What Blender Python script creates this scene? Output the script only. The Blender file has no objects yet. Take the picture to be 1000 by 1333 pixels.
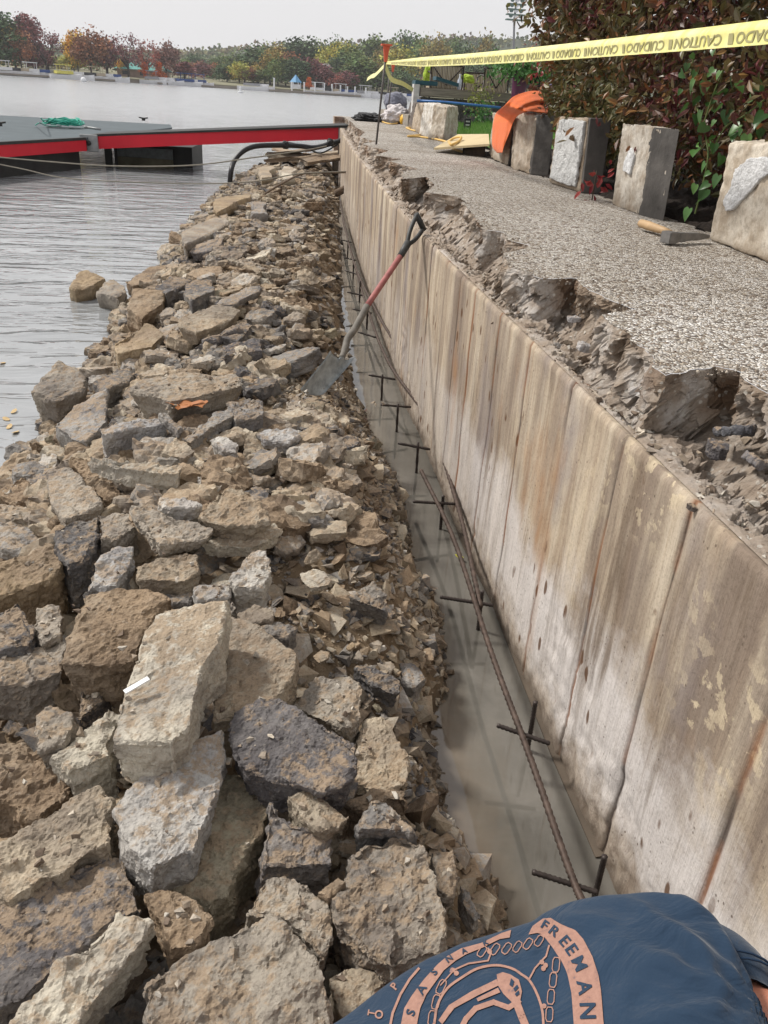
import bpy, bmesh, math, random
import numpy as np
from mathutils import Vector, Matrix, Euler, noise
from mathutils.bvhtree import BVHTree

# ---------------------------------------------------------------- camera, sky, sun
S = bpy.context.scene
COL = S.collection
R = math.radians
CH = 1.5
F_PX, PX_W, PX_H = 1045.0, 1000.0, 1333.0
ROLL, YAW, YH = R(3.8), R(9.2), 119.0
PITCH = math.atan((666.5 - YH) * math.cos(ROLL) / F_PX)
CF = Vector((math.sin(YAW) * math.cos(PITCH), math.cos(YAW) * math.cos(PITCH), -math.sin(PITCH)))
_r0 = Vector((math.cos(YAW), -math.sin(YAW), 0)); _u0 = _r0.cross(CF)
CR = _r0 * math.cos(ROLL) + _u0 * math.sin(ROLL); CU = CR.cross(CF)
CAM = Vector((0, 0, CH))
cd = bpy.data.cameras.new('camera'); cam = bpy.data.objects.new('camera', cd); COL.objects.link(cam)
cd.sensor_fit = 'HORIZONTAL'; cd.sensor_width = 36; cd.lens = 36 * F_PX / PX_W
cd.clip_start = 0.05; cd.clip_end = 6000
cam.matrix_world = Matrix(((CR.x, CU.x, -CF.x, 0), (CR.y, CU.y, -CF.y, 0), (CR.z, CU.z, -CF.z, CH), (0, 0, 0, 1)))
S.camera = cam

w = bpy.data.worlds.new('World'); S.world = w; w.use_nodes = True
wn = w.node_tree; wn.nodes.clear()
wo = wn.nodes.new('ShaderNodeOutputWorld'); bg = wn.nodes.new('ShaderNodeBackground')
sky = wn.nodes.new('ShaderNodeTexSky'); sky.sky_type = 'NISHITA'; sky.sun_disc = False
SUN_EL, SUN_AZ = R(48), R(-58)            # azimuth from +Y towards +X
sky.sun_elevation = SUN_EL; sky.sun_rotation = SUN_AZ; sky.dust_density = 6; sky.air_density = 1.2
mul = wn.nodes.new('ShaderNodeMix'); mul.data_type = 'RGBA'; mul.inputs[0].default_value = 0.93
sc_ = wn.nodes.new('ShaderNodeVectorMath'); sc_.operation = 'SCALE'; sc_.inputs['Scale'].default_value = 1.0
wn.links.new(sky.outputs[0], mul.inputs[6]); mul.inputs[7].default_value = (6.1, 6.05, 6.15, 1)
wn.links.new(mul.outputs[2], bg.inputs[0]); bg.inputs[1].default_value = 0.1
wn.links.new(bg.outputs[0], wo.inputs[0])
sd = bpy.data.lights.new('sun', 'SUN'); sun = bpy.data.objects.new('sun', sd); COL.objects.link(sun)
sd.energy = 2.9; sd.angle = R(8); sd.color = (1, 0.96, 0.90)
sdir = Vector((math.sin(SUN_AZ) * math.cos(SUN_EL), math.cos(SUN_AZ) * math.cos(SUN_EL), math.sin(SUN_EL)))
sun.rotation_euler = sdir.to_track_quat('Z', 'Y').to_euler()
S.view_settings.view_transform = 'Standard'; S.view_settings.look = 'None'
S.view_settings.exposure = 0.5; S.view_settings.gamma = 1
S.cycles.max_bounces = 6; S.cycles.diffuse_bounces = 3; S.cycles.transparent_max_bounces = 6

# ---------------------------------------------------------------- helpers
rnd = random.Random(11)
def ray(px, py): return (CF + CR * ((px - 500) / F_PX) - CU * ((py - 666.5) / F_PX)).normalized()
def Pz(px, py, z): r = ray(px, py); return CAM + r * ((z - CH) / r.z)
def Px(px, py, x): r = ray(px, py); return CAM + r * (x / r.x)
def Py(px, py, y): r = ray(px, py); return CAM + r * (y / r.y)
def Pd(px, py, d): return CAM + ray(px, py) * d
def proj(p):
    v = Vector(p) - CAM; d = v.dot(CF)
    return 500 + F_PX * v.dot(CR) / d, 666.5 - F_PX * v.dot(CU) / d

def tag(o, label=None, cat=None, group=None, kind=None):
    if label: o['label'] = label
    if cat: o['category'] = cat
    if group: o['group'] = group
    if kind: o['kind'] = kind
    return o
def link_mesh(name, me, mat=None, parent=None, loc=None):
    o = bpy.data.objects.new(name, me); COL.objects.link(o)
    if mat and not me.materials: me.materials.append(mat)
    if parent: o.parent = parent
    if loc is not None: o.location = loc
    return o
def obj_bm(name, bm, mat, parent=None, loc=None, smooth=False):
    me = bpy.data.meshes.new(name); bm.normal_update(); bm.to_mesh(me); bm.free()
    if smooth: me.polygons.foreach_set('use_smooth', [True] * len(me.polygons))
    return link_mesh(name, me, mat, parent, loc)
def mesh_np(name, V, Fc, smooth=False):
    me = bpy.data.meshes.new(name); V = np.asarray(V, np.float32); Fc = np.asarray(Fc, np.int32)
    n, k = Fc.shape
    me.vertices.add(len(V)); me.vertices.foreach_set('co', V.ravel())
    me.loops.add(n * k); me.loops.foreach_set('vertex_index', Fc.ravel())
    me.polygons.add(n); me.polygons.foreach_set('loop_start', np.arange(0, n * k, k, dtype=np.int32))
    me.polygons.foreach_set('loop_total', np.full(n, k, np.int32))
    me.polygons.foreach_set('use_smooth', np.full(n, bool(smooth)))
    me.update(calc_edges=True); me.validate(); return me
def empty(name, loc, label=None, cat=None, group=None, rz=0):
    o = bpy.data.objects.new(name, None); o.empty_display_size = 0.1; COL.objects.link(o)
    o.location = loc; o.rotation_euler = (0, 0, rz); return tag(o, label, cat, group)
def adopt(child, parent):
    child.parent = parent; child.matrix_parent_inverse = Matrix.Translation(parent.location).inverted() if not any(parent.rotation_euler) else parent.matrix_basis.inverted()
    return child
def bm_box(bm, cx, cy, cz, sx, sy, sz, rot=None):
    m = Matrix.Translation((cx, cy, cz)) @ (rot.to_matrix().to_4x4() if rot else Matrix()) @ Matrix.Diagonal((sx, sy, sz, 1))
    return bmesh.ops.create_cube(bm, size=1, matrix=m)['verts']
def bm_hexa(bm, b, t):
    vb = [bm.verts.new(p) for p in b]; vt = [bm.verts.new(p) for p in t]; n = len(b)
    bm.faces.new(vb[::-1]); bm.faces.new(vt)
    for i in range(n): bm.faces.new((vb[i], vb[(i + 1) % n], vt[(i + 1) % n], vt[i]))
    return vb + vt
def catmull(pts, n=8):
    pts = [Vector(p) for p in pts]; q = [pts[0] * 2 - pts[1]] + pts + [pts[-1] * 2 - pts[-2]]; out = []
    for i in range(1, len(q) - 2):
        p0, p1, p2, p3 = q[i - 1:i + 3]
        for k in range(n):
            t = k / n
            out.append(0.5 * ((2 * p1) + (p2 - p0) * t + (2 * p0 - 5 * p1 + 4 * p2 - p3) * t * t + (3 * p1 - p0 - 3 * p2 + p3) * t ** 3))
    out.append(pts[-1]); return out
def bm_tube(bm, pts, rad, seg=8, cap=True):
    pts = [Vector(p) for p in pts]; rs = rad if isinstance(rad, (list, tuple)) else [rad] * len(pts); rings = []
    t0 = (pts[1] - pts[0]).normalized(); up = Vector((0, 0, 1)) if abs(t0.z) < 0.9 else Vector((1, 0, 0)); a = t0.cross(up).normalized()
    for i, p in enumerate(pts):
        t = (pts[min(i + 1, len(pts) - 1)] - pts[max(i - 1, 0)]).normalized()
        a = (a - t * a.dot(t)).normalized(); b = t.cross(a)
        rings.append([bm.verts.new(p + (a * math.cos(2 * math.pi * k / seg) + b * math.sin(2 * math.pi * k / seg)) * rs[i]) for k in range(seg)])
    for i in range(len(rings) - 1):
        for k in range(seg): bm.faces.new((rings[i][k], rings[i][(k + 1) % seg], rings[i + 1][(k + 1) % seg], rings[i + 1][k]))
    if cap: bm.faces.new(rings[0][::-1]); bm.faces.new(rings[-1])
def tube(name, pts, rad, mat, parent=None, seg=8):
    bm = bmesh.new(); bm_tube(bm, pts, rad, seg); return obj_bm(name, bm, mat, parent, smooth=True)
def bevel_bm(bm, off, seg=1):
    bmesh.ops.bevel(bm, geom=bm.edges[:], offset=off, segments=seg, affect='EDGES', clamp_overlap=True)
def evaluated(o, name):
    dg = bpy.context.evaluated_depsgraph_get(); dg.update()
    me = bpy.data.meshes.new_from_object(o.evaluated_get(dg)); me.name = name; return me
def remesh(bm, voxel, name, smooth_it=0):
    me = bpy.data.meshes.new('tmp'); bm.normal_update(); bm.to_mesh(me); bm.free()
    o = bpy.data.objects.new('tmp', me); COL.objects.link(o)
    m = o.modifiers.new('r', 'REMESH'); m.mode = 'VOXEL'; m.voxel_size = voxel; m.use_smooth_shade = True
    if smooth_it:
        s = o.modifiers.new('s', 'SMOOTH'); s.factor = 0.5; s.iterations = smooth_it
    out = evaluated(o, name); bpy.data.objects.remove(o); bpy.data.meshes.remove(me); return out

# value noise on numpy arrays
def _h(ix, iy, iz, s):
    n = (ix * 374761393 + iy * 668265263 + iz * 2147483647 + s * 1274126177) & 0xFFFFFFFF
    n = ((n ^ (n >> 13)) * 1274126177) & 0xFFFFFFFF; n = n ^ (n >> 16)
    return (n & 0xFFFF) / 65535.0
def vnoise(x, y, z=0.0, s=0):
    x = np.asarray(x, float); y = np.asarray(y, float); z = np.zeros_like(x) + z
    ix, iy, iz = np.floor(x).astype(np.int64), np.floor(y).astype(np.int64), np.floor(z).astype(np.int64)
    fx, fy, fz = x - ix, y - iy, z - iz
    fx, fy, fz = [t * t * (3 - 2 * t) for t in (fx, fy, fz)]; r = 0
    for dx in (0, 1):
        for dy in (0, 1):
            for dz in (0, 1):
                r = r + _h(ix + dx, iy + dy, iz + dz, s) * (fx if dx else 1 - fx) * (fy if dy else 1 - fy) * (fz if dz else 1 - fz)
    return r * 2 - 1
def fbm(x, y, z=0.0, s=0, o=4, g=0.5):
    r = 0; a = 1.0; f = 1.0
    for k in range(o): r = r + a * vnoise(np.asarray(x) * f, np.asarray(y) * f, np.asarray(z) * f, s + k * 17); a *= g; f *= 2.03
    return r

def worley(x, y, z, s=0):
    x, y = np.asarray(x, float), np.asarray(y, float); z = np.zeros_like(x) + z; ix, iy, iz = [np.floor(t).astype(np.int64) for t in (x, y, z)]; best = np.full(x.shape, 9.0); val = np.zeros(x.shape)
    for dx in (-1, 0, 1):
        for dy in (-1, 0, 1):
            for dz in (-1, 0, 1):
                a, b, c = ix + dx, iy + dy, iz + dz; px = a + _h(a, b, c, s); py = b + _h(a, b, c, s + 7); pz = c + _h(a, b, c, s + 13); d = (px - x) ** 2 + (py - y) ** 2 + (pz - z) ** 2; m = d < best; best = np.where(m, d, best); val = np.where(m, _h(a, b, c, s + 29), val)
    return val * 2 - 1, np.sqrt(best)

# ---------------------------------------------------------------- material kit
class M:
    def __init__(s, name, rough=0.85):
        s.m = bpy.data.materials.new(name); s.m.use_nodes = True; s.t = s.m.node_tree; s.N = s.t.nodes; s.N.clear()
        s.out = s.N.new('ShaderNodeOutputMaterial'); s.b = s.N.new('ShaderNodeBsdfPrincipled'); s.t.links.new(s.b.outputs[0], s.out.inputs[0])
        s.b.inputs['Roughness'].default_value = rough; s.b.inputs['Specular IOR Level'].default_value = 0.3
        s._pos = None
    def L(s, a, b): s.t.links.new(a, b)
    def pos(s):
        if s._pos is None: s._pos = s.N.new('ShaderNodeNewGeometry').outputs['Position']
        return s._pos
    def island(s): return s.N.new('ShaderNodeNewGeometry').outputs['Random Per Island']
    def map(s, scale=(1, 1, 1), loc=(0, 0, 0), rot=(0, 0, 0), src=None):
        n = s.N.new('ShaderNodeMapping'); n.inputs['Scale'].default_value = scale; n.inputs['Location'].default_value = loc; n.inputs['Rotation'].default_value = rot
        s.L(src if src is not None else s.pos(), n.inputs[0]); return n.outputs[0]
    def noise(s, scale, detail=4, rough=0.6, vec=None, dist=0.0):
        n = s.N.new('ShaderNodeTexNoise'); n.inputs['Scale'].default_value = scale; n.inputs['Detail'].default_value = detail
        n.inputs['Roughness'].default_value = rough; n.inputs['Distortion'].default_value = dist
        s.L(vec if vec is not None else s.pos(), n.inputs['Vector']); return n.outputs['Fac']
    def voro(s, scale, feature='F1', vec=None, out='Distance', rand=1.0):
        n = s.N.new('ShaderNodeTexVoronoi'); n.feature = feature; n.inputs['Scale'].default_value = scale; n.inputs['Randomness'].default_value = rand
        s.L(vec if vec is not None else s.pos(), n.inputs['Vector']); return n.outputs[out]
    def ramp(s, fac, stops, interp='LINEAR'):
        n = s.N.new('ShaderNodeValToRGB'); n.color_ramp.interpolation = interp; e = n.color_ramp.elements
        while len(e) > 1: e.remove(e[-1])
        for i, (p, c) in enumerate(stops):
            if not isinstance(c, (tuple, list)): c = (c, c, c)
            el = e[0] if i == 0 else e.new(p); el.position = p; el.color = (*c[:3], 1)
        s.L(fac, n.inputs[0]); return n.outputs[0]
    def mix(s, fac, a, b, mode='MIX'):
        n = s.N.new('ShaderNodeMix'); n.data_type = 'RGBA'; n.blend_type = mode
        for i, v in ((0, fac), (6, a), (7, b)):
            if isinstance(v, (int, float)): n.inputs[i].default_value = v if i == 0 else (v, v, v, 1)
            elif isinstance(v, (tuple, list)): n.inputs[i].default_value = (*v[:3], 1)
            else: s.L(v, n.inputs[i])
        return n.outputs[2]
    def math(s, op, a, b=0.0):
        n = s.N.new('ShaderNodeMath'); n.operation = op
        for i, v in ((0, a), (1, b)):
            if isinstance(v, (int, float)): n.inputs[i].default_value = v
            else: s.L(v, n.inputs[i])
        return n.outputs[0]
    def sep(s, v):
        n = s.N.new('ShaderNodeSeparateXYZ'); s.L(v, n.inputs[0]); return n.outputs
    def attr(s, name):
        n = s.N.new('ShaderNodeAttribute'); n.attribute_name = name; return n.outputs['Fac']
    def objcol(s): return s.N.new('ShaderNodeObjectInfo').outputs['Color']
    def objrnd(s): return s.N.new('ShaderNodeObjectInfo').outputs['Random']
    def normz(s): return s.sep(s.N.new('ShaderNodeNewGeometry').outputs['Normal'])[2]
    def col(s, c):
        if isinstance(c, (tuple, list)): s.b.inputs['Base Color'].default_value = (*c[:3], 1)
        else: s.L(c, s.b.inputs['Base Color'])
    def rough(s, c): s.L(c, s.b.inputs['Roughness'])
    def bump(s, h, dist=0.01, strength=1.0, prev=None):
        n = s.N.new('ShaderNodeBump'); n.inputs['Distance'].default_value = dist; n.inputs['Strength'].default_value = strength
        s.L(h, n.inputs['Height'])
        if prev: s.L(prev, n.inputs['Normal'])
        s.L(n.outputs[0], s.b.inputs['Normal']); return n.outputs[0]
def simple(name, c, rough=0.7, metal=0.0, var=0.25, scale=12, bump=0.0, spec=0.3):
    m = M(name, rough); n = m.noise(scale, 5)
    m.col(m.mix(1.0, c, m.ramp(n, [(0.25, 1 - var), (0.75, 1 + var * 0.6)]), 'MULTIPLY'))
    m.b.inputs['Metallic'].default_value = metal; m.b.inputs['Specular IOR Level'].default_value = spec
    if bump: m.bump(m.noise(scale * 6, 5), bump)
    return m.m

def mat_stone(name, use_obj=True):
    m = M(name, 0.88)
    if use_obj:
        base = m.objcol(); off = m.N.new('ShaderNodeVectorMath'); off.operation = 'ADD'; rn = m.N.new('ShaderNodeVectorMath'); rn.operation = 'SCALE'
        cx = m.N.new('ShaderNodeCombineXYZ'); m.L(m.objrnd(), cx.inputs[0]); m.L(m.objrnd(), cx.inputs[1]); m.L(cx.outputs[0], rn.inputs[0]); rn.inputs['Scale'].default_value = 37
        m.L(m.pos(), off.inputs[0]); m.L(rn.outputs[0], off.inputs[1]); vec = off.outputs[0]
    else:
        base = m.ramp(m.island(), [(0, (.20, .145, .095)), (.12, (.34, .275, .195)), (.26, (.24, .225, .205)), (.38, (.44, .37, .27)), (.54, (.30, .255, .205)), (.66, (.50, .44, .34)), (.74, (.115, .11, .11)), (.83, (.34, .25, .16)), (.92, (.46, .43, .38))], 'CONSTANT'); vec = m.pos()
    n1 = m.noise(7, 6, .62, vec, .4); n2 = m.noise(38, 8, .7, vec); n3 = m.noise(3.1, 5, .6, m.map((1, 1, 1), (5, 3, 9), src=vec)); n4 = m.noise(140, 4, .6, vec)
    c = m.mix(m.ramp(n1, [(.40, 0), (.62, .8)]), base, m.mix(1.0, base, (.50, .48, .50), 'MULTIPLY'))
    c = m.mix(m.ramp(n3, [(.50, 0), (.66, .65)]), c, m.mix(.45, base, (.50, .44, .35)))
    nz = m.normz()
    dirt = m.math('MULTIPLY', m.ramp(m.math('ADD', n2, m.math('MULTIPLY', m.math('SUBTRACT', m.noise(4, 3, .5, vec), .5), .5)), [(.47, 0), (.56, 1)]), m.ramp(nz, [(.25, 0), (.85, .8 if use_obj else .7)]))
    c = m.mix(dirt, c, (.34, .25, .165))
    c = m.mix(m.ramp(m.noise(85, 6, .75, vec), [(.56, 0), (.70, .6)]), c, m.mix(.5, base, (.66, .60, .50)))
    c = m.mix(m.ramp(m.noise(2.2, 3, .5, m.map((1, 1, 1), (9, 1, 4), src=vec)), [(.52, 0), (.64, .6)]), c, m.mix(1.0, c, (.62, .64, .70), 'MULTIPLY')); c = m.mix(m.ramp(n4, [(.3, .6), (.5, 0)]), c, m.mix(1.0, base, (.35, .32, .30), 'MULTIPLY'))
    z = m.sep(m.pos())[2]
    wet = m.ramp(z, [(.0, .75), (.045, 0)]); c = m.mix(wet, c, m.mix(1.0, c, (.32, .30, .26), 'MULTIPLY'))
    m.col(c); m.rough(m.mix(wet, .9, .35))
    lam = m.noise(1.0, 3, .5, m.map((9, 9, 120), src=vec))
    h = m.mix(.5, m.noise(26, 9, .72, vec), m.mix(.5, m.noise(110, 6, .7, vec), lam))
    m.bump(h, 0.022 if use_obj else 0.012, 0.85)
    return m.m
STONE = mat_stone('limestone'); RUBBLE = mat_stone('rubble', False)

# ---------------------------------------------------------------- plan of the site (metres; x right, y along the wall, z up; water level 0)
def lerp_tab(tab, y):
    return np.interp(y, [a for a, b in tab], [b for a, b in tab])
WALLX = [(-6, .735), (4.2, .735), (6.0, .80), (8.5, .90), (10.5, .99), (12.6, 1.10), (16.5, 1.33), (18, 1.42)]
XL = [(-3, -2.2), (1.2, -1.5), (2.3, -1.10), (3, -1.04), (3.5, -.99), (4.1, -.98), (5.2, -.97), (6.8, -.92), (9.1, -.87), (12.3, -.72), (14.5, -.5), (16.5, -.2), (18, .1)]
XR = [(-3, .33), (.6, .40), (1.05, .47), (1.25, .40), (1.6, .42), (1.75, .50), (2.1, .54), (2.4, .51), (3.0, .55), (3.7, .49), (4.7, .49), (6.2, .57), (8.5, .76), (11, .93), (12.5, 1.07), (14, 1.2), (18, 1.42)]
WTOP = 0.90; CAPZ = 1.03
def wallx(y): return lerp_tab(WALLX, y)
def hnom(x, y):
    x = np.asarray(x, float); y = np.asarray(y, float)
    xl, xr = lerp_tab(XL, y), lerp_tab(XR, y)
    a = np.clip((x - xl) / 0.75, -1, 1); b = np.clip((xr - x) / 0.42, -1, 1)
    f = lambda t: np.where(t > 0, 1 - (1 - t) ** 1.8, t * 1.1)
    crest = np.interp(y, [0, 2, 5, 9, 13, 17], [.37, .34, .33, .30, .26, .30])
    return crest * np.minimum(f(a), f(b))
def hsoil(x, y):
    h = hnom(x, y)
    gap = np.clip((2.1 - y) / 0.6, 0, 1) * np.clip((.30 - x) / .2, 0, 1) * 0.14 + np.clip((-.25 - x) / .3, 0, 1) * .05
    return h - gap * np.clip(h / .15, 0, 1) + 0.022 * fbm(x * 7, y * 7, 0, 3, 5, .55) * np.clip(.2 + h * 4, 0.1, 1) + .008 * fbm(x * 45, y * 45, 0, 8, 3)

# ---------------------------------------------------------------- water, beds, soil
def mat_lake():
    m = M('lake_water', 0.03); m.b.inputs['IOR'].default_value = 2.3; m.b.inputs['Specular IOR Level'].default_value = 0.5
    n = m.noise(.8, 3); m.col(m.ramp(n, [(.3, (.22, .23, .235)), (.7, (.32, .33, .335))]))
    y = m.sep(m.pos())[1]
    v1 = m.map((.9, 2.8, 1), rot=(0, 0, R(-16))); v2 = m.map((2.0, 6.0, 1), rot=(0, 0, R(8)))
    a = m.noise(1.6, 3, .5, v1, .6); b = m.noise(1.7, 3, .55, v2, .3)
    calm = m.ramp(m.noise(.5, 2, .5), [(.35, .35), (.65, 1)])
    m.rough(m.ramp(m.math('MULTIPLY', m.sep(m.pos())[1], .01), [(.1, .03), (.5, .22)])); far = m.ramp(m.math('MULTIPLY', m.sep(m.pos())[1], .01), [(.03, 1), (.20, .9), (.6, 1)]); bump1 = m.bump(m.math('MULTIPLY', a, far), 0.085, 0.65); m.bump(m.math('MULTIPLY', m.math('MULTIPLY', b, calm), far), 0.024, 0.6, bump1)
    return m.m
def grid_mesh(name, xs, ys, zf, smooth=True):
    X, Y = np.meshgrid(xs, ys); Z = zf(X, Y); V = np.stack([X, Y, Z], -1).reshape(-1, 3)
    nx, ny = len(xs), len(ys); i = np.arange(nx - 1)[None] + np.arange(ny - 1)[:, None] * nx; i = i.ravel()
    return mesh_np(name, V, np.stack([i, i + 1, i + nx + 1, i + nx], 1), smooth)
LAKE = mat_lake()
xs = np.array([-900, -200, -50, -10, -3, 0, .6, 1.4, 3, 20, 100, 900.]); ys = np.array([-30, -5, 0, 3, 8, 14.5, 18, 40, 100, 160, 260.])
def build_lake():
    bm = bmesh.new()
    def quad(x0, x1, y0, y1): 
        vs = [bm.verts.new(p) for p in ((x0, y0, 0), (x1, y0, 0), (x1, y1, 0), (x0, y1, 0))]; bm.faces.new(vs)
    quad(-900, 0.0, -30, 16.6); quad(-900, 900, 16.6, 230); quad(0, 1.36, 12.6, 16.6)
    tag(obj_bm('lake_water', bm, LAKE), kind='structure')
build_lake()
def mat_trench():
    m = M('trench_water', 0.03); m.b.inputs['IOR'].default_value = 1.55; m.b.inputs['Specular IOR Level'].default_value = 0.6
    x, y, z = m.sep(m.pos())
    n = m.noise(2.2, 5, .55, None, 1.2); n2 = m.noise(16, 4, .6)
    c = m.ramp(n, [(.3, (.075, .070, .060)), (.5, (.115, .108, .094)), (.72, (.165, .154, .135))])
    edge = m.ramp(m.math('ADD', x, m.math('MULTIPLY', n2, .10)), [(.47, 1), (.60, 0)])
    c = m.mix(m.math('MULTIPLY', edge, .6), c, (.13, .09, .055)); m.col(c)
    m.bump(m.noise(3, 2, .5), .006, .5); return m.m
me = mesh_np('trench_water', [(0, -3, .002), (.76, -3, .002), (.76, 4.5, .002), (0, 4.5, .002), (.95, 8.5, .002), (.2, 8.5, .002), (1.13, 12.6, .002), (.4, 12.6, .002)], [(0, 1, 2, 3), (3, 2, 4, 5), (5, 4, 6, 7)])
tag(link_mesh('trench_water', me, mat_trench()), kind='structure')
SOIL = M('soil', .95); n = SOIL.noise(9, 8, .65); n2 = SOIL.noise(60, 6, .7)
c = SOIL.ramp(n, [(.3, (.10, .070, .045)), (.5, (.20, .145, .09)), (.7, (.29, .22, .145))])
c = SOIL.mix(SOIL.ramp(n2, [(.55, 0), (.7, .6)]), c, (.38, .30, .21)); z = SOIL.sep(SOIL.pos())[2]
wet = SOIL.ramp(z, [(.0, .8), (.06, 0)]); SOIL.col(SOIL.mix(wet, c, (.045, .032, .02))); SOIL.rough(SOIL.mix(wet, .95, .4))
SOIL.bump(SOIL.mix(.5, n2, SOIL.noise(22, 8, .7)), .02, .9); SOIL = SOIL.m
xs = np.linspace(-1.9, .82, 190); ys = np.concatenate([np.linspace(-1, 3.5, 300, endpoint=False), np.linspace(3.5, 8, 200, endpoint=False), np.linspace(8, 18, 200)])
me = grid_mesh('bank_soil', xs, ys, lambda X, Y: np.maximum(hsoil(X + np.clip((Y - 8) * .055, 0, 1), Y), -.35)); 
co = np.empty(len(me.vertices) * 3, np.float32); me.vertices.foreach_get('co', co); co = co.reshape(-1, 3); co[:, 0] += np.clip((co[:, 1] - 8) * .055, 0, 1)
me.vertices.foreach_set('co', co.ravel()); me.update()
tag(link_mesh('ground', me, SOIL), kind='structure')

# ---------------------------------------------------------------- stones
def carve(co, no, amp, f, seed, lam=0.0, step=0.0):
    d = fbm(co[:, 0] * f + seed, co[:, 1] * f, co[:, 2] * f, seed, 4, .55)
    r = np.abs(fbm(co[:, 0] * f * 2.2 + 9, co[:, 1] * f * 2.2, co[:, 2] * f * 2.2 + seed, seed + 5, 3))
    st = 0
    if lam: st = lam * vnoise(co[:, 0] * f * .4, co[:, 1] * f * .4, co[:, 2] * 70, seed + 2) * (1 - np.abs(no[:, 2]))
    cw = 0
    if step: cw = step * (worley(co[:, 0] * f * 1.5 + .4 * d, co[:, 1] * f * 1.5, co[:, 2] * f * 1.5, seed)[0] + .5 * worley(co[:, 0] * f * 4, co[:, 1] * f * 4 + .3 * d, co[:, 2] * f * 4, seed + 1)[0])
    return co + no * (amp * (d * .8 - r * .7) + st + cw)[:, None]
def carve_mesh(me, amp, f, seed, lam=0.0, step=0.0):
    n = len(me.vertices); co = np.empty(n * 3, np.float32); no = np.empty(n * 3, np.float32)
    me.vertices.foreach_get('co', co); me.vertices.foreach_get('normal', no)
    co = carve(co.reshape(-1, 3), no.reshape(-1, 3), amp, f, seed, lam, step); me.vertices.foreach_set('co', co.astype(np.float32).ravel()); me.update()
COLS = {'tan': (.44, .37, .275), 'lt': (.58, .53, .43), 'wh': (.62, .59, .53), 'gr': (.30, .285, .265), 'dk': (.15, .142, .138), 'pu': (.185, .172, .168),
        'br': (.27, .195, .125), 'oc': (.36, .27, .165), 'ol': (.33, .29, .205), 'bl': (.48, .465, .44), 'gt': (.38, .335, .275)}
TRACED = []
def stone(poly, colr, thick, label, lift=None, tilt=(0, 0), name='stone', amp=1.0, absz=None):
    rs = random.Random(len(TRACED) * 7 + 3)
    cx = sum(p[0] for p in poly) / len(poly); cy = sum(p[1] for p in poly) / len(poly)
    if lift is None: lift = thick * .55
    z = .35
    for _ in range(12):
        c = Pz(cx, cy, z); z = .5 * z + .5 * (float(hnom(c.x, c.y)) + lift)
    if absz is not None: z = absz
    c = Pz(cx, cy, z); nrm = Vector((-tilt[0], -tilt[1], 1)).normalized(); top = []
    for p in poly:
        r = ray(*p); t = (c - CAM).dot(nrm) / r.dot(nrm); q = CAM + r * t; top.append(q)
    c = sum(top, Vector()) / len(top); size = max((p - c).length for p in top) * 2
    pts = []
    for i, p in enumerate(top):
        q = top[(i + 1) % len(top)]; pts.append(p)
        if (q - p).length > size * .22:
            e = (q - p); s_ = e.cross(nrm).normalized(); pts.append(p + e * rs.uniform(.35, .65) + s_ * e.length * rs.uniform(-.07, .05))
    bm = bmesh.new(); k = rs.uniform(.84, 1.0); sh = Vector((rs.uniform(-.1, .1), rs.uniform(-.1, .1), 0)) * thick
    inner = [c + (p - c) * rs.uniform(.95, .985) + nrm * thick * rs.uniform(-.05, .05) for p in pts]
    rim = [c + (p - c) * rs.uniform(1.0, 1.03) - nrm * thick * rs.uniform(.04, .14) for p in pts]
    low = [c + (p - c) * k * rs.uniform(.9, 1.06) - nrm * thick * rs.uniform(.85, 1.15) + sh for p in pts]
    loops = [[bm.verts.new(p - c) for p in ring] for ring in (low, rim, inner)]; n = len(pts)
    ctr = bm.verts.new(nrm * thick * .02)
    for i in range(n):
        j = (i + 1) % n
        for a, b in ((0, 1), (1, 2)): bm.faces.new((loops[a][i], loops[a][j], loops[b][j], loops[b][i]))
        bm.faces.new((loops[2][i], loops[2][j], ctr))
    bm.faces.new(loops[0][::-1]); bmesh.ops.recalc_face_normals(bm, faces=bm.faces[:])
    if bm.calc_volume() < 0: bmesh.ops.reverse_faces(bm, faces=bm.faces[:])
    dist = (c - CAM).length
    me = remesh(bm, max(.0036, dist * .0026), name); a = min(.011, size * .045) * amp
    carve_mesh(me, a, 2.4 / max(size, .08), rs.randint(1, 999), min(.004, thick * .05), a * .24); carve_mesh(me, a * .42, 9 / max(size, .1), rs.randint(1, 999)); carve_mesh(me, min(.0022, a * .3), 75, rs.randint(1, 999))
    me.polygons.foreach_set('use_smooth', [False] * len(me.polygons)); o = link_mesh(name, me, STONE); o.location = c
    v = rs.uniform(.88, 1.1); o.color = (*[x * v for x in COLS[colr]], 1)
    tag(o, label, 'stone', 'stones of the rubble bank'); TRACED.append((poly, c, size)); return o
T = stone
T([(180,1284),(224,1248),(280,1216),(348,1194),(372,1200),(395,1225),(418,1255),(437,1311),(450,1380),(330,1440),(190,1400)],'gt',.15,'largest grey brown slab at the bottom edge of the photo, left of the blue shirt',.11)
T([(155,1184),(206,1196),(175,1240),(110,1320),(60,1400),(-30,1420),(20,1325),(90,1245)],'lt',.15,'long pale narrow slab running into the bottom left corner',.12,(-.12,.1))
T([(140,1104),(168,1115),(184,1180),(150,1197),(118,1225),(20,1305),(-40,1330),(-40,1200),(60,1140),(112,1118)],'pu',.13,'smooth dark purple grey slab near the bottom left corner',.06)
T([(128,1024),(148,1040),(144,1100),(112,1110),(80,1140),(10,1170),(-20,1150),(5,1105),(45,1065),(85,1040)],'tan',.14,'tan slab with a dark purple patch above the smooth dark slab at lower left',.08,(.1,0))
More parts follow.
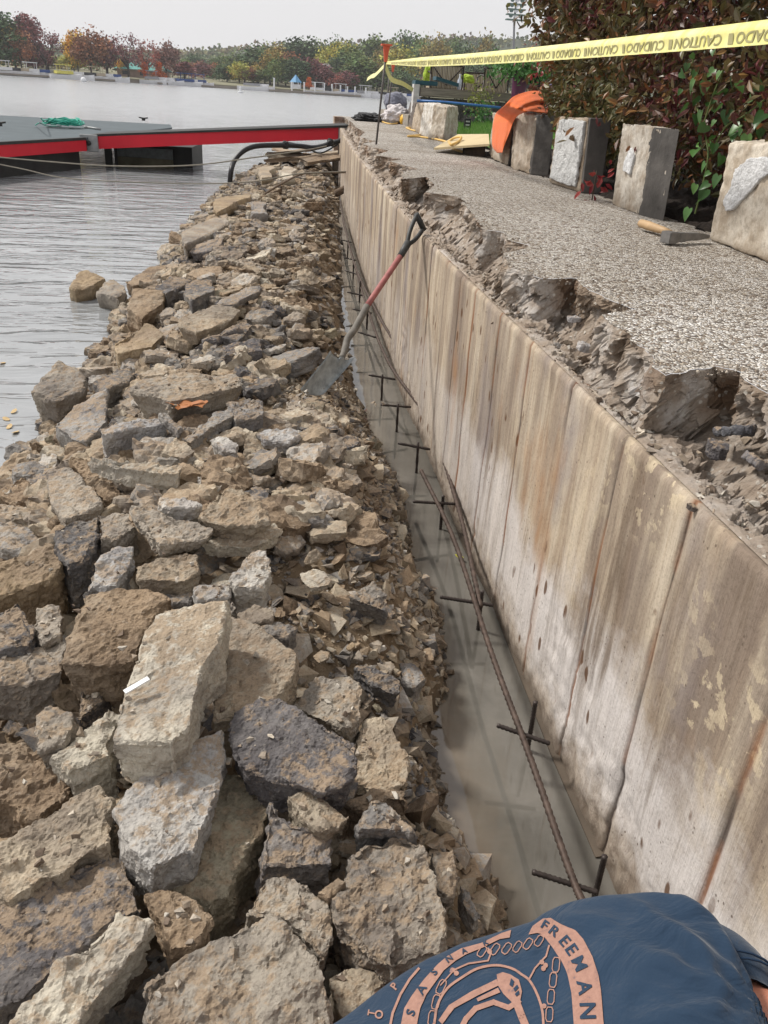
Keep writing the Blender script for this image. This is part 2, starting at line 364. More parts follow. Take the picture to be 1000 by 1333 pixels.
T([(294,1006),(340,1014),(352,1036),(346,1076),(316,1116),(296,1160),(272,1178),(244,1160),(200,1152),(224,1120),(252,1090)],'ol',.13,'olive tan slab standing against the whitish slab below the big block',.03,(.1,0))
T([(186,1000),(240,985),(292,945),(290,1000),(275,1060),(256,1105),(226,1118),(196,1135),(155,1095),(148,1052),(165,1020)],'bl',.12,'flaky whitish grey slab directly below the big square block',.11)
T([(186,1164),(208,1154),(236,1158),(276,1190),(256,1228),(220,1240),(210,1208)],'br',.12,'small brown triangular stone between the pale narrow slab and the olive slab',.09)
T([(200,796),(258,780),(296,776),(264,868),(248,948),(224,966),(176,968),(142,960),(160,900),(176,856)],'lt',.12,'big pale square cut block lying on top of the heap',.20,(.05,.05),amp=.8)
T([(108,776),(160,764),(215,770),(228,780),(200,800),(176,856),(140,864),(80,858),(96,815)],'br',.11,'brown flat slab with pebbles on it left of the big pale block',.13,(0,.06))
T([(300,800),(324,806),(388,848),(386,872),(360,908),(312,930),(280,936),(276,900),(292,860)],'tan',.13,'dirt covered tan stone right of the big pale block',.09)
T([(292,936),(336,908),(380,922),(468,964),(456,1008),(420,1028),(376,1016),(312,996)],'pu',.085,'wide dark grey slab right of the big pale block',.12,(.05,-.05))
T([(64,986),(110,945),(142,922),(162,925),(142,965),(146,982),(90,1006)],'lt',.10,'pale wedge slab sticking out under the left side of the big block',.09)
T([(44,940),(60,918),(92,924),(98,944),(80,968),(48,978)],'gt',.11,'small grey green upright stone left of the pale wedge slab',.10)
T([(110,868),(118,866),(140,896),(120,924),(100,936),(104,894)],'dk',.10,'small dark spiky stone under the brown flat slab',.04)
T([(-40,840),(0,845),(88,832),(80,876),(36,888),(-40,890)],'gt',.10,'grey slab at the left edge below the dark chunk',.07)
T([(-10,792),(24,780),(48,818),(40,840),(0,848),(-20,840)],'dk',.14,'dark chunk with a brown side at the left edge',.10)
T([(48,790),(70,784),(84,800),(80,826),(56,834),(40,815)],'gt',.09,'grey tan cube shaped stone right of the dark chunk',.09)
T([(-40,960),(30,952),(90,1000),(85,1035),(45,1062),(0,1045),(-40,1035)],'br',.14,'rusty brown earthy boulder at the left edge',.05,amp=1.6)
T([(351,1036),(381,1063),(435,1088),(435,1122),(381,1126),(339,1126),(341,1084)],'pu',.10,'dark grey slab with a straight front below the wide dark slab',.07)
T([(372,1034),(406,1027),(456,1059),(427,1082),(393,1063)],'tan',.09,'small warm tan stone under the wide dark slab',.10)
T([(461,1067),(482,1038),(503,1040),(547,1088),(507,1080),(465,1080)],'gr',.08,'grey triangular stone on top of the large boulder beside the trench',.14,(0,.1))
T([(440,1045),(482,1027),(528,1027),(532,1042),(507,1040),(473,1055)],'br',.09,'brown flat stone behind the grey triangular stone',.08)
T([(452,1101),(477,1088),(532,1082),(553,1101),(566,1139),(584,1218),(574,1239),(524,1252),(515,1268),(482,1250),(440,1212),(440,1150)],'gt',.20,'largest boulder beside the trench just above the blue shirt',.14)
T([(316,1193),(343,1143),(368,1134),(406,1155),(431,1181),(433,1218),(419,1252),(400,1226),(372,1200),(345,1192)],'gt',.14,'brown grey boulder behind the large bottom slab',.07)
T([(425,1273),(465,1252),(505,1277),(480,1311),(450,1330),(435,1305)],'tan',.13,'tan stone next to the left edge of the blue shirt',.07)
T([(410,1160),(440,1139),(452,1147),(427,1172)],'br',.06,'small brown stone wedged left of the largest boulder',.10)
T([(561,1105),(591,1105),(595,1139),(588,1168),(568,1150)],'gt',.10,'grey tan stone touching the right side of the largest boulder',.09)
T([(598,1150),(612,1160),(628,1192),(618,1200),(602,1176)],'gr',.05,'thin grey flake by the water above the blue shirt',.08)
T([(472,936),(500,930),(520,960),(534,996),(532,1022),(492,1032),(452,1016),(460,972)],'tan',.13,'tan boulder with crumbs on top right of the wide dark slab',.09)
T([(376,918),(412,882),(456,882),(474,896),(472,932),(452,950)],'gt',.08,'grey tan slab behind the wide dark slab',.09)
T([(454,776),(488,756),(504,772),(506,798),(490,792)],'dk',.07,'dark angular flake among the gravel beside the trench',.07,(0,.25))
T([(462,866),(480,862),(522,886),(520,900),(500,896),(485,890)],'dk',.06,'dark veined stone in the gravel right of centre',.06)
T([(520,862),(536,858),(556,880),(540,894),(520,885)],'gr',.08,'grey cube shaped stone at the gravel edge of the trench',.06)
T([(294,752),(328,712),(348,716),(356,744),(344,764),(304,764)],'wh',.11,'whitish upright stone behind the dirt covered tan stone',.11,(0,.15))
T([(308,796),(332,784),(356,790),(356,806),(320,810)],'tan',.07,'rounded tan stone right of the big pale block top',.08)
T([(336,816),(358,806),(388,816),(376,828),(350,826)],'dk',.06,'dark flat stone behind the dirt covered tan stone',.07)
T([(171,661),(195,658),(228,670),(279,688),(270,700),(210,709),(192,697),(180,682)],'gt',.05,'thin grey brown flagstone in the middle of the heap',.12,(-.05,.03))
T([(256,670),(275,648),(300,630),(330,640),(352,678),(320,684),(264,678)],'tan',.075,'brown topped flagstone lying on another slab at the centre of the heap',.14,(0,.12))
T([(260,706),(280,684),(360,682),(370,690),(328,712),(280,710)],'lt',.05,'pale grey flagstone under the brown topped flagstone',.07)
T([(202,653),(207,644),(252,649),(264,656),(250,660),(219,660)],'wh',.06,'bright white small slab in the middle of the heap',.13)
T([(255,619),(267,613),(296,617),(285,637),(261,652)],'wh',.08,'whitish angular stone right of the long pale slab',.08,(0,.2))
T([(114,589),(150,598),(200,600),(240,602),(236,614),(192,612),(144,605)],'lt',.07,'long pale slab with dirt across it left of centre',.13)
T([(243,600),(300,598),(312,606),(300,612),(270,612)],'tan',.05,'thin tan slab in line with the long pale slab',.10)
T([(93,597),(120,598),(144,616),(159,640),(135,649),(111,631)],'br',.09,'brown crumbly slab sloping under the long pale slab',.07,(0,.1),amp=1.6)
T([(64,612),(90,610),(111,628),(136,652),(120,664),(81,676),(64,649)],'gt',.12,'grey brown slab with pebbles left of the crumbly brown slab',.08)
T([(68,690),(105,672),(130,668),(125,700),(108,727),(87,736),(72,712)],'dk',.13,'dark grey block right of the ochre long stone',.09)
T([(125,668),(168,661),(180,682),(150,702),(128,700)],'gt',.10,'grey stone with tan crust behind the dark grey block',.09)
T([(-30,740),(36,721),(66,706),(81,728),(72,749),(30,766),(-30,776)],'oc',.14,'long ochre brown stone at the left edge',.07)
T([(-20,676),(15,679),(54,700),(36,718),(0,712)],'gr',.12,'grey stone at the left edge above the ochre stone',.06)
T([(18,601),(48,600),(62,606),(62,620),(15,619)],'gr',.10,'dark grey square stone at the water line on the left',.06)
T([(12,628),(33,619),(52,630),(50,652),(20,655),(-10,642)],'br',.11,'brown stone at the water line below the grey square stone',.06)
T([(-20,655),(48,660),(45,673),(-20,676)],'gt',.08,'narrow grey brown slab at the left edge by the water',.07)
T([(105,772),(120,745),(132,727),(150,712),(174,709),(168,742),(144,764)],'bl',.10,'pale bluish chalky slab with crumbs on it',.10,(0,.1))
T([(175,736),(210,721),(258,719),(261,740),(240,757),(180,754)],'tan',.10,'tan angular stone under the thin grey brown flagstone',.09)
T([(180,756),(215,756),(252,774),(246,784),(205,778)],'dk',.08,'dark stone behind the top of the big pale block',.05)
T([(249,760),(300,757),(302,772),(256,778)],'wh',.09,'white and grey mottled slab right of the dark stone behind the big block',.09)
T([(170,508),(185,490),(248,486),(308,484),(318,500),(276,510),(222,522)],'gt',.12,'long thick grey tan beam shaped stone above the centre of the heap',.14)
T([(128,554),(168,546),(216,542),(219,550),(172,558),(130,565)],'bl',.10,'long grey slab with a pale top near the water edge',.12)
T([(234,568),(280,536),(304,530),(306,540),(248,575)],'gr',.05,'grey blade shaped slab lying diagonally below the beam shaped stone',.11)
T([(206,540),(216,534),(240,554),(232,561)],'gr',.05,'short grey bar of stone left of the diagonal blade slab',.12)
T([(330,562),(345,557),(384,558),(392,566),(376,573),(344,571)],'bl',.05,'smooth oval pale grey flagstone right of centre',.10)
T([(274,573),(288,567),(312,578),(308,587),(288,584)],'wh',.05,'small pale grey flagstone left of the oval one',.12)
T([(208,588),(228,570),(254,586),(240,597)],'tan',.07,'small tan pyramid shaped stone above the long pale slab',.10,(0,.1))
T([(38,510),(52,490),(76,468),(100,478),(114,490),(108,506),(72,522)],'gt',.20,'grey tan boulder standing alone in the water by orange leaves',.20,(0,.2))
T([(66,554),(96,530),(140,506),(140,544),(112,572),(92,570)],'gr',.16,'large grey block sloping into the water right of the lone boulder',.10,(.15,0))
T([(90,371),(100,352),(114,350),(140,359),(122,371),(98,375)],'oc',.22,'ochre boulder furthest out in the water at the upper left',.50,(0,.1),absz=.13)
T([(122,380),(134,366),(148,362),(166,376),(152,386)],'gt',.22,'tan boulder beside the ochre boulder in the water',.46,(.08,.05),absz=.13)
T([(162,398),(172,372),(216,378),(212,394),(184,418)],'br',.18,'brown rough boulder at the water edge at upper left',.14,(0,.25))
T([(146,446),(192,418),(216,434),(200,450),(152,458)],'oc',.14,'ochre grey block low at the water edge left of the heap',.10)
T([(160,366),(192,346),(220,344),(220,358),(172,372)],'br',.10,'brown wedge stone behind the brown rough boulder',.11)
T([(200,374),(224,358),(252,362),(216,382)],'dk',.10,'dark grey wedge stone right of the brown wedge',.12)
T([(232,412),(280,398),(312,402),(296,418),(256,432),(234,424)],'tan',.10,'tan slab sloping at the middle of the heap below the grey thin slab',.12)
T([(278,394),(304,380),(340,368),(338,378),(304,395)],'gr',.05,'thin grey slab with a sharp point in the upper heap',.13)
T([(280,434),(320,414),(330,422),(310,442)],'dk',.09,'dark stone with a pale edge right of the tan sloping slab',.11)
T([(288,448),(340,438),(342,454),(290,463)],'pu',.07,'dark grey flat stone below the pale edged dark stone',.10)
T([(120,494),(152,478),(172,474),(168,494),(132,510)],'dk',.12,'dark stone left of the beam shaped stone',.09)
T([(294,522),(340,518),(346,538),(306,545)],'gr',.09,'grey block at the right end of the beam shaped stone',.11)
T([(240,366),(276,362),(280,378),(248,390)],'dk',.10,'black grey rounded stone in the upper heap',.12)
T([(275,271),(291,254),(326,248),(326,257),(300,268),(281,277)],'oc',.10,'long yellow brown stone at the water edge of the far heap',.14)
T([(252,292),(297,277),(300,288),(262,310),(240,318)],'gt',.12,'grey brown slab at the far water edge below the yellow brown stone',.12)
T([(326,262),(348,262),(350,276),(326,278)],'gr',.10,'grey cube of stone behind the grey brown slab on the far heap',.12)
T([(336,222),(345,214),(360,218),(356,230),(340,232)],'tan',.12,'pale stone leaning at the far end of the heap',.16)
T([(362,222),(370,215),(388,220),(384,232),(366,232)],'lt',.10,'second pale stone at the far end of the heap, beside the first',.14)

# convex random stones: prototypes shared by the small loose ones
def rand_hull(rs, n, flat):
    bm = bmesh.new()
    for _ in range(n):
        v = Vector((rs.uniform(-1, 1), rs.uniform(-1, 1), rs.uniform(-1, 1)))
        v = v / max(max(abs(v.x), abs(v.y), abs(v.z)), .01) * rs.uniform(.75, 1) * .5
        bm.verts.new((v.x, v.y * rs.uniform(.6, .9), v.z * flat))
    return hull_(bm)
def rand_slab(rs, flat):
    bm = bmesh.new(); n = rs.randint(5, 7); a0 = rs.uniform(0, 6); asp = rs.uniform(.55, .95)
    for i in range(n):
        a = a0 + (i + rs.uniform(-.3, .3)) * 2 * math.pi / n; r = rs.uniform(.40, .52); k = rs.uniform(.82, 1.05); tz = rs.uniform(.35, .5)
        bm.verts.new((math.cos(a) * r, math.sin(a) * r * asp, flat * tz)); bm.verts.new((math.cos(a + .1) * r * k, math.sin(a + .1) * r * asp * k, -flat * .5))
    return hull_(bm)
def hull_(bm):
    r = bmesh.ops.convex_hull(bm, input=bm.verts[:]); dead = [g for g in r['geom_interior'] + r['geom_unused'] if isinstance(g, bmesh.types.BMVert)]
    bmesh.ops.delete(bm, geom=list(set(dead)), context='VERTS'); return bm
PROTO = []
for k in range(22):
    rs = random.Random(100 + k); bm = rand_slab(rs, rs.uniform(.14, .45)); me = remesh(bm, .036, 'loose_stone')
    carve_mesh(me, .045, 2.2, k + 3, .01, .018); carve_mesh(me, .014, 8, k + 40); me.polygons.foreach_set('use_smooth', [False] * len(me.polygons)); me.materials.append(STONE); PROTO.append(me)
def in_poly(x, y, poly):
    c = False; j = len(poly) - 1
    for i in range(len(poly)):
        xi, yi = poly[i][:2]; xj, yj = poly[j][:2]
        if (yi > y) != (yj > y) and x < (xj - xi) * (y - yi) / (yj - yi) + xi: c = not c
        j = i
    return c
def covered(p):
    q = proj(p); return any(in_poly(q[0], q[1], pl) for pl, c, s in TRACED)
n_ind = 300 - len(TRACED); placed = []; tries = 0
keys = ['tan', 'gt', 'gr', 'br', 'lt', 'gt', 'dk', 'tan', 'pu', 'ol', 'oc', 'gt']
while len(placed) < n_ind and tries < 20000:
    tries += 1
    u = rnd.random(); y = .95 + 14.5 * u ** 2.0
    xl, xr = float(lerp_tab(XL, y)), float(lerp_tab(XR, y)); x = rnd.uniform(xl - .05, xr - .10)
    s = rnd.uniform(.14, .38) if y > 3.2 else rnd.uniform(.09, .24)
    if y < 2.3: s = rnd.uniform(.05, .11)
    if x > xr - .3: s *= .6
    z = float(hnom(x, y)); p = Vector((x, y, z + .03))
    if any((p - q).length < .42 * (s + t) for q, t in placed): continue
    if covered(p): continue
    px = proj(p)
    if not (-20 < px[0] < 1000 and px[1] < 1350): continue
    o = bpy.data.objects.new('stone', PROTO[rnd.randrange(len(PROTO))]); COL.objects.link(o)
    o.location = (x, y, z + s * .10); o.scale = (s, s, s * .7); o.rotation_euler = (rnd.gauss(0, .28), rnd.gauss(0, .28), rnd.uniform(0, 6.3))
    k = COLS[rnd.choice(keys)]; v = rnd.uniform(.8, 1.15); o.color = (k[0] * v, k[1] * v, k[2] * v, 1)
    tag(o, 'small angular broken limestone piece loose in the rubble bank between lake and trench', 'stone', 'small loose stones of the rubble bank')
    placed.append((p, s))

# the finer rubble, thousands of pieces
def rubble(n, seed, smin, smax, sampler, name, sink=.15, pw=2.2, fl=(.35, .75), tl=.35):
    rs = random.Random(seed); npr = np.random.default_rng(seed); protos = []
    for k in range(10):
        if fl[1] < .5:
            me_ = remesh(rand_slab(rs, rs.uniform(*fl)), .075, 'q'); carve_mesh(me_, .05, 2.6, k + seed, .012, .03); carve_mesh(me_, .018, 8, k + 9); bm = bmesh.new(); bm.from_mesh(me_)
        else: bm = rand_hull(rs, 9, rs.uniform(*fl))
        bmesh.ops.triangulate(bm, faces=bm.faces[:]); bm.verts.index_update()
        protos.append((np.array([v.co for v in bm.verts]), np.array([[v.index for v in f.verts] for f in bm.faces]))); bm.free()
    VV, FF, off = [], [], 0; X, Y = sampler(n, npr); Z = hsoil(X, Y)
    ok = (Z > -.06) & ~((X > .05) & (X < .42) & (Y > 3.1) & (Y < 3.95) & (smax > .08)); X, Y, Z = X[ok], Y[ok], Z[ok]
    for x, y, z in zip(X, Y, Z):
        V, Fc = protos[rs.randrange(10)]; s = smin + (smax - smin) * rs.random() ** pw
        E_ = Euler((rs.gauss(0, tl), rs.gauss(0, tl), rs.uniform(0, 6.3))).to_matrix(); A = np.array(E_)
        VV.append(V @ A.T * s * np.array([1, 1, 1]) + (x, y, z + s * (.25 - sink))); FF.append(Fc + off); off += len(V)
    return mesh_np(name, np.concatenate(VV), np.concatenate(FF))
def samp_all(n, g):
    y = .7 + 15.3 * g.random(n) ** 1.8; xl, xr = lerp_tab(XL, y), lerp_tab(XR, y); return xl - .05 + (xr - xl + .04) * g.random(n) ** .9, y
def samp_slab(n, g):
    y = 2.0 + 13.8 * g.random(n) ** 1.5; xl, xr = lerp_tab(XL, y), lerp_tab(XR, y); return xl - .02 + (xr - xl - .22) * g.random(n) ** 1.3, y
def samp_near(n, g):
    y = .8 + 3.2 * g.random(n) ** 1.1; xr = lerp_tab(XR, y); return xr + .02 - .55 * g.random(n) ** 1.3, y
parts = [rubble(3600, 15, .07, .24, samp_slab, 'r0', .05, 1.7, (.12, .36), .26), rubble(8000, 5, .02, .11, samp_all, 'r1'), rubble(8500, 6, .008, .05, samp_near, 'r2', pw=2.6), rubble(5000, 7, .006, .02, samp_all, 'r3'), rubble(1300, 9, .05, .20, lambda n, g: (g.uniform(-1.7, .3, n), g.uniform(-.9, .75, n)), 'r4', .05, 1.4, (.15, .4), .28)]
bm = bmesh.new()
for p_ in parts: bm.from_mesh(p_)
tag(obj_bm('rubble', bm, RUBBLE), 'broken limestone rubble and gravel filling the bank between the bigger stones', 'rubble', kind='stuff')

# ---------------------------------------------------------------- retaining wall
def mat_wall():
    m = M('board_formed_concrete', .85); x, y, z = m.sep(m.pos())
    st = m.noise(1, 6, .6, m.map((3, 15, 1.9)), .6); st2 = m.noise(1, 5, .7, m.map((3, 75, 5))); big = m.noise(1.6, 5, .6); pl = m.noise(1, 4, .6, m.map((1, 5.5, .6)))
    c = m.ramp(st, [(.25, (.29, .215, .15)), (.42, (.42, .335, .245)), (.56, (.51, .425, .32)), (.75, (.60, .52, .41))])
    c = m.mix(m.ramp(pl, [(.44, 0), (.60, .8)]), c, (.19, .145, .115))
    c = m.mix(m.ramp(st2, [(.52, 0), (.68, .5)]), c, (.20, .155, .12))
    # purple grey damp patches
    c = m.mix(m.ramp(m.noise(1, 4, .6, m.map((1, 2.6, 1.5), (7, 3, 2))), [(.54, 0), (.66, .55)]), c, (.24, .21, .215))
    # pale lime band low on the near end
    d = m.math('SUBTRACT', z, m.math('MULTIPLY', m.math('SUBTRACT', y, 1.0), -.02))
    nz = m.math('ADD', z, m.math('MULTIPLY', m.math('SUBTRACT', m.noise(3.2, 6, .65), .5), .55))
    band = m.ramp(nz, [(.02, 0), (.14, .95), (.36, .95), (.50, 0)]); near = m.ramp(y, [(0, 1), (.22, 1), (.42, .35)])
    ny = m.math('MULTIPLY', y, .1); near = m.ramp(ny, [(.0, 1), (.17, .95), (.34, .3), (.6, .15)])
    pb = m.math('MULTIPLY', band, near)
    c = m.mix(pb, c, m.mix(m.noise(24, 5, .7), (.54, .50, .48), (.74, .70, .67)))
    rough_low = m.ramp(m.math('ADD', z, m.math('MULTIPLY', m.math('SUBTRACT', m.noise(9, 7, .7), .5), .5)), [(.05, .85), (.17, 0)])
    c = m.mix(rough_low, c, m.mix(m.ramp(m.noise(30, 6, .7), [(.4, 0), (.6, 1)]), (.20, .155, .12), (.40, .34, .28)))
    # cream flaking
    fl = m.math('MULTIPLY', m.ramp(m.noise(19, 7, .6), [(.535, 0), (.56, 1)]), m.ramp(m.noise(2.3, 3, .5, m.map((1, 1, 1), (2.3, 4.1, 1.2))), [(.50, 0), (.62, .8)]))
    c = m.mix(m.math('MULTIPLY', m.math('MULTIPLY', fl, m.ramp(z, [(.35, 0), (.55, 1)])), m.ramp(m.math('MULTIPLY', y, .2), [(.24, 1), (.34, .12)])), c, (.66, .55, .38)); dk = m.ramp(m.noise(1, 5, .7, m.map((1, 10, 1.1), (3, 8.3, 0))), [(.53, 0), (.66, .8)]); c = m.mix(m.math('MULTIPLY', dk, m.ramp(z, [(.1, .3), (.4, 1)])), c, (.16, .115, .08))
    # rust blooms
    ru = m.ramp(m.noise(1, 4, .6, m.map((1, 3.2, 1.3), (0, 2.9, .9))), [(.61, 0), (.74, .6)]); c = m.mix(ru, c, (.33, .16, .06))
    # dark pin holes and oil coloured drips
    v = m.voro(1, 'F1', m.map((1, 21, 9))); gate = m.ramp(m.noise(3.4, 3, .6), [(.53, 0), (.58, .9)])
    c = m.mix(m.math('MULTIPLY', m.ramp(v, [(.17, 1), (.23, 0)]), gate), c, (.11, .05, .02))
    v2 = m.voro(1, 'F1', m.map((1, 60, 45))); c = m.mix(m.math('MULTIPLY', m.ramp(v2, [(.10, .8), (.16, 0)]), m.ramp(m.noise(7, 2, .5), [(.5, 0), (.6, 1)])), c, (.10, .07, .05))
    g = m.noise(130, 5, .7); c = m.mix(m.ramp(g, [(.35, .45), (.5, 0)]), c, m.mix(1.0, c, (.55, .52, .5), 'MULTIPLY'))
    s = m.attr('seam'); sn = m.math('MULTIPLY', s, m.ramp(m.noise(1, 5, .7, m.map((1, 8, 5))), [(.25, .6), (.5, 1)]))
    c = m.mix(sn, c, m.mix(m.ramp(m.noise(6, 3, .5), [(.42, 0), (.55, 1)]), (.07, .05, .04), (.22, .085, .03)))
    wet = m.ramp(z, [(.01, .8), (.06, 0)]); c = m.mix(wet, c, (.10, .075, .055)); m.col(c)
    h = m.mix(.5, st2, m.mix(.4, m.noise(60, 8, .75), m.noise(8, 4, .6))); h = m.mix(rough_low, h, m.mix(.5, h, m.noise(16, 8, .8))); m.bump(h, .010, .8); return m.m
WALL = empty('retaining_wall', (.735, 3, 0), 'long board formed concrete wall with rust streaks standing in the flooded trench', 'wall')
SEAMS = [-.2, .22, .54, .833, 1.166, 1.461, 1.796, 2.15, 2.48, 2.812, 3.05, 3.328, 3.7, 4.054, 4.5, 5.0, 5.48, 5.9, 6.5, 7.0, 7.6, 8.3, 9.1, 10, 11, 12, 13]
gy = np.unique(np.concatenate([np.linspace(-1.2, 4.6, 560), np.linspace(4.6, 10, 330), np.linspace(10, 16, 140)] + [s + np.array([-.012, -.007, -.004, 0, .004, .007, .012]) for s in SEAMS]))
gz = np.concatenate([np.linspace(-.4, WTOP, 110), [WTOP, WTOP]]); Yg, Zg = np.meshgrid(gy, gz); seam = np.zeros_like(Yg); xo = np.zeros_like(Yg); lean = np.zeros_like(Yg)
for i, s in enumerate(SEAMS):
    wob = s + .004 * vnoise(Zg * 9, Zg * 0 + i * 3.1)
    dpt = np.exp(-((Yg - wob) / (.0048 if i % 3 else .008)) ** 2); vis = np.clip(.75 + .9 * vnoise(Zg * 2.3 + i * 5.3, Zg * 0 + .5), .06, 1)
    big_ = s in (.833, 1.166, 1.796, 2.812, 3.328, 5.0)
    if big_: dpt = np.maximum(dpt, np.exp(-((Yg - wob) / .0085) ** 2)); vis = np.clip(vis + .25, 0, 1)
    seam = np.maximum(seam, dpt * vis); xo += dpt * vis * .0045
    nxt = SEAMS[i + 1] if i + 1 < len(SEAMS) else 17; xo += ((Yg >= s) & (Yg < nxt)) * (.0022 * ((i * 7919) % 5 - 2) / 2)
xo += .004 * fbm(Yg * 4, Zg * 2, 0, 4) - .0035 * np.abs(fbm(Yg * 26, Zg * 3.0, 0, 14, 3)); low = np.clip((.20 + .22 * fbm(Yg * 2.1, Zg * 3, 0, 21, 3) - Zg) / .08, 0, 1)
xo += low * (.003 + .0045 * fbm(Yg * 30, Zg * 30, 0, 31, 4)); xo += np.clip((Zg - WTOP + .012) / .012, 0, 1) * .006
Xg = wallx(Yg) + xo; Zg = Zg.copy(); Xg[-1] += .035; Zg[-1] -= .006; V = np.stack([Xg, Yg, Zg], -1).reshape(-1, 3); nx, nz = len(gy), len(gz)
i = (np.arange(nx - 1)[None] + np.array([k for k in range(nz - 1) if k != nz - 3])[:, None] * nx).ravel()
me = mesh_np('wall_face', V, np.stack([i, i + nx, i + nx + 1, i + 1], 1), True)
at_ = me.attributes.new('seam', 'FLOAT', 'POINT'); at_.data.foreach_set('value', seam.ravel().astype(np.float32))
o = link_mesh('wall_face', me, mat_wall()); adopt(o, WALL)

# ---------------------------------------------------------------- broken edge and exposed aggregate walk
EDGE_PX = [(464,166),(476,172),(468,178),(490,184),(472,187),(483,191),(507,196),(488,202),(523,207),(507,210),(545,220),(526,223),(523,233),(555,230),(566,241),(553,250),(596,256),(612,266),(600,262),(618,280),(630,298),(652,302),(664,312),(692,320),(656,330),(662,346),(704,362),(748,362),(764,374),(792,390),(828,402),(780,410),(812,430),(840,454),(852,478),(866,488),(892,484),(932,476),(960,484),(976,500),(1000,512),(1030,560),(1060,560),(1100,600)]
EDGE = [Pz(x, y, CAPZ) for x, y in EDGE_PX]; EDGE = [Vector((1.45, 16.4, CAPZ)), Vector((1.36, 14, CAPZ))] + EDGE
last = EDGE[-1]; yy = last.y - .15; k = 0
while yy > -1.2: EDGE.append(Vector((.83 + .07 * (k % 2), yy, CAPZ))); yy -= .22; k += 1
EDGE = [Vector((max(p.x, float(wallx(p.y)) + .035), p.y, p.z)) for p in EDGE]
dense = []
for a, b in zip(EDGE[:-1], EDGE[1:]):
    n = max(2, int((b - a).length / (.0085 if a.y < 4 else .03)))
    for k in range(n):
        p = a.lerp(b, k / n); dn = (b - a).cross(Vector((0, 0, 1))).normalized()
        dense.append(p + dn * (.010 * float(fbm(p.x * 22, p.y * 22, 0, 2, 3))))
dense.append(EDGE[-1])
NT = 64; rows = []; ys_w = []
cur = dense[0].y
for p in dense: cur = min(cur, p.y); ys_w.append(cur)
ys_w = np.array(ys_w); k_ = np.ones(9) / 9; ys_s = np.convolve(np.pad(ys_w, 4, mode='edge'), k_, 'valid')
D_ = np.array([[p.x, p.y] for p in dense]); Vs = np.zeros((len(dense), NT, 3))
for j in range(NT):
    t = j / (NT - 1)
    if t < .38:   # ledge left standing on top of the wall
        u = t / .38; fx = u * .70; z = WTOP + .004 - .034 * min(1, max(0, (u - .22) / .6)) ** 1.2
    elif t < .9:   # steep broken face, undercut below the lip
        u = (t - .38) / .52; fx = .70 + .34 * u + .26 * math.sin(math.pi * u); z = WTOP - .030 + (CAPZ - .022 - WTOP + .030) * u ** 1.1
    else: u = (t - .9) / .1; fx = 1.04 - .04 * u; z = CAPZ - .022 + .021 * u
    wx = wallx(ys_s) + .012; X = wx + (D_[:, 0] - wx) * fx; Y = ys_s + (D_[:, 1] - ys_s) * min(1, fx * 1.0); Z = np.full(len(X), z)
    am = .034 * math.sin(math.pi * min(1, t)) ** .7 * min(1, (t / .30) ** 1.1 + .14)
    n1 = fbm(X * 9, Y * 9, z * 9 + t, 6, 5, .6); n2 = fbm(X * 9 + 20, Y * 9, z * 14, 16, 5, .6); cell = np.abs(fbm(X * 24, Y * 24, z * 24, 26, 3))
    cv1, _ = worley(X * 16 + .3 * n1, Y * 16, z * 20 + .3 * n2, 3); cv2, _ = worley(X * 42, Y * 42, z * 46, 4); cv3, _ = worley(X * 95, Y * 95, z * 95, 5); stp = am * (.75 * cv1 + .38 * cv2 + .16 * cv3) + .0032 * cv3 * math.sin(math.pi * t) ** .3
    Vs[:, j] = np.stack([X + stp + am * .6 * n2 - am * .5 * cell, Y + am * .5 * n1, Z + stp * (1 if t < .88 else .3) + am * (.5 * n1 - .3 * cell) * (1 if t < .9 else .2)], -1)
    if j == 0: Vs[:, j, 2] = WTOP
i = (np.arange(NT - 1)[None] + np.arange(len(dense) - 1)[:, None] * NT).ravel()
BRK = M('broken_concrete', .95); n1 = BRK.noise(6, 6, .65); n2 = BRK.noise(34, 8, .75); x, y, z = BRK.sep(BRK.pos())
c = BRK.ramp(n1, [(.28, (.10, .075, .06)), (.40, (.23, .17, .12)), (.50, (.36, .30, .245)), (.60, (.50, .46, .42)), (.70, (.70, .68, .66))])
c = BRK.mix(BRK.ramp(n2, [(.5, 0), (.66, .6)]), c, (.40, .33, .26)); c = BRK.mix(BRK.ramp(n2, [(.30, .8), (.44, 0)]), c, (.06, .045, .035))
lz = BRK.ramp(z, [(.90, 1), (.935, 0)]); c = BRK.mix(BRK.math('MULTIPLY', lz, .55), c, (.36, .29, .23))
bn = BRK.noise(2.6, 4, .5, BRK.map((1, 1, 1), (4, 4, 4))); c = BRK.mix(BRK.math('MULTIPLY', BRK.ramp(bn, [(.50, 0), (.60, .8)]), BRK.ramp(z, [(.925, 0), (.95, 1)])), c, (.15, .085, .045))
vp = BRK.voro(75, 'F1'); vc = BRK.sep(BRK.voro(75, 'F1', None, 'Color'))[0]; c = BRK.mix(BRK.math('MULTIPLY', BRK.ramp(vp, [(.28, .8), (.36, 0)]), BRK.ramp(vc, [(.45, 0), (.5, 1)])), c, BRK.ramp(vc, [(.5, (.20, .15, .11)), (.7, (.42, .38, .33)), (1, (.62, .58, .51))]))
BRK.col(c); BRK.bump(BRK.mix(.5, n2, BRK.noise(80, 7, .75)), .016, 1.0); BRK = BRK.m
o = link_mesh('broken_top', mesh_np('broken_top', Vs.reshape(-1, 3), np.stack([i, i + 1, i + NT + 1, i + NT], 1), False), BRK); adopt(o, WALL)
tag(o, 'jagged broken concrete left along the top of the wall')

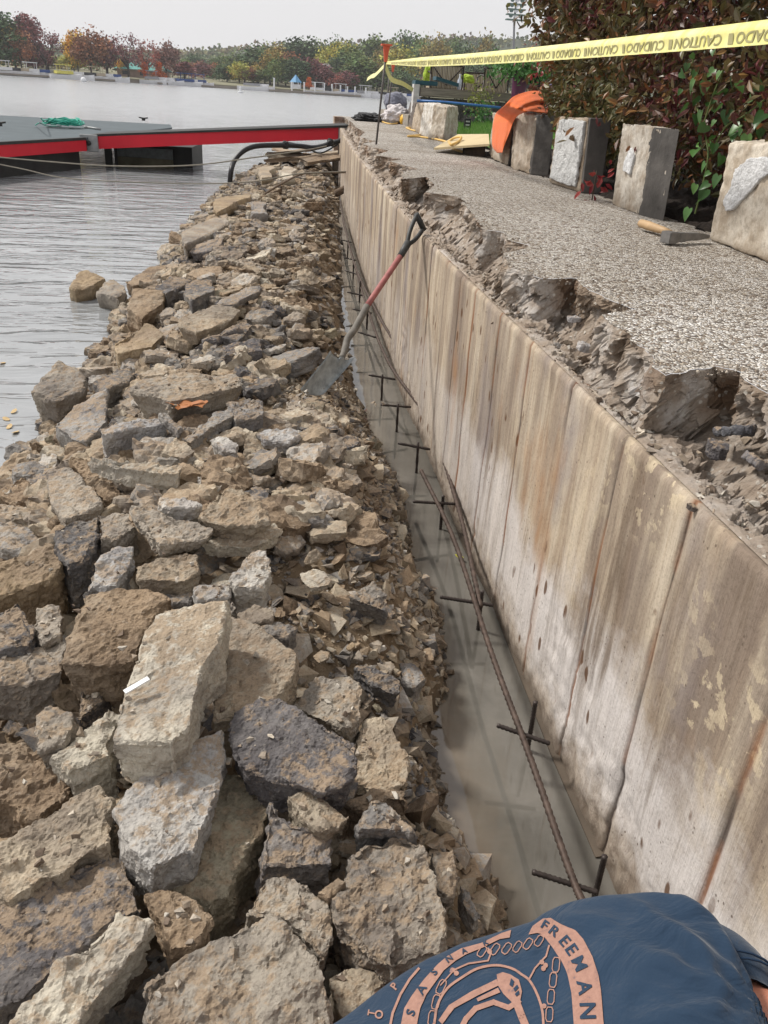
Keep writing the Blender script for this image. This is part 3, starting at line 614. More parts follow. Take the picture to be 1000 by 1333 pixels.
CRUMB = M('crumb', .95); CRUMB.col(CRUMB.mix(1.0, CRUMB.ramp(CRUMB.island(), [(0, (.16, .12, .09)), (.25, (.30, .24, .18)), (.45, (.38, .33, .27)), (.6, (.46, .42, .36)), (.75, (.24, .20, .16)), (.9, (.48, .42, .34))], 'CONSTANT'), CRUMB.ramp(CRUMB.noise(120, 4), [(.3, .6), (.6, 1.1)]), 'MULTIPLY')); CRUMB = CRUMB.m
def mat_agg():
    m = M('exposed_aggregate', .8); p2 = m.map((1, 1, 1)); dn = m.N.new('ShaderNodeVectorMath'); dn.operation = 'ADD'
    nt = m.N.new('ShaderNodeTexNoise'); nt.inputs['Scale'].default_value = 60; nt.inputs['Detail'].default_value = 2; m.L(p2, nt.inputs['Vector'])
    sc = m.N.new('ShaderNodeVectorMath'); sc.operation = 'SCALE'; sc.inputs['Scale'].default_value = .007; m.L(nt.outputs['Color'], sc.inputs[0]); m.L(p2, dn.inputs[0]); m.L(sc.outputs[0], dn.inputs[1]); v = dn.outputs[0]
    colr = m.voro(112, 'F1', v, 'Color'); d = m.voro(112, 'DISTANCE_TO_EDGE', v); rr = m.sep(colr)
    c = m.ramp(rr[0], [(0, (.10, .08, .065)), (.10, (.26, .20, .15)), (.26, (.48, .42, .34)), (.38, (.74, .69, .61)), (.56, (.84, .81, .75)), (.76, (.64, .60, .55)), (.88, (.90, .88, .85))], 'CONSTANT')
    c = m.mix(m.ramp(rr[1], [(0, .0), (1, .3)]), c, (.30, .24, .19))
    c = m.mix(m.ramp(d, [(.03, .9), (.12, 0)]), c, (.15, .13, .11))
    c = m.mix(m.ramp(m.noise(1.7, 5, .6), [(.32, .8), (.62, 0)]), c, m.mix(1.0, c, (.66, .62, .57), 'MULTIPLY')); c = m.mix(m.math('MULTIPLY', m.ramp(m.noise(9, 6, .7), [(.52, 0), (.66, .6)]), m.ramp(m.sep(m.pos())[0], [(.95, 1), (1.35, .2)])), c, (.33, .28, .22))
    e = m.attr('edge'); m.col(m.mix(e, c, (.35, .31, .27))); m.bump(m.ramp(d, [(0, 0), (.3, 1)]), .004, 1.0); return m.m
AGG = mat_agg()
from mathutils.geometry import delaunay_2d_cdt
pts2 = [Vector((q.x, q.y)) for q in dense] + [Vector(q) for q in ((3.2, dense[-1].y), (3.2, 17), (dense[0].x, 17.0))]
n_ = len(pts2); vo, eo, fo, _, _, _ = delaunay_2d_cdt(pts2, [(k, (k + 1) % n_) for k in range(n_)], [list(range(n_))], 1, 1e-6)
bm = bmesh.new(); vs = [bm.verts.new((v.x, v.y, CAPZ)) for v in vo]
for f_ in fo:
    try: bm.faces.new([vs[k] for k in f_])
    except ValueError: pass
bm.normal_update()
for f in bm.faces:
    if f.normal.z < 0: f.normal_flip()
tag(obj_bm('pavement', bm, AGG), kind='structure')
# end face of the walk and wall at the water
bm = bmesh.new(); bm_box(bm, 2.6, 17.2, .3, 2.6, .4, 1.45); tag(obj_bm('quay_end', bm, BRK), 'concrete end of the walk at the water behind the red walkway', 'wall')

# loose broken lumps lying on the ledge
LUMP = simple('lump_concrete', (.33, .315, .30), .9, var=.5, scale=14, bump=.008)
def lump(px, py, z, s, colr, label, sc=(1, 1, .8)):
    c = Pz(px, py, z); o = bpy.data.objects.new('concrete_lump', PROTO[rnd.randrange(len(PROTO))].copy()); COL.objects.link(o)
    o.location = c; o.scale = (s * sc[0], s * sc[1], s * 1.6 * sc[2]); o.rotation_euler = (rnd.uniform(-.5, .5), rnd.uniform(-.5, .5), rnd.uniform(0, 6))
    o.color = (*colr, 1); return tag(o, label, 'rubble', 'lumps of broken concrete on the wall ledge')
lump(955, 560, .95, .10, (.12, .12, .13), 'dark grey split lump under the walk edge near the right side of the photo')
lump(985, 600, .93, .09, (.30, .29, .29), 'grey lump beside the dark split one near the right side of the photo')
lump(935, 585, .93, .06, (.16, .15, .15), 'small dark lump left of the dark split one on the ledge')
lump(748, 415, .93, .06, (.60, .59, .58), 'white plaster coated lump in the wide bite of the broken edge')
lump(762, 452, .92, .05, (.62, .60, .58), 'second white lump lower in the wide bite of the broken edge')
lump(715, 392, .95, .10, (.15, .10, .065), 'brown earthy lump in the bite above the beginning of the ledge')
lump(640, 318, .95, .11, (.34, .32, .31), 'swirled grey lump bulging from the broken edge below the shovel grip')
lump(590, 272, .96, .10, (.17, .11, .07), 'brown lump behind the shovel grip')
lump(540, 240, .96, .11, (.16, .11, .07), 'dark brown lump between two broken slab tongues')
for q in [(880,610),(900,660),(930,640),(975,660),(950,690),(985,700),(860,590),(820,540),(780,505),(700,440),(725,450)]:
    lump(q[0], q[1], .895, rnd.uniform(.012, .028), rnd.choice([(.2, .17, .15), (.5, .48, .45), (.33, .28, .23)]), 'small crumb of broken concrete lying on the ledge of the wall')

g = np.random.default_rng(44); Vf = Vs[:, :int(NT * .62)].reshape(-1, 3); Vf = Vf[(Vf[:, 1] < 7)]; idx = g.integers(0, len(Vf), 3400); pc_ = Vf[idx]
ed = np.array([[q.x, q.y, CAPZ] for q in dense if q.y < 6]); ed2 = ed[g.integers(0, len(ed), 1300)] + np.stack([np.abs(g.normal(size=1300)) * .05, g.normal(size=1300) * .03, np.zeros(1300)], 1)
def chips(P_, smin, smax, seed, pw=2.5):
    rs = random.Random(seed); VV, FF, off = [], [], 0; pr = []
    for k in range(8):
        bm = rand_hull(rs, 8, rs.uniform(.4, .8)); bmesh.ops.triangulate(bm, faces=bm.faces[:]); bm.verts.index_update(); pr.append((np.array([v.co for v in bm.verts]), np.array([[v.index for v in f.verts] for f in bm.faces]))); bm.free()
    for p_ in P_:
        V, Fc = pr[rs.randrange(8)]; s = smin + (smax - smin) * rs.random() ** pw; A = np.array(Euler((rs.uniform(-.6, .6), rs.uniform(-.6, .6), rs.uniform(0, 6))).to_matrix()); VV.append(V @ A.T * s + p_ + (0, 0, s * .15)); FF.append(Fc + off); off += len(V)
    return mesh_np('chips', np.concatenate(VV), np.concatenate(FF))
bm = bmesh.new(); bm.from_mesh(chips(pc_, .003, .026, 1, 4.0)); bm.from_mesh(chips(ed2, .004, .011, 2)); tag(obj_bm('concrete_crumbs', bm, CRUMB), 'broken concrete crumbs and dust strewn on the wall ledge and walk edge', 'rubble', kind='stuff')
bm = bmesh.new(); n_c = 0; bvs = []
for o_ in COL.objects:
    if o_.type == 'MESH' and o_.name.startswith('stone') and o_.location.y < 3.4 and len(o_.data.vertices) > 1500: bvs.append((o_, BVHTree.FromPolygons([v.co for v in o_.data.vertices], [tuple(f.vertices) for f in o_.data.polygons])))
cp = []
for o_, bv in bvs:
    r_ = max(o_.dimensions.x, o_.dimensions.y) * .5 if o_.dimensions.x > 0 else .12; kk = rnd.randint(6, 34); cx_, cy_ = rnd.uniform(-.5, .5) * r_, rnd.uniform(-.5, .5) * r_
    for k in range(kk):
        h_ = bv.ray_cast(Vector((cx_ + rnd.gauss(0, .4) * r_, cy_ + rnd.gauss(0, .4) * r_, 1)), Vector((0, 0, -1)))
        if h_[0] and h_[1].z > .8: cp.append(tuple(h_[0] + o_.location))
tag(link_mesh('grit', chips(np.array(cp), .002, .022, 3, 2.6), CRUMB), 'small grit and pebbles scattered on top of the nearest big stones', 'grit', kind='stuff')

# ---------------------------------------------------------------- reinforcing bars
REB = simple('rusty_steel', (.085, .060, .048), .6, metal=.3, var=.6, scale=40)
REBD = simple('dark_steel', (.062, .050, .045), .5, metal=.4, var=.5, scale=40)
def rebar_bm(bm, a, b, r=.0065, bend=None):
    a, b = Vector(a), Vector(b); L = (b - a).length; n = max(8, int(L / .005)) if L < 1.3 and min(a.y, b.y) < 3 else max(6, int(L / .03)); n = min(n, 420)
    pts = []; rs = []
    for i in range(n + 1):
        t = i / n; p = a.lerp(b, t)
        if bend: p = p + Vector(bend) * math.sin(math.pi * t)
        pts.append(p); rs.append(r * (1.22 if i % 2 else .92))
    bm_tube(bm, pts, rs, 7)
def rebar(name, segs, mat, label, group):
    bm = bmesh.new()
    for sgm in segs: rebar_bm(bm, *sgm)
    return tag(obj_bm(name, bm, mat, smooth=True), label, 'rebar', group)
def chain_pts(pp, z): return [Pz(a, b, z) for a, b in pp]
def long_bar(pp, z, r, label):
    bm = bmesh.new(); pts = catmull(chain_pts(pp, z), 60 if len(pp) < 4 else 40); bm_tube(bm, pts, [r * (1.2 if i % 2 else .92) for i in range(len(pts))], 7)
    return tag(obj_bm('rebar', bm, REB, smooth=True), label, 'rebar', 'long reinforcing bars along the trench')
long_bar([(772,1190),(748,1150),(690,985),(640,850),(590,700),(548,612)], .13, .0075, 'thick ribbed steel bar running the length of the trench nearest the photographer')
long_bar([(645,700),(600,600),(560,520),(520,455),(490,405),(462,345),(448,290),(443,262)], .15, .0085, 'ribbed steel bar starting beside the wall and running far down the trench')
long_bar([(626,790),(595,655),(556,545),(505,470),(478,400),(458,330),(446,285)], .12, .0078, 'thinner steel bar between the wall and the other long bars')
CB = [((693,1135),(778,1162)),((647,944),(716,968)),((573,777),(642,788)),((538,653),(592,656)),((518,577),(560,585)),((496,527),(535,530)),((480,488),(515,494)),((466,432),(492,440)),((459,402),(484,408)),((452,380),(474,385)),((449,352),(468,358)),((447,335),(464,339)),((445,312),(458,316))]
UP = [(778,1160,1120),(692,955,928),(626,800,765),(576,672,640),(544,600,568),(518,548,520),(498,508,482)]
for i, (a, b) in enumerate(CB):
    yn = ['nearest the shirt', 'second from the shirt', 'third from the shirt', 'fourth from the shirt', 'fifth from the shirt', 'sixth from the shirt', 'seventh from the shirt']
    lab = 'short cross bar over the trench water, ' + yn[i] if i < 7 else 'short cross bar far along the trench, beyond the shovel'
    rebar('rebar', [(Pz(*a, .135), Pz(*b, .115), .0056)], REBD, lab, 'short cross bars in the trench')
ord_ = ['first', 'second', 'third', 'fourth', 'fifth', 'sixth', 'seventh']
for i, (x, y0, y1) in enumerate(UP):
    a = Pz(x, y0, .06); t = Vector((a.x - .005, a.y, .165 if i < 2 else .15)); a.z = -.15
    rebar('rebar', [(a, t, .0058)], REBD, ord_[i] + ' upright steel dowel standing in the trench, counted from the shirt', 'upright dowels in the trench')
for i, y in enumerate([5.6, 6.4, 7.3, 8.3]):
    x = float(wallx(y)) - .09; rebar('rebar', [((x, y, -.1), (x, y, .17), .007)], REBD, 'upright steel dowel far down the trench against the wall', 'far upright dowels in the trench')
# yellow tie scraps and leaf in the water
YEL = simple('yellow_plastic', (.62, .52, .06), .5)
WOOD = simple('form_board', (.10, .078, .058), .85, var=.4, scale=8)
bm = bmesh.new()
bp = [Pz(*q, .0) for q in [(778,1118),(722,990),(680,885),(642,786),(604,712),(570,622),(528,520),(490,412)]]
for a, b in zip(bp[:-1], bp[1:]):
    bm_hexa(bm, [(a.x - .012, a.y, -.1), (a.x + .02, a.y, -.1), (b.x + .02, b.y, -.1), (b.x - .012, b.y, -.1)], [(a.x - .005, a.y, .006), (a.x + .02, a.y, .010), (b.x + .02, b.y, .010), (b.x - .005, b.y, .006)])
tag(obj_bm('form_board', bm, WOOD), 'thin wet wooden strip along the foot of the wall at the water', 'board')

# ---------------------------------------------------------------- leaves lying about
LEAFM = M('fallen_leaf', .6); LEAFM.col(LEAFM.mix(LEAFM.noise(40, 3), LEAFM.objcol(), LEAFM.mix(1.0, LEAFM.objcol(), (.6, .5, .4), 'MULTIPLY'))); LEAFM = LEAFM.m
def leaf_mesh(name, curl=.15, lobes=False):
    bm = bmesh.new(); n = 18; c = bm.verts.new((0, 0, 0)); ring = []
    for i in range(n):
        a = 2 * math.pi * i / n; r = .5 * (1 - .45 * abs(math.sin(a))) * (1 + (.28 * math.cos(5 * a) if lobes else .05 * math.cos(9 * a)))
        ring.append(bm.verts.new((math.cos(a) * r, math.sin(a) * r * .95, curl * (math.cos(2 * a) * .5 + .3 * math.sin(a * 3)) * r)))
    for i in range(n): bm.faces.new((c, ring[i], ring[(i + 1) % n]))
    r = bmesh.ops.extrude_face_region(bm, geom=bm.faces[:]); bmesh.ops.translate(bm, verts=[g for g in r['geom'] if isinstance(g, bmesh.types.BMVert)], vec=(0, 0, -.012))
    bm.normal_update(); me = bpy.data.meshes.new(name); bm.to_mesh(me); bm.free(); me.materials.append(LEAFM); return me
LM = [leaf_mesh('leaf', .1), leaf_mesh('leaf', .35, True), leaf_mesh('leaf', .2, True)]
def leaf(px, py, z, s, colr, label, group, k=0, rot=None):
    c = Pz(px, py, z); o = bpy.data.objects.new('fallen_leaf', LM[k]); COL.objects.link(o); o.location = c; o.scale = (s,) * 3
    o.rotation_euler = rot or (rnd.uniform(-.2, .2), rnd.uniform(-.2, .2), rnd.uniform(0, 6)); o.color = (*colr, 1); tag(o, label, 'leaf', group)
for px, py in [(8,545),(20,562),(12,555),(18,535),(6,610),(38,640),(26,590),(3,472),(52,600)]:
    leaf(px, py, .006, .05, (.55, .42, .22), 'pale yellow leaf floating on the lake at the left edge', 'leaves floating on the lake')
for i, (px, py, z, s) in enumerate([(92,524,.05,.11),(112,508,.06,.07),(78,518,.04,.08),(104,500,.08,.07)]):
    leaf(px, py, z, s, (.50, .17, .03), 'orange maple leaf beside the lone grey tan boulder in the water', 'orange leaves by the lone boulder', 1)
for i, (px, py) in enumerate([(235,528),(258,527),(248,524)]):
    leaf(px, py, .46, .085, (.42, .17, .06), 'rusty curled leaf caught under the beam shaped stone', 'rusty leaves under the beam shaped stone', 1)
leaf(462, 692, .20, .05, (.45, .07, .03), 'single red leaf on the gravel beside the trench', None, 2)
leaf(598, 724, .02, .035, (.45, .45, .04), 'small yellow green leaf floating in the trench by the wall', None, 0)
leaf(30, 765, .30, .09, (.40, .16, .04), 'orange leaf under the ochre stone at the left edge', None, 1)
bm = bmesh.new(); bm_box(bm, 0, 0, 0, .046, .011, .0025, Euler((0, 0, .45))); bmesh.ops.subdivide_edges(bm, edges=bm.edges[:], cuts=3)
tg = obj_bm('white_tag', bm, simple('white_tag', (.8, .8, .79), .5)); tg.location = Pz(178, 892, .565); tg.rotation_euler = (.05, -.2, .1)
tag(tg, 'small white plastic strip lying on the big pale block', 'tag')

# ---------------------------------------------------------------- old footing blocks on the walk
def mat_block():
    m = M('old_block_concrete', .9); b = m.objcol(); n = m.noise(9, 6, .65); n2 = m.noise(50, 7, .7)
    c = m.mix(m.ramp(n, [(.38, .75), (.60, 0)]), b, m.mix(1.0, b, (.50, .42, .34), 'MULTIPLY')); c = m.mix(m.ramp(n2, [(.35, .6), (.5, 0)]), c, m.mix(1.0, b, (.5, .46, .42), 'MULTIPLY'))
    c = m.mix(m.ramp(m.noise(16, 8, .7), [(.60, 0), (.68, .5)]), c, (.62, .58, .52)); z = m.sep(m.pos())[2]
    c = m.mix(m.ramp(m.math('ADD', m.math('SUBTRACT', z, CAPZ), m.math('MULTIPLY', m.noise(12, 3), .04)), [(.02, .6), (.09, 0)]), c, (.20, .15, .10))
    m.col(c); m.bump(m.mix(.5, n2, m.noise(140, 6, .7)), .008, .9); return m.m
BLK = mat_block()
SIDE = simple('block_side_shade', (.085, .078, .072), .85, var=.55, scale=7, bump=.004)  # near-black colour that paints shade on the right faces of the blocks
PLAST = simple('plaster', (.68, .68, .67), .85, var=.12, scale=22, bump=.02)
def block(base, top, label, colr=(.42, .36, .29), zb=CAPZ, ht=.39, face=None, side_shade=True, rough_=.007):
    a, b, c = [Pz(x, y, zb) for x, y in base]; A, B, Cc = [Py(x, y, q_.y) for (x, y), q_ in zip(top, (a, b, c))]; d = a + c - b; D = A + Cc - B
    root = empty('footing_block', (b.x, b.y, zb), label, 'block', 'old concrete blocks lined up on the walk')
    def solid(pts_b, pts_t, name, mat, vox=.009, amp=rough_, colr=colr):
        bm = bmesh.new(); bm_hexa(bm, pts_b, pts_t); bmesh.ops.recalc_face_normals(bm, faces=bm.faces[:])
        cu_ = 40 if vox < .009 else 26; bmesh.ops.subdivide_edges(bm, edges=bm.edges[:], cuts=cu_, use_grid_fill=True)
        for _ in range(4): bmesh.ops.smooth_vert(bm, verts=bm.verts[:], factor=.5, use_axis_x=True, use_axis_y=True, use_axis_z=True)
        bm.normal_update(); me = bpy.data.meshes.new(name); bm.to_mesh(me); bm.free(); me.polygons.foreach_set('use_smooth', [True] * len(me.polygons)); carve_mesh(me, amp, 9, rnd.randint(1, 99)); carve_mesh(me, amp * .4, 40, rnd.randint(1, 99))
        o = link_mesh(name, me, mat); o.color = (*colr, 1); return adopt(o, root)
    dist = (b - CAM).length; vox = max(.006, dist * .0018)
    if side_shade:    # pale cast body with an added dark slab painting the shade on its right side
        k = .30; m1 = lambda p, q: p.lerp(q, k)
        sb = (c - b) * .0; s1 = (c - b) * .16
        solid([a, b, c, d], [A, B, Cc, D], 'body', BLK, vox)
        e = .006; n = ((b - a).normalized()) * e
        solid([b + s1 * .5 + n * 3, c + n * 3, c - n * 6, b + s1 * .5 - n * 6], [B + s1 * .5 + n * 3, Cc + n * 3, Cc - n * 6, B + s1 * .5 - n * 6], 'shade_slab', SIDE, vox, .0015)
    else: solid([a, b, c, d], [A, B, Cc, D], 'body', BLK, vox)
    if face:         # a patch of old mortar stuck on the broad face
        nrm = (b - a).cross(Vector((0, 0, 1))).normalized(); nrm = nrm if nrm.dot(CAM - a) > 0 else -nrm
        def onf(u, v): p = a.lerp(b, u); q = A.lerp(B, u); return p.lerp(q, v)
        pts = [onf(u, v) for u, v in face[0]]; bm = bmesh.new(); lo = [p - nrm * .006 for p in pts]; hi = [p + nrm * (.014 if face[1] is PLAST else .010) for p in pts]
        bm_hexa(bm, lo, hi); bmesh.ops.recalc_face_normals(bm, faces=bm.faces[:]); me = remesh(bm, .004 if dist < 5 else .006, 'mortar_patch', 2); carve_mesh(me, .006 if face[1] is PLAST else .0035, 25, 7); carve_mesh(me, .0015, 90, 8)
        o = link_mesh('mortar_patch', me, face[1]); adopt(o, root)
    return root
MORT = simple('mortar', (.66, .66, .66), .9, var=.3, scale=20, bump=.01)
block([(922,312),(1012,348),(1100,330)], [(948,183),(1045,186),(1130,182)], 'large sandy block cut off by the right edge of the photo, next to the hammer', (.64, .58, .49), ht=.42, side_shade=False,
      face=([(.38, .85), (.22, .74), (.20, .58), (.13, .42), (.20, .33), (.30, .36), (.44, .50), (.60, .68), (.80, .80), (.60, .88)], MORT))
block([(797,266),(830,279),(862,287)], [(811,160),(849,165),(883,168)], 'sandy block with shade painted on one side, right of the white plastered one', (.54, .50, .44), face=([(.30, .45), (.55, .42), (.62, .66), (.45, .74), (.30, .62)], MORT))
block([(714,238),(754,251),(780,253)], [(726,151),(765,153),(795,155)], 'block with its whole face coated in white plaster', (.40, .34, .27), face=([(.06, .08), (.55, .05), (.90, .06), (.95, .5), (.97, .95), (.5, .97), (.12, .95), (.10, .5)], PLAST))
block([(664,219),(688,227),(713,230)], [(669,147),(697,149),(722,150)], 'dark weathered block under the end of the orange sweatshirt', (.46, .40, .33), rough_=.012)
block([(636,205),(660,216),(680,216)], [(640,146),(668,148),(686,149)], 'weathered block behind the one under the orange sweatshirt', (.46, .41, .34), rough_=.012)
block([(556,181),(577,184),(597,182)], [(566,136),(583,138),(597,138)], 'nearest block of the far group, with a pale smooth side', (.50, .45, .38), rough_=.014, side_shade=False)
block([(545,176),(560,181),(576,180)], [(551,134),(566,135),(580,135)], 'second block of the far group, with a white crusted face', (.66, .64, .60), rough_=.014, side_shade=False)
block([(535,169),(547,175),(562,174)], [(541,134),(551,135),(564,134)], 'third block of the far group of split blocks', (.46, .39, .31), rough_=.014, side_shade=False)
block([(528,161),(536,169),(550,168)], [(534,132),(541,134),(552,133)], 'dark block furthest away in the far group, next to the grey bag', (.15, .13, .12), rough_=.012, side_shade=False)

# hammer
HW = simple('hammer_wood', (.46, .31, .17), .55, var=.25, scale=30); STEEL = simple('worn_steel', (.23, .22, .21), .5, metal=.5, var=.35, scale=30)
h0 = Pz(833, 290, CAPZ + .03); h1 = Pz(873, 303, CAPZ + .025); ham = empty('hammer', (h1.x, h1.y, CAPZ), 'hammer with a wooden grip and grey head lying against the sandy block', 'hammer')
bm = bmesh.new(); d = h1 - h0; bm_tube(bm, [h0, h0 + d * .04, h0 + d * .3, h0 + d * .7, h1], [.010, .017, .019, .016, .012], 12); adopt(obj_bm('handle', bm, HW, smooth=True), ham)
g0 = Pz(866, 309, CAPZ + .028); g1 = Pz(921, 307, CAPZ + .028); e = (g1 - g0); bm = bmesh.new()
up = Vector((0, 0, 1)); sd_ = e.cross(up).normalized()
prev = []
for t, wd, hh in ((0, .026, .022), (.18, .026, .022), (.24, .018, .017), (.40, .019, .018), (.48, .013, .015), (.75, .014, .014), (1, .015, .006)):
    p = g0 + e * t; prev.append([bm.verts.new(p + sd_ * wd * sx + up * hh * sz) for sx, sz in ((-1, -1), (1, -1), (1, 1), (-1, 1))])
for r0, r1 in zip(prev[:-1], prev[1:]):
    for k in range(4): bm.faces.new((r0[k], r0[(k + 1) % 4], r1[(k + 1) % 4], r1[k]))
bm.faces.new(prev[0][::-1]); bm.faces.new(prev[-1]); bmesh.ops.recalc_face_normals(bm, faces=bm.faces[:]); bevel_bm(bm, .003, 2); adopt(obj_bm('head', bm, STEEL), ham)

# ---------------------------------------------------------------- shovel
sh0, shg = Pz(455, 462, .43), Pz(545, 290, 1.0)
shg = Px(541, 296, .745); grip_dir = None
SHG = simple('grip_plastic', (.05, .05, .048), .5, var=.5, scale=30); SHR = simple('faded_red_shaft', (.34, .12, .11), .55, var=.4, scale=25); BLADE = simple('dirty_steel_blade', (.34, .37, .38), .55, metal=.05, var=.55, scale=25, bump=.001)
GALV = simple('grey_steel', (.16, .145, .125), .7, metal=.0, var=.4, scale=30)
top = Px(546, 291, .72); bot = Pz(402, 511, .37); sock = bot.lerp(top, .20)
SHV = empty('shovel', bot, 'D handled shovel with a red shaft leaning from the rubble onto the wall', 'shovel')
ax = (top - bot).normalized()
def at_px(px, py, t):  # a point seen at this pixel, at the depth the leaning shaft has there
    p = bot.lerp(top, t); return Pd(px, py, (p - CAM).length)
q = [at_px(449, 455, .24), at_px(462, 428, .36), at_px(478, 398, .47), at_px(521, 334, .76), at_px(528, 322, .82)]
bm = bmesh.new(); bm_tube(bm, catmull([at_px(445, 466, .18), q[0], at_px(453, 440, .30), q[1], q[2]], 6), [.0135] * 5 + [.0155] * 20, 12); adopt(obj_bm('socket', bm, GALV, smooth=True), SHV)
bm = bmesh.new(); bm_tube(bm, catmull([q[2], q[3]], 6), .0135, 12); adopt(obj_bm('shaft', bm, SHR, smooth=True), SHV)
g_a, g_t = at_px(521, 334, .76), at_px(547, 289, 1.0); gd = (g_t - g_a); side = gd.cross(Vector((0, 1, .3))).normalized()
bm = bmesh.new(); bm_tube(bm, [g_a, g_a + gd * .25, g_a + gd * .38], [.015, .017, .018], 12)
for s in (-1, 1): bm_tube(bm, catmull([g_a + gd * .33, g_a + gd * .55 + side * .022 * s, g_a + gd * .80 + side * .034 * s, g_t + side * .036 * s], 6), .0105, 10)
bm_tube(bm, [g_t - side * .045, g_t + side * .045], .014, 14); adopt(obj_bm('grip', bm, SHG, smooth=True), SHV)
# blade: dished square mouthed pan
b_tl, b_tr = at_px(438, 459, .19), at_px(456, 475, .16); b_bl, b_br = at_px(398, 508, .0), at_px(415, 520, -.02)
b_tl = at_px(434, 462, .19); wid = (b_tr - b_tl).normalized(); ln = (b_bl - b_tl); nb = wid.cross(ln).normalized(); nb = nb if nb.z > 0 else -nb
c_top = (b_tl + b_tr) / 2; c_bot = (b_bl + b_br) / 2; wv = (b_tr - b_tl) * .5; wv = (wid * .50 + CF * .80 + Vector((0, 0, .3))).normalized() * .085; lv = c_bot - c_top
bm = bmesh.new(); NU, NV = 16, 20; gridv = []
for j in range(NV + 1):
    v = j / NV; row = []
    for i in range(NU + 1):
        u = i / NU * 2 - 1; ww = 1.0 - .10 * v; sh_ = .35 * max(0, 1 - v / .10) if abs(u) > .3 else 0
        p = c_top + lv * v + wv * u * ww + nb * (.030 * abs(u) ** 3 + .012 * (1 - v) * (1 - u * u) * -1 + (.035 * max(0, 1 - v / .18) ** 1 * (1 if abs(u) < .2 else .5)))
        row.append(bm.verts.new(p))
    gridv.append(row)
for j in range(NV):
    for i in range(NU): bm.faces.new((gridv[j][i], gridv[j][i + 1], gridv[j + 1][i + 1], gridv[j + 1][i]))
r = bmesh.ops.extrude_face_region(bm, geom=bm.faces[:]); bmesh.ops.translate(bm, verts=[g for g in r['geom'] if isinstance(g, bmesh.types.BMVert)], vec=-nb * .003)
bmesh.ops.recalc_face_normals(bm, faces=bm.faces[:]); adopt(obj_bm('blade', bm, BLADE, smooth=True), SHV)

# ---------------------------------------------------------------- stakes with orange caps and caution tape
STK = simple('stake_steel', (.10, .09, .085), .6, metal=.3); CAPM = simple('orange_cap', (.62, .12, .06), .5, var=.15)
def stake(b, h, label, s=1.0):
    r_ = empty('stake', b, label, 'stake', 'steel stakes with orange safety caps')
    bm = bmesh.new(); b = Vector(b); t = b + Vector((.05 * s, 0, h)); bm_tube(bm, [b - Vector((0, 0, .1)), t], .0085 * s, 8); adopt(obj_bm('rod', bm, STK, smooth=True), r_)
    bm = bmesh.new(); bm_tube(bm, [t - Vector((0, 0, .07 * s)), t - Vector((0, 0, .03 * s)), t + Vector((0, 0, .0)), t + Vector((0, 0, .035 * s)), t + Vector((0, 0, .045 * s))], [.014 * s, .018 * s, .022 * s, .029 * s, .031 * s], 14)
    bm_box(bm, t.x, t.y, t.z + .052 * s, .085 * s, .085 * s, .012 * s); adopt(obj_bm('safety_cap', bm, CAPM, smooth=False), r_); return t
s1 = Pz(489, 188, CAPZ); T1 = stake((s1.x, s1.y, CAPZ), .80, 'steel stake with an orange cap that holds up the long yellow tape', 1.15)
s2 = Pz(484, 153, CAPZ); T2 = stake((s2.x, s2.y - 2.2, CAPZ), .86, 'second orange capped stake, further away and left of the taped one', 1.25)
tube('rod', [(2.2, 16.4, .95), (2.22, 16.4, 1.75)], .012, STK); bpy.data.objects['rod'] if 0 else None
_o = COL.objects[-1]; _o.name = 'stake'; tag(_o, 'thin bare steel rod standing behind the taped stake', 'stake')
TAPE = M('caution_tape', .35); TAPE.col(TAPE.mix(TAPE.ramp(TAPE.noise(1, 3, .5, TAPE.map((6, 30, 3))), [(.35, 0), (.65, 1)]), (.72, .66, .20), (.80, .76, .36)))
TAPE.b.inputs['Specular IOR Level'].default_value = .5; TAPE.b.inputs['Subsurface Weight'].default_value = .0
TAPE.bump(TAPE.noise(1, 2, .5, TAPE.map((30, 60, 4))), .004, .7); TAPE = TAPE.m; INK = simple('tape_ink', (.33, .30, .14), .5, var=.1)
A0 = T1 - Vector((0, 0, .085)); A1 = Pd(1000, 27, 2.9); A1 = A0 + (A1 - A0) * 1.35
LT = (A1 - A0).length; td = (A1 - A0).normalized(); ts = td.cross(Vector((0, 0, 1))).normalized(); 
if ts.dot(CAM - A0) < 0: ts = -ts
tu = ts.cross(td).normalized(); tu = tu if tu.z > 0 else -tu
WT = .076
def tape_pt(s, v, off=0.0):  # s 0..1 along, v 0..1 bottom to top; the upper part folds back under the pull
    sag = -.028 * math.sin(math.pi * s); tw = .30 + .25 * math.sin(3.0 * s + .6); pin = .35 + .65 * min(1, s / .18)
    y = (v - .5) * WT * pin
    bend = max(0, v - .58) / .42
    p = A0 + td * (LT * s) + tu * (y * (1 - .25 * bend) + sag) - ts * (.030 * bend ** 1.2 * pin + .008 * math.sin(v * 3)) + ts * tw * y * .35
    rip = .0022 * math.sin(s * LT * 55 + v * 4) * (1 - v)
    return p + ts * (off + rip)
TP = empty('caution_tape', A0, 'long yellow caution tape stretched from the orange capped stake past the hedge', 'tape')
bm = bmesh.new(); NS, NVt = 500, 10; G = [[bm.verts.new(tape_pt(i / NS, j / NVt)) for j in range(NVt + 1)] for i in range(NS + 1)]
for i in range(NS):
    for j in range(NVt): bm.faces.new((G[i][j], G[i + 1][j], G[i + 1][j + 1], G[i][j + 1]))
adopt(obj_bm('ribbon', bm, TAPE, smooth=True), TP)
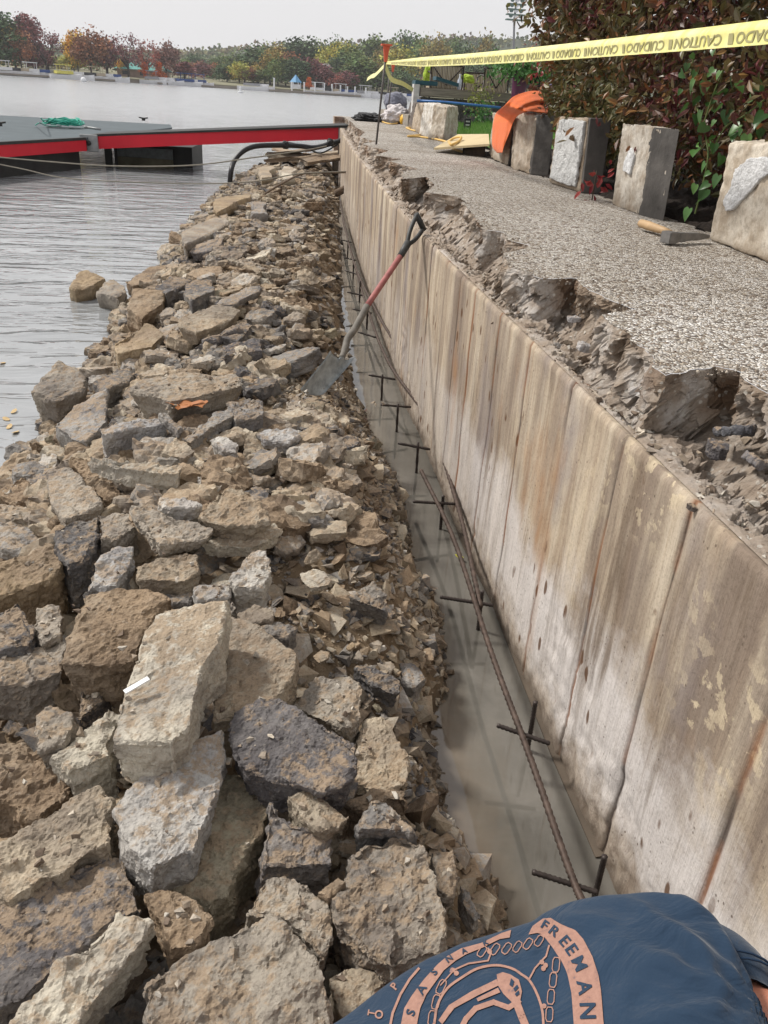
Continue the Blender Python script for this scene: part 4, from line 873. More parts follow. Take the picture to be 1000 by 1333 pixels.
def text_mesh(body, size=1.0, bold=0.0):
    cu = bpy.data.curves.new('txt', 'FONT'); cu.body = body; cu.size = size; cu.align_x = 'CENTER'; cu.align_y = 'CENTER'; cu.offset = bold; cu.resolution_u = 3
    o = bpy.data.objects.new('txt', cu); COL.objects.link(o); me = evaluated(o, 'lettering'); bpy.data.objects.remove(o); return me
bm = bmesh.new(); words = ['CAUTION', 'CUIDADO']; s = LT - .12; k = 0
tms = [text_mesh(w_, 1, .02) for w_ in words]; tme = None; bm.free()
while s > .25:
    bm = bmesh.new()
    me_ = tms[k % 2]; wd = .30; t2 = bmesh.new(); t2.from_mesh(me_); bmesh.ops.triangulate(t2, faces=t2.faces[:]); xs_ = [v.co.x for v in t2.verts]; ys_ = [v.co.y for v in t2.verts]; x0, x1, y0, y1 = min(xs_), max(xs_), min(ys_), max(ys_)
    mp = {}
    for v in t2.verts:
        u = (v.co.x - x0) / (x1 - x0); vv = (v.co.y - y0) / (y1 - y0)   # the tape hangs upside down
        mp[v] = bm.verts.new(tape_pt((s - wd * u) / LT, .50 - .42 * vv + .02, .0015))
    for f in t2.faces: bm.faces.new([mp[v] for v in f.verts])
    t2.free(); s -= wd + .05
    q0, q1 = s + .035, s + .012
    for a_, b_ in ((.0, .0),):
        b3 = bmesh.new(); b3.faces.new([b3.verts.new(tape_pt(ss / LT, vv, .0015)) for ss, vv in ((s + .04, .10), (s + .015, .10), (s + .005, .50), (s + .03, .50))]); adopt(obj_bm('stripe', b3, INK), TP)
    s -= .03; k += 1; adopt(obj_bm('lettering', bm, INK), TP)
# slack end of the tape towards the patio and a scrap to the second stake
def ribbon(name, pts, wdt, mat, label, wv=(0, 0, 1)):
    P_ = catmull(pts, 10); bm = bmesh.new(); prev = None
    for i, p in enumerate(P_):
        a = Vector(wv); v = [bm.verts.new(p - a * wdt * .5), bm.verts.new(p + Vector((0, .004, 0))), bm.verts.new(p + a * wdt * .5)]
        if prev:
            for k in range(2): bm.faces.new((prev[k], v[k], v[k + 1], prev[k + 1]))
        prev = v
    return tag(obj_bm(name, bm, mat, smooth=True), label, 'tape')
ribbon('caution_tape', [T1 - Vector((0, 0, .11)), Py(510, 103, 10.5), Py(525, 109, 12), Py(538, 117, 13.4)], .055, TAPE, 'yellow tape sagging from the taped stake to the patio wall', (.2, 0, .97))
ribbon('caution_tape', [T1 - Vector((0, 0, .10)), Py(489, 97, 9.6), Py(484, 99, 11), Py(478, 103, 12)], .055, TAPE, 'loose twisted end of yellow tape between the two stakes', (.3, 0, .9))

# ---------------------------------------------------------------- hedge, vine, bed
def leaf_cloud(pts, nrm, size, rs, asp=.45, cols=None):
    """numpy leaves: each leaf is a bent six point blade"""
    n = len(pts); g = np.random.default_rng(rs); d = g.normal(size=(n, 3)); d[:, 2] -= .3; d /= np.linalg.norm(d, axis=1)[:, None]
    m = nrm + .9 * g.normal(size=(n, 3)); s = np.cross(d, m); s /= np.linalg.norm(s, axis=1)[:, None] + 1e-9; u = np.cross(s, d); L = size * g.uniform(.6, 1.3, n)
    prof = [(0, 0, 0), (.35, .5, .06), (.7, .36, .02), (1, 0, -.12), (.7, -.36, .02), (.35, -.5, .06)]
    V = np.stack([pts + d * (L * a)[:, None] + s * (L * b * asp)[:, None] + u * (L * c)[:, None] for a, b, c in prof], 1).reshape(-1, 3)
    b = np.arange(n)[:, None] * 6; F = np.concatenate([b + np.array([0, 1, 2, 3]), b + np.array([0, 3, 4, 5])]); return V, F
def mat_leaf(name, stops, gloss=.45, obj=False, posn=None):
    m = M(name, gloss); c = m.ramp(m.island(), stops)
    if obj: c = m.mix(1.0, m.objcol(), m.ramp(m.island(), stops), 'MULTIPLY')
    if posn: c = m.mix(m.ramp(m.noise(posn[0], 3), [(.42, 0), (.58, posn[1])]), c, m.ramp(m.island(), posn[2]))
    m.col(c); m.b.inputs['Specular IOR Level'].default_value = .4
    tr = m.N.new('ShaderNodeBsdfTranslucent'); m.L(c, tr.inputs[0]); ad = m.N.new('ShaderNodeMixShader'); ad.inputs[0].default_value = .25
    m.L(m.b.outputs[0], ad.inputs[1]); m.L(tr.outputs[0], ad.inputs[2]); m.L(ad.outputs[0], m.out.inputs[0]); return m.m
HEDGE = mat_leaf('purple_hedge_leaf', [(0, (.085, .022, .026)), (.25, (.16, .040, .042)), (.45, (.10, .055, .03)), (.6, (.15, .105, .04)), (.8, (.075, .085, .035)), (.92, (.25, .085, .04)), (1, (.33, .20, .07))],
    .4, False, (1.1, .75, [(0, (.12, .15, .05)), (.4, (.075, .10, .035)), (.7, (.19, .16, .055)), (1, (.24, .09, .035))]))
WOODY = simple('bark', (.075, .055, .04), .9, var=.4, scale=40)
def hedge_surface(n, g):
    y = 2.0 + 4.75 * g.random(n); z = 1.16 + 2.1 * g.random(n) ** .8
    front = 2.02 + .10 * fbm(y * 2.2, z * 2.2, 0, 51) - .20 * np.clip((z - 1.7) / .8, 0, 1) + .12 * np.clip((1.45 - z) / .3, 0, 1) - .18 * np.clip((z - 2.2) / .6, 0, 1)
    top = 3.2 + .3 * fbm(y * 1.7, z * 0, 0, 52); end = np.where(y > 6.3, (y - 6.3) ** 2 * .8, 0)
    dep = g.random(n) ** 1.7 * .55; x = front + dep + end
    ok = z < top; return x[ok], y[ok], z[ok]
g_ = np.random.default_rng(77); x, y, z = hedge_surface(52000, g_)
# twigs reaching out beyond the face so the outline is uneven
tw = []
for k in range(130):
    yy_, zz_ = g_.uniform(2.4, 6.6), g_.uniform(1.25, 2.9); L_ = g_.uniform(.1, .38); dr = np.array([-.8, g_.normal() * .6 - .0, g_.uniform(-.1, .9)]); dr /= np.linalg.norm(dr)
    bx = 2.05 - .22 * min(1, max(0, (zz_ - 1.7) / .8)); t = g_.random(16); tw.append(np.array([bx, yy_, zz_]) + dr * (t * L_)[:, None] + g_.normal(size=(16, 3)) * .02)
for k in range(60):     # the far end towards the patio
    yy_, zz_ = g_.uniform(5.9, 6.7), g_.uniform(1.3, 3.2); L_ = g_.uniform(.2, .6); dr = np.array([-.35, 1, g_.uniform(-.2, .8)]); dr /= np.linalg.norm(dr); t = g_.random(22)
    tw.append(np.array([2.1, yy_, zz_]) + dr * (t * L_)[:, None] + g_.normal(size=(22, 3)) * .025)
P_ = np.concatenate([np.stack([x, y, z], 1)] + tw); HG = empty('hedge', (2.4, 4.2, 1.0), 'tall dark purple and green leaved hedge behind the row of blocks', 'hedge')
V, Fq = leaf_cloud(P_, np.array([-1, -.3, .6]), .058, 5); adopt(link_mesh('leaves', mesh_np('leaves', V, Fq), HEDGE), HG)
bm = bmesh.new()
for k in range(70):
    yy_ = rnd.uniform(2.2, 6.7); x0 = rnd.uniform(2.35, 2.65); a = Vector((x0, yy_, 1.0)); b = a + Vector((rnd.uniform(-.45, .1), rnd.uniform(-.3, .3), rnd.uniform(.9, 2.0))); m_ = a.lerp(b, .5) + Vector((rnd.uniform(-.08, .08), rnd.uniform(-.08, .08), 0)); bm_tube(bm, catmull([a, m_, b], 4), [.012 - .001 * i for i in range(9)], 5)
adopt(obj_bm('stems', bm, WOODY), HG)
MULCH = simple('mulch', (.030, .021, .016), .95, var=.6, scale=30, bump=.02)
xs = np.linspace(1.93, 3.6, 70); ys = np.linspace(-1.2, 8, 200); me = grid_mesh('garden_bed', xs, ys, lambda X, Y: CAPZ + .012 + .02 * (fbm(X * 20, Y * 20, 0, 61) + .5) + .05 * np.clip((X - 2.0) / .5, 0, 1) - .03 * (X < 1.96), False)
tag(link_mesh('garden_bed', me, MULCH), kind='structure')
bm = bmesh.new(); bm_box(bm, 3.4, 9.0, .5, .5, 17, 1.0)
# vine with heart shaped leaves
VINE = mat_leaf('vine_leaf', [(0, (.04, .10, .025)), (.4, (.06, .15, .035)), (.7, (.11, .22, .06)), (1, (.03, .07, .02))], .35)
def heart(size, q, n):
    """outline of a heart leaf in its own plane, tip down"""
    out = []
    for x_, y_ in ((0, -1), (.28, -.62), (.52, -.15), (.56, .18), (.36, .42), (.1, .34), (0, .22), (-.1, .34), (-.36, .42), (-.56, .18), (-.52, -.15), (-.28, -.62)):
        out.append(Vector((x_ * size * .6, y_ * size * .6, .10 * size * abs(x_) - .12 * size * y_ * y_)))
    return out
VN = empty('vine', Pz(900, 278, CAPZ + .02), 'green heart leaved vine climbing the front of the hedge beside the hammer', 'vine')
bm = bmesh.new(); rs = random.Random(4); vpos = []
for (px, py) in [(896,85),(905,95),(912,60+30),(925,72+20),(935,95),(902,108),(888,118),(920,110),(940,120),(950,105),(908,128),(925,135),(890,140),(905,152),(917,165),(930,158),(944,148),(912,180),(925,178),(896,150),(905,196),(922,200),(932,190),(915,215),(925,225),(935,232),(920,240),(902,243),(910,262),(895,275),(918,250),(940,205),(962,170),(975,180),(985,160),(990,135),(978,128),(965,110),(988,170),(955,175),(995,150),(970,150),(960,165),(900,72),(930,65),(948,80),(985,110),(888,95),(915,148),(935,140),(1005,130),(1010,170)]:
    vpos.append(Px(px + rs.uniform(-3, 3), py, 1.93 + rs.uniform(-.06, .10) - (.07 if py < 120 else 0)))
for p in vpos:
    s_ = rs.uniform(.035, .085); e_ = Euler((R(-70) + rs.gauss(0, .5), rs.gauss(0, .5), R(-75) + rs.gauss(0, .8))).to_matrix() if 0 else (Euler((R(75) + rs.gauss(0, .45), rs.gauss(0, .45), R(-60) + rs.gauss(0, .6))).to_matrix())
    o_ = heart(s_, None, 0); c_ = bm.verts.new(p + e_ @ Vector((0, -.1 * s_, -.02 * s_))); ring = [bm.verts.new(p + e_ @ v) for v in o_]
    for i in range(len(ring)): bm.faces.new((c_, ring[i], ring[(i + 1) % len(ring)]))
adopt(obj_bm('leaves', bm, VINE, smooth=True), VN)
bm = bmesh.new()
for pth in ([(905,278),(915,240),(922,200),(915,165),(905,130),(900,95),(905,70)], [(925,200),(945,165),(970,150),(995,130)], [(915,165),(930,120),(945,85)]):
    bm_tube(bm, catmull([Px(a, b, 1.98) for a, b in pth], 6), .004, 5)
adopt(obj_bm('stem', bm, simple('vine_stem', (.10, .13, .04), .7)), VN)
# a few red sprigs at the foot of the hedge and blossoms by its far end
RED = mat_leaf('red_leaf', [(0, (.20, .02, .03)), (1, (.34, .06, .05))], .4)
def sprig(px, py, yd, n, sz, mat, label, cat, name='seedling', spread=.05):
    b = Py(px, py, yd); g = np.random.default_rng(int(px)); pt = np.array(b) + g.normal(size=(n, 3)) * spread; V, Fq = leaf_cloud(pt, np.array([0, -1, 1.]), sz, int(py))
    r_ = empty(name, b, label, cat); adopt(link_mesh('leaves', mesh_np('leaves', V, Fq), mat), r_); tube('stem', [b - Vector((0, 0, .12)), b + Vector((0, 0, spread))], .004, WOODY); adopt(COL.objects[-1], r_); return r_
sprig(775, 235, 4.6, 22, .05, RED, 'little dark red seedling between the white faced and the sandy block', 'plant')
PINK = mat_leaf('pink_petal', [(0, (.62, .09, .14)), (1, (.75, .20, .22))]); LILAC = mat_leaf('lilac_petal', [(0, (.36, .27, .62)), (1, (.50, .40, .75))])
sprig(760, 108, 7.4, 90, .045, PINK, 'pink blossoms showing behind the far end of the hedge', 'flowers', 'flower', .09)
sprig(737, 108, 7.3, 70, .04, LILAC, 'round lilac flower head behind the far end of the hedge', 'flower', 'flower', .035)
sprig(720, 82, 7.4, 90, .05, RED, 'bright red leaves just under the tape at the far end of the hedge', 'plant', 'shrub', .12)
# tree behind with pale gold leaves, its branches reaching in from the right
GOLD = mat_leaf('gold_leaf', [(0, (.22, .18, .06)), (.5, (.14, .14, .05)), (1, (.32, .24, .10))])
TR = empty('young_tree', (4.6, 11, 1.0), 'loose gold leaved tree rising behind the left end of the hedge', 'tree'); g = np.random.default_rng(9); cl = []
bm = bmesh.new(); bm_tube(bm, [(4.6, 11, .9), (4.5, 11, 2.5), (4.4, 11, 4.4)], [.06, .05, .02], 8)
for k in range(16):
    c_ = Vector((rnd.uniform(3.15, 5.2), rnd.uniform(10.2, 11.8), rnd.uniform(2.55, 4.6))); bm_tube(bm, catmull([(4.5, 11, 1.8 + k * .1), tuple(c_.lerp(Vector((4.5, 11, 2.6)), .4)), tuple(c_)], 4), [.02 - .002 * i for i in range(9)], 5); cl.append(np.array(c_) + g.normal(size=(210, 3)) * .20)
adopt(obj_bm('branches', bm, WOODY), TR); V, Fq = leaf_cloud(np.concatenate(cl), np.array([0, -1, 1.]), .075, 3, .7); adopt(link_mesh('leaves', mesh_np('leaves', V, Fq), GOLD), TR)

# ---------------------------------------------------------------- orange sweatshirt over the blocks
def mat_cloth(name, c, dark=.6, rough=.9):
    m = M(name, rough); n = m.noise(14, 5, .6)
    m.col(m.mix(m.ramp(n, [(.35, .5), (.6, 0)]), c, tuple(v * dark for v in c))); m.b.inputs['Sheen Weight'].default_value = .15
    m.bump(m.mix(.6, m.noise(22, 5, .6), m.noise(300, 3, .5)), .006, .7); return m.m
ORANGE = mat_cloth('orange_fleece', (.78, .16, .035), .75)
rowsL = [(647,199),(641,190),(641,172),(642,160),(646,147),(657,137),(668,126),(683,120),(697,118),(714,121),(724,128)]
rowsR = [(654,199),(657,189),(664,172),(669,158),(675,150),(684,146),(692,145),(700,146),(708,147),(716,149),(722,150)]
b_x = Pz(664, 219, CAPZ); yb = b_x.y; dpt = [yb - .14, yb - .13, yb - .12, yb - .11, yb - .10, yb - .03, yb + .04, yb + .10, yb + .16, yb + .22, yb + .26]
dptR = [yb - .10, yb - .10, yb - .10, yb - .10, yb - .09, yb - .07, yb - .07, yb - .07, yb - .05, yb - .03, yb]
sxx = [1.87, 1.87, 1.87, 1.87, 1.88]
Lc = catmull([Px(*q, sxx[k]) if k < 5 else Py(*q, 6.3 + .06 * (k - 5)) for k, q in enumerate(rowsL)], 6); Rc = catmull([Px(*q, 1.83) if k < 5 else Py(*q, 6.1 + .03 * (k - 5)) for k, q in enumerate(rowsR)], 6)
bm = bmesh.new(); G = []
for i, (a, b) in enumerate(zip(Lc, Rc)):
    row = []; 
    for j in range(25):
        u = j / 24; p = a.lerp(b, u); out = (CAM - p).normalized(); bulge = math.sin(math.pi * u) * .05
        fold = .020 * math.sin(u * 9 + i * .10) * math.sin(math.pi * u) + .010 * noise.noise(p * 14) + .008 * math.sin(u * 22 + i * .23)
        row.append(bm.verts.new(p + out * (bulge + fold) * min(1, .35 + i / 12)))
    G.append(row)
for i in range(len(G) - 1):
    for j in range(24): bm.faces.new((G[i][j], G[i][j + 1], G[i + 1][j + 1], G[i + 1][j]))
r = bmesh.ops.extrude_face_region(bm, geom=bm.faces[:]); cdir = (Vector((b_x.x, yb, 1.3)) - CAM).normalized()
bmesh.ops.translate(bm, verts=[g for g in r['geom'] if isinstance(g, bmesh.types.BMVert)], vec=cdir * .035); bmesh.ops.recalc_face_normals(bm, faces=bm.faces[:])
tag(obj_bm('sweatshirt', bm, ORANGE, smooth=True), 'bright orange sweatshirt with a hanging sleeve draped over two weathered blocks', 'sweatshirt')

# ---------------------------------------------------------------- plywood, cord, bag, post
PLY = simple('plywood', (.52, .42, .25), .8, var=.15, scale=5, bump=.002)
pc = [Pz(565, 195, CAPZ + .02), Pz(637, 190, CAPZ + .10), Pz(636, 177, CAPZ + .16), Pz(596, 177, CAPZ + .10)]
bm = bmesh.new(); bm_hexa(bm, pc, [p + Vector((0, 0, .018)) for p in pc]); bmesh.ops.recalc_face_normals(bm, faces=bm.faces[:])
tag(obj_bm('plywood_sheet', bm, PLY), 'thin sheet of plywood lying propped on the walk beside the far blocks', 'plywood')
bm = bmesh.new(); p0 = pc[1].lerp(pc[0], .45); p1 = pc[1].lerp(pc[2], .1)
bm_hexa(bm, [Vector((p0.x + .05, p0.y + .12, CAPZ)), Vector((p1.x, p1.y + .12, CAPZ)), Vector((p1.x, p1.y + .25, CAPZ)), Vector((p0.x + .05, p0.y + .25, CAPZ))], [Vector((p0.x + .05, p0.y + .12, CAPZ + .045)), Vector((p1.x, p1.y + .12, CAPZ + .085)), Vector((p1.x, p1.y + .25, CAPZ + .09)), Vector((p0.x + .05, p0.y + .25, CAPZ + .055))])
tag(obj_bm('timber_offcut', bm, WOODY), 'dark timber offcut under the raised edge of the plywood', 'timber')
CORD = simple('yellow_cord', (.66, .43, .14), .6, var=.1)
cz = CAPZ + .012
def cord(pts, label, r=.011, mat=None, cat='cord', zz=None):
    P_ = [Pz(a, b, zz if zz else cz) for a, b in pts]; o = tube('extension_cord' if cat == 'cord' else cat, catmull(P_, 8), r, mat or CORD); return tag(o, label, cat)
cord([(493,157),(508,161),(520,160),(533,158),(541,161),(538,166),(529,166),(540,170),(555,171),(548,175),(531,177),(548,178),(572,182),(584,186),(590,193),(605,198),(625,200),(640,199)], 'tan extension cord winding along the walk to the plywood')
o_ = tube('extension_cord', catmull([Pz(583, 186, CAPZ + .06), Pz(590, 180, CAPZ + .11), Pz(600, 178, CAPZ + .14), Pz(598, 183, CAPZ + .11), Pz(588, 188, CAPZ + .08), Pz(584, 184, CAPZ + .08)], 8), .011, CORD); tag(o_, 'loop of tan cord lying on top of the plywood sheet', 'cord')
c_ = Pz(607, 176, CAPZ); PST = empty('ground_light', (c_.x, c_.y, CAPZ), 'short black slotted light post standing in the grass by the plywood', 'light post')
bm = bmesh.new(); bm_box(bm, c_.x, c_.y, CAPZ + .10, .085, .085, .22); bevel_bm(bm, .006, 2); adopt(obj_bm('housing', bm, simple('black_plastic', (.02, .02, .022), .5)), PST)
for k in range(4):
    bm = bmesh.new(); bm_box(bm, c_.x - .005, c_.y - .045, CAPZ + .045 + k * .043, .055, .006, .018); adopt(obj_bm('lens', bm, simple('grey_lens', (.45, .45, .43), .4)), PST)
def blob(name, c, sx, sy, sz, mat, label, cat, seed=1, amp=.12, rot=0, parent=None):
    bm = bmesh.new(); bmesh.ops.create_icosphere(bm, subdivisions=5, radius=1)
    for v in bm.verts:
        n = noise.fractal(v.co * 1.6 + Vector((seed, 0, 0)), .8, 2.0, 4); r_ = 1 + amp * n - amp * .5 * abs(noise.noise(v.co * 5 + Vector((seed, 0, 0))))
        v.co = Vector((v.co.x * sx, v.co.y * sy, max(v.co.z, -.75) * sz)) * r_
    bmesh.ops.rotate(bm, verts=bm.verts[:], cent=(0, 0, 0), matrix=Matrix.Rotation(rot, 3, 'Y')); bmesh.ops.translate(bm, verts=bm.verts[:], vec=c)
    o = obj_bm(name, bm, mat, parent, smooth=True); 
    return tag(o, label, cat) if label else o
gb = Pz(511, 158, CAPZ); blob('tarp_bundle', (gb.x + .02, 15.9, CAPZ + .30), .22, .25, .18, mat_cloth('grey_tarp', (.17, .175, .22), .7), 'grey blue rolled tarp bundle at the far end of the walk', 'tarp', 3, .15, .2)
blob('sack', (Pz(513, 160, CAPZ).x, 15.0, CAPZ + .12), .23, .2, .16, mat_cloth('white_sack', (.60, .56, .56), .75), 'crumpled whitish sack in front of the grey blue tarp bundle', 'sack', 8, .3)
blob('tool_case', (Pz(518, 160, CAPZ).x, 14.7, CAPZ + .07), .065, .07, .085, simple('yellow_case', (.75, .42, .04), .45), 'small yellow bucket shaped object beside the whitish sack', 'container', 9, .06)
blob('hose_coil', (Pz(478, 157, CAPZ).x, 15.3, CAPZ + .05), .26, .25, .085, simple('black_rubber_coil', (.02, .02, .022), .5, bump=.02), 'dark heap of coiled line at the far corner of the walk', 'hose', 5, .3)

# ---------------------------------------------------------------- lawn and patio
GRASS = M('lawn', .9); n = GRASS.noise(6, 5, .6); n2 = GRASS.noise(1, 4, .6, GRASS.map((60, 25, 60)))
GRASS.col(GRASS.mix(n2, GRASS.ramp(n, [(.3, (.075, .17, .03)), (.7, (.13, .27, .05))]), (.045, .10, .02))); GRASS.bump(n2, .02, .8); GRASS = GRASS.m
me = grid_mesh('lawn', np.linspace(2.25, 14, 60), np.linspace(8.3, 13.6, 60), lambda X, Y: CAPZ - .0 + .03 + .10 * np.clip((X - 2.35) / 1.0, 0, 1) + .012 * fbm(X * 9, Y * 9, 0, 71), False)
tag(link_mesh('lawn', me, GRASS), kind='structure')
g = np.random.default_rng(12); n = 9000; gx = 2.4 + 3.4 * g.random(n) ** 1.2; gy_ = 9.5 + 4 * g.random(n); gz_ = CAPZ + .03 + .10 * np.clip((gx - 2.35) / 1.0, 0, 1)
h_ = g.uniform(.03, .075, n); dx = g.normal(size=n) * .018; dy = g.normal(size=n) * .018; w_ = .0045
V = np.stack([np.stack([gx - w_, gy_, gz_], 1), np.stack([gx + w_, gy_, gz_], 1), np.stack([gx + dx, gy_ + dy, gz_ + h_], 1)], 1).reshape(-1, 3)
BLADEM = mat_leaf('grass_blade', [(0, (.08, .19, .03)), (.6, (.14, .29, .055)), (1, (.22, .33, .10))], .6)
tag(link_mesh('grass', mesh_np('grass', V, np.arange(n * 3).reshape(-1, 3)), BLADEM), 'short green lawn between the far blocks and the patio wall', 'grass', kind='stuff')
BANKM = simple('patio_ground', (.28, .25, .21), .95, var=.3, scale=3, bump=.01)
bm = bmesh.new(); pg_ = [(2.25, 14.1), (60, 14.1), (60, 60), (8, 30), (2.25, 17.6)]; bm_hexa(bm, [(a, b, -.5) for a, b in pg_], [(a, b, 1.19) for a, b in pg_]); tag(obj_bm('patio_ground', bm, BANKM), kind='structure')
TIM = M('grey_timber', .9); t_ = TIM.noise(1, 6, .7, TIM.map((3, 8, 60))); TIM.col(TIM.ramp(t_, [(.3, (.12, .10, .085)), (.55, (.27, .235, .195)), (.8, (.36, .32, .27))])); TIM.bump(t_, .006); TIM = TIM.m
STW = simple('stacked_stone', (.17, .16, .15), .95, var=.6, scale=5, bump=.03)
PW = empty('patio_wall', (3.5, 14, 1.0), 'low dark stone wall with a weathered timber on top edging the patio', 'wall')
bm = bmesh.new(); bm_box(bm, 5.95, 13.95, 1.25, 7.1, .26, .42)
adopt(obj_bm('stone_face', bm, STW), PW)
for k in range(26):
    bm = bmesh.new(); bm_box(bm, 2.55 + (k % 13) * .30 + rnd.uniform(-.03, .03), 13.80, 1.20 + .16 * (k // 13), rnd.uniform(.2, .28), .07, .13); bevel_bm(bm, .015, 2); me_ = bpy.data.meshes.new('stone'); bm.to_mesh(me_); bm.free(); carve_mesh(me_, .01, 9, k); o = link_mesh('stone', me_, STW); adopt(o, PW)
for k, (x0, x1) in enumerate([(2.36, 5.0), (5.01, 9.5)]):
    bm = bmesh.new(); bm_box(bm, (x0 + x1) / 2, 13.86, 1.53, x1 - x0, .2, .125); bevel_bm(bm, .01, 2); adopt(obj_bm('timber', bm, TIM), PW)
bm = bmesh.new(); bm_box(bm, 2.30, 13.84, 1.38, .09, .16, .50); adopt(obj_bm('post', bm, simple('white_post', (.55, .54, .52), .7, var=.4)), PW)
BLU = simple('blue_pipe', (.05, .16, .42), .4)
tag(tube('pipe', [Py(543, 131, 13.2), Py(580, 133, 13.1), Py(652, 140, 12.9)], .018, BLU), 'long blue pipe lying in front of the patio wall', 'pipe')
CASE = simple('teal_case', (.02, .075, .10), .45)
def boxpx(name, a, b, y, dep, mat, label, cat, th=None):
    A, B = Py(*a, y), Py(*b, y); bm = bmesh.new(); bm_box(bm, (A.x + B.x) / 2, y + dep / 2, (A.z + B.z) / 2, abs(B.x - A.x), dep, abs(A.z - B.z)); bevel_bm(bm, .008, 2); return tag(obj_bm(name, bm, mat), label, cat)
boxpx('tool_box', (541, 104), (570, 112), 13.80, .3, CASE, 'flat dark teal box on the left end of the patio timber', 'box')
bm = bmesh.new(); a, b = Py(568, 104, 13.8), Py(597, 113, 13.8); bm_hexa(bm, [a, b, b + Vector((0, .3, 0)), a + Vector((0, .3, 0))], [a + Vector((0, 0, .05)), b + Vector((0, 0, .05)), b + Vector((0, .3, .05)), a + Vector((0, .3, .05))]); tag(obj_bm('serving_tray', bm, CASE), 'dark teal flat tray leaning off the teal box on the patio timber', 'tray')
# patio chairs
STR = M('striped_fabric', .8); x, y, z = STR.sep(STR.pos()); wv = STR.math('FRACT', STR.math('MULTIPLY', x, 13)); STR.col(STR.ramp(wv, [(0, (.40, .34, .24)), (.2, (.13, .10, .07)), (.36, (.48, .42, .32)), (.55, (.25, .20, .13)), (.72, (.52, .47, .37)), (.86, (.18, .14, .10))], 'CONSTANT')); STR = STR.m
FRM = simple('bronze_frame', (.045, .035, .03), .45, metal=.3)
def patio_chair(xl, xr, y, zt, label, zfl=1.19):
    r_ = empty('patio_chair', ((xl + xr) / 2, y, zfl), label, 'chair', 'striped patio chairs'); zb = zfl + .40
    def tb(name, pts, r=.014): o = tube(name, pts, r, FRM, None, 6); return adopt(o, r_)
    tb('back_frame', catmull([(xl, y, zb), (xl, y + .01, zt - .04), (xl + .03, y + .01, zt), (xr - .03, y + .01, zt), (xr, y + .01, zt - .04), (xr, y, zb)], 4))
    tb('back_brace', [(xl, y - .02, zt), ((xl + xr) / 2, y - .02, zb + .06)], .010); tb('back_brace', [(xr, y - .02, zt), ((xl + xr) / 2, y - .02, zb + .06)], .010)
    for sx in (xl, xr): tb('arm', catmull([(sx, y, zb + .22), (sx, y + .25, zb + .24), (sx, y + .5, zb + .2)], 3))
    for sx in (xl, xr):
        for sy in (0, .48): tb('leg', [(sx, y + sy, zfl), (sx, y + sy, zb + .2)])
    bm = bmesh.new(); bm_box(bm, (xl + xr) / 2, y + .035, (zb + zt) / 2, xr - xl - .03, .04, zt - zb - .02); bevel_bm(bm, .01, 2); adopt(obj_bm('back_cushion', bm, STR), r_)
    bm = bmesh.new(); bm_box(bm, (xl + xr) / 2, y + .27, zb + .02, xr - xl - .03, .5, .06); bevel_bm(bm, .02, 2); adopt(obj_bm('seat', bm, STR), r_)
yc = 14.3; A, B = Py(562, 85, yc), Py(604, 85, yc); patio_chair(A.x, B.x, yc, A.z + .02, 'striped patio chair on the left, behind the teal box')
A, B = Py(632, 88, yc), Py(664, 90, yc); patio_chair(A.x, B.x, yc, A.z, 'striped patio chair next to the purple flower pot')
A, B = Py(617, 95, 15.2), Py(634, 95, 15.2); patio_chair(A.x - .15, B.x + .1, 15.2, A.z, 'lower striped chair between the other two patio chairs')
NEON = mat_cloth('neon_vest', (.36, .50, .05), .8)
blob('safety_vest', Py(557, 97, 14.6), .07, .07, .14, NEON, 'neon yellow vest hanging by the left patio chair', 'vest', 2, .25)
blob('safety_vest', Py(608, 103, 14.75), .13, .07, .07, NEON, 'neon yellow cloth behind the patio chairs in the middle', 'vest', 6, .3)
a = Py(598, 112, 13.9); BT = empty('bottle', (a.x, 13.9, 1.6), 'clear plastic water bottle standing on the patio timber', 'bottle')
bm = bmesh.new(); bm_tube(bm, [(a.x, 13.9, 1.595), (a.x, 13.9, 1.60), (a.x, 13.9, 1.72), (a.x, 13.9, 1.76), (a.x, 13.9, 1.785)], [.03, .033, .033, .014, .013], 12); adopt(obj_bm('body', bm, simple('bottle_plastic', (.55, .58, .66), .25, var=.1), smooth=True), BT)
bm = bmesh.new(); bm_tube(bm, [(a.x, 13.9, 1.785), (a.x, 13.9, 1.81)], .017, 10); adopt(obj_bm('cap', bm, simple('white_cap', (.75, .75, .78), .4)), BT)
# flower pot
PURP = simple('purple_glaze', (.13, .035, .085), .35, var=.2)
a, b = Py(672, 117, 13.2), Py(672, 92, 13.2); PT = empty('flower_pot', (a.x, 13.2, a.z), 'purple glazed pot with a leafy green plant behind the orange sweatshirt', 'pot'); wr = (Py(690, 100, 13.2).x - Py(670, 100, 13.2).x) / 2; cx = Py(680, 100, 13.2).x
bm = bmesh.new(); bm_tube(bm, [(cx, 13.3, 1.15), (cx, 13.3, a.z), (cx, 13.3, b.z - .03), (cx, 13.3, b.z - .03), (cx, 13.3, b.z)], [wr * .75, wr * .9, wr * 1.05, wr * 1.12, wr * 1.12], 24); adopt(obj_bm('pot', bm, PURP, smooth=False), PT)
LEAFG = mat_leaf('pot_leaf', [(0, (.05, .14, .04)), (.5, (.09, .22, .06)), (1, (.16, .30, .10))])
g = np.random.default_rng(31); pt = np.array([cx + .05, 13.2, b.z + .06]) + g.normal(size=(900, 3)) * [.26, .18, .085]; V, Fq = leaf_cloud(pt, np.array([0, -.5, 1.]), .075, 8, .55); adopt(link_mesh('plant', mesh_np('plant', V, Fq), LEAFG), PT)
boxpx('planter', (691, 98), (705, 118), 13.4, .3, simple('black_planter', (.02, .022, .028), .5), 'black planter between the purple pot and the hedge', 'planter')
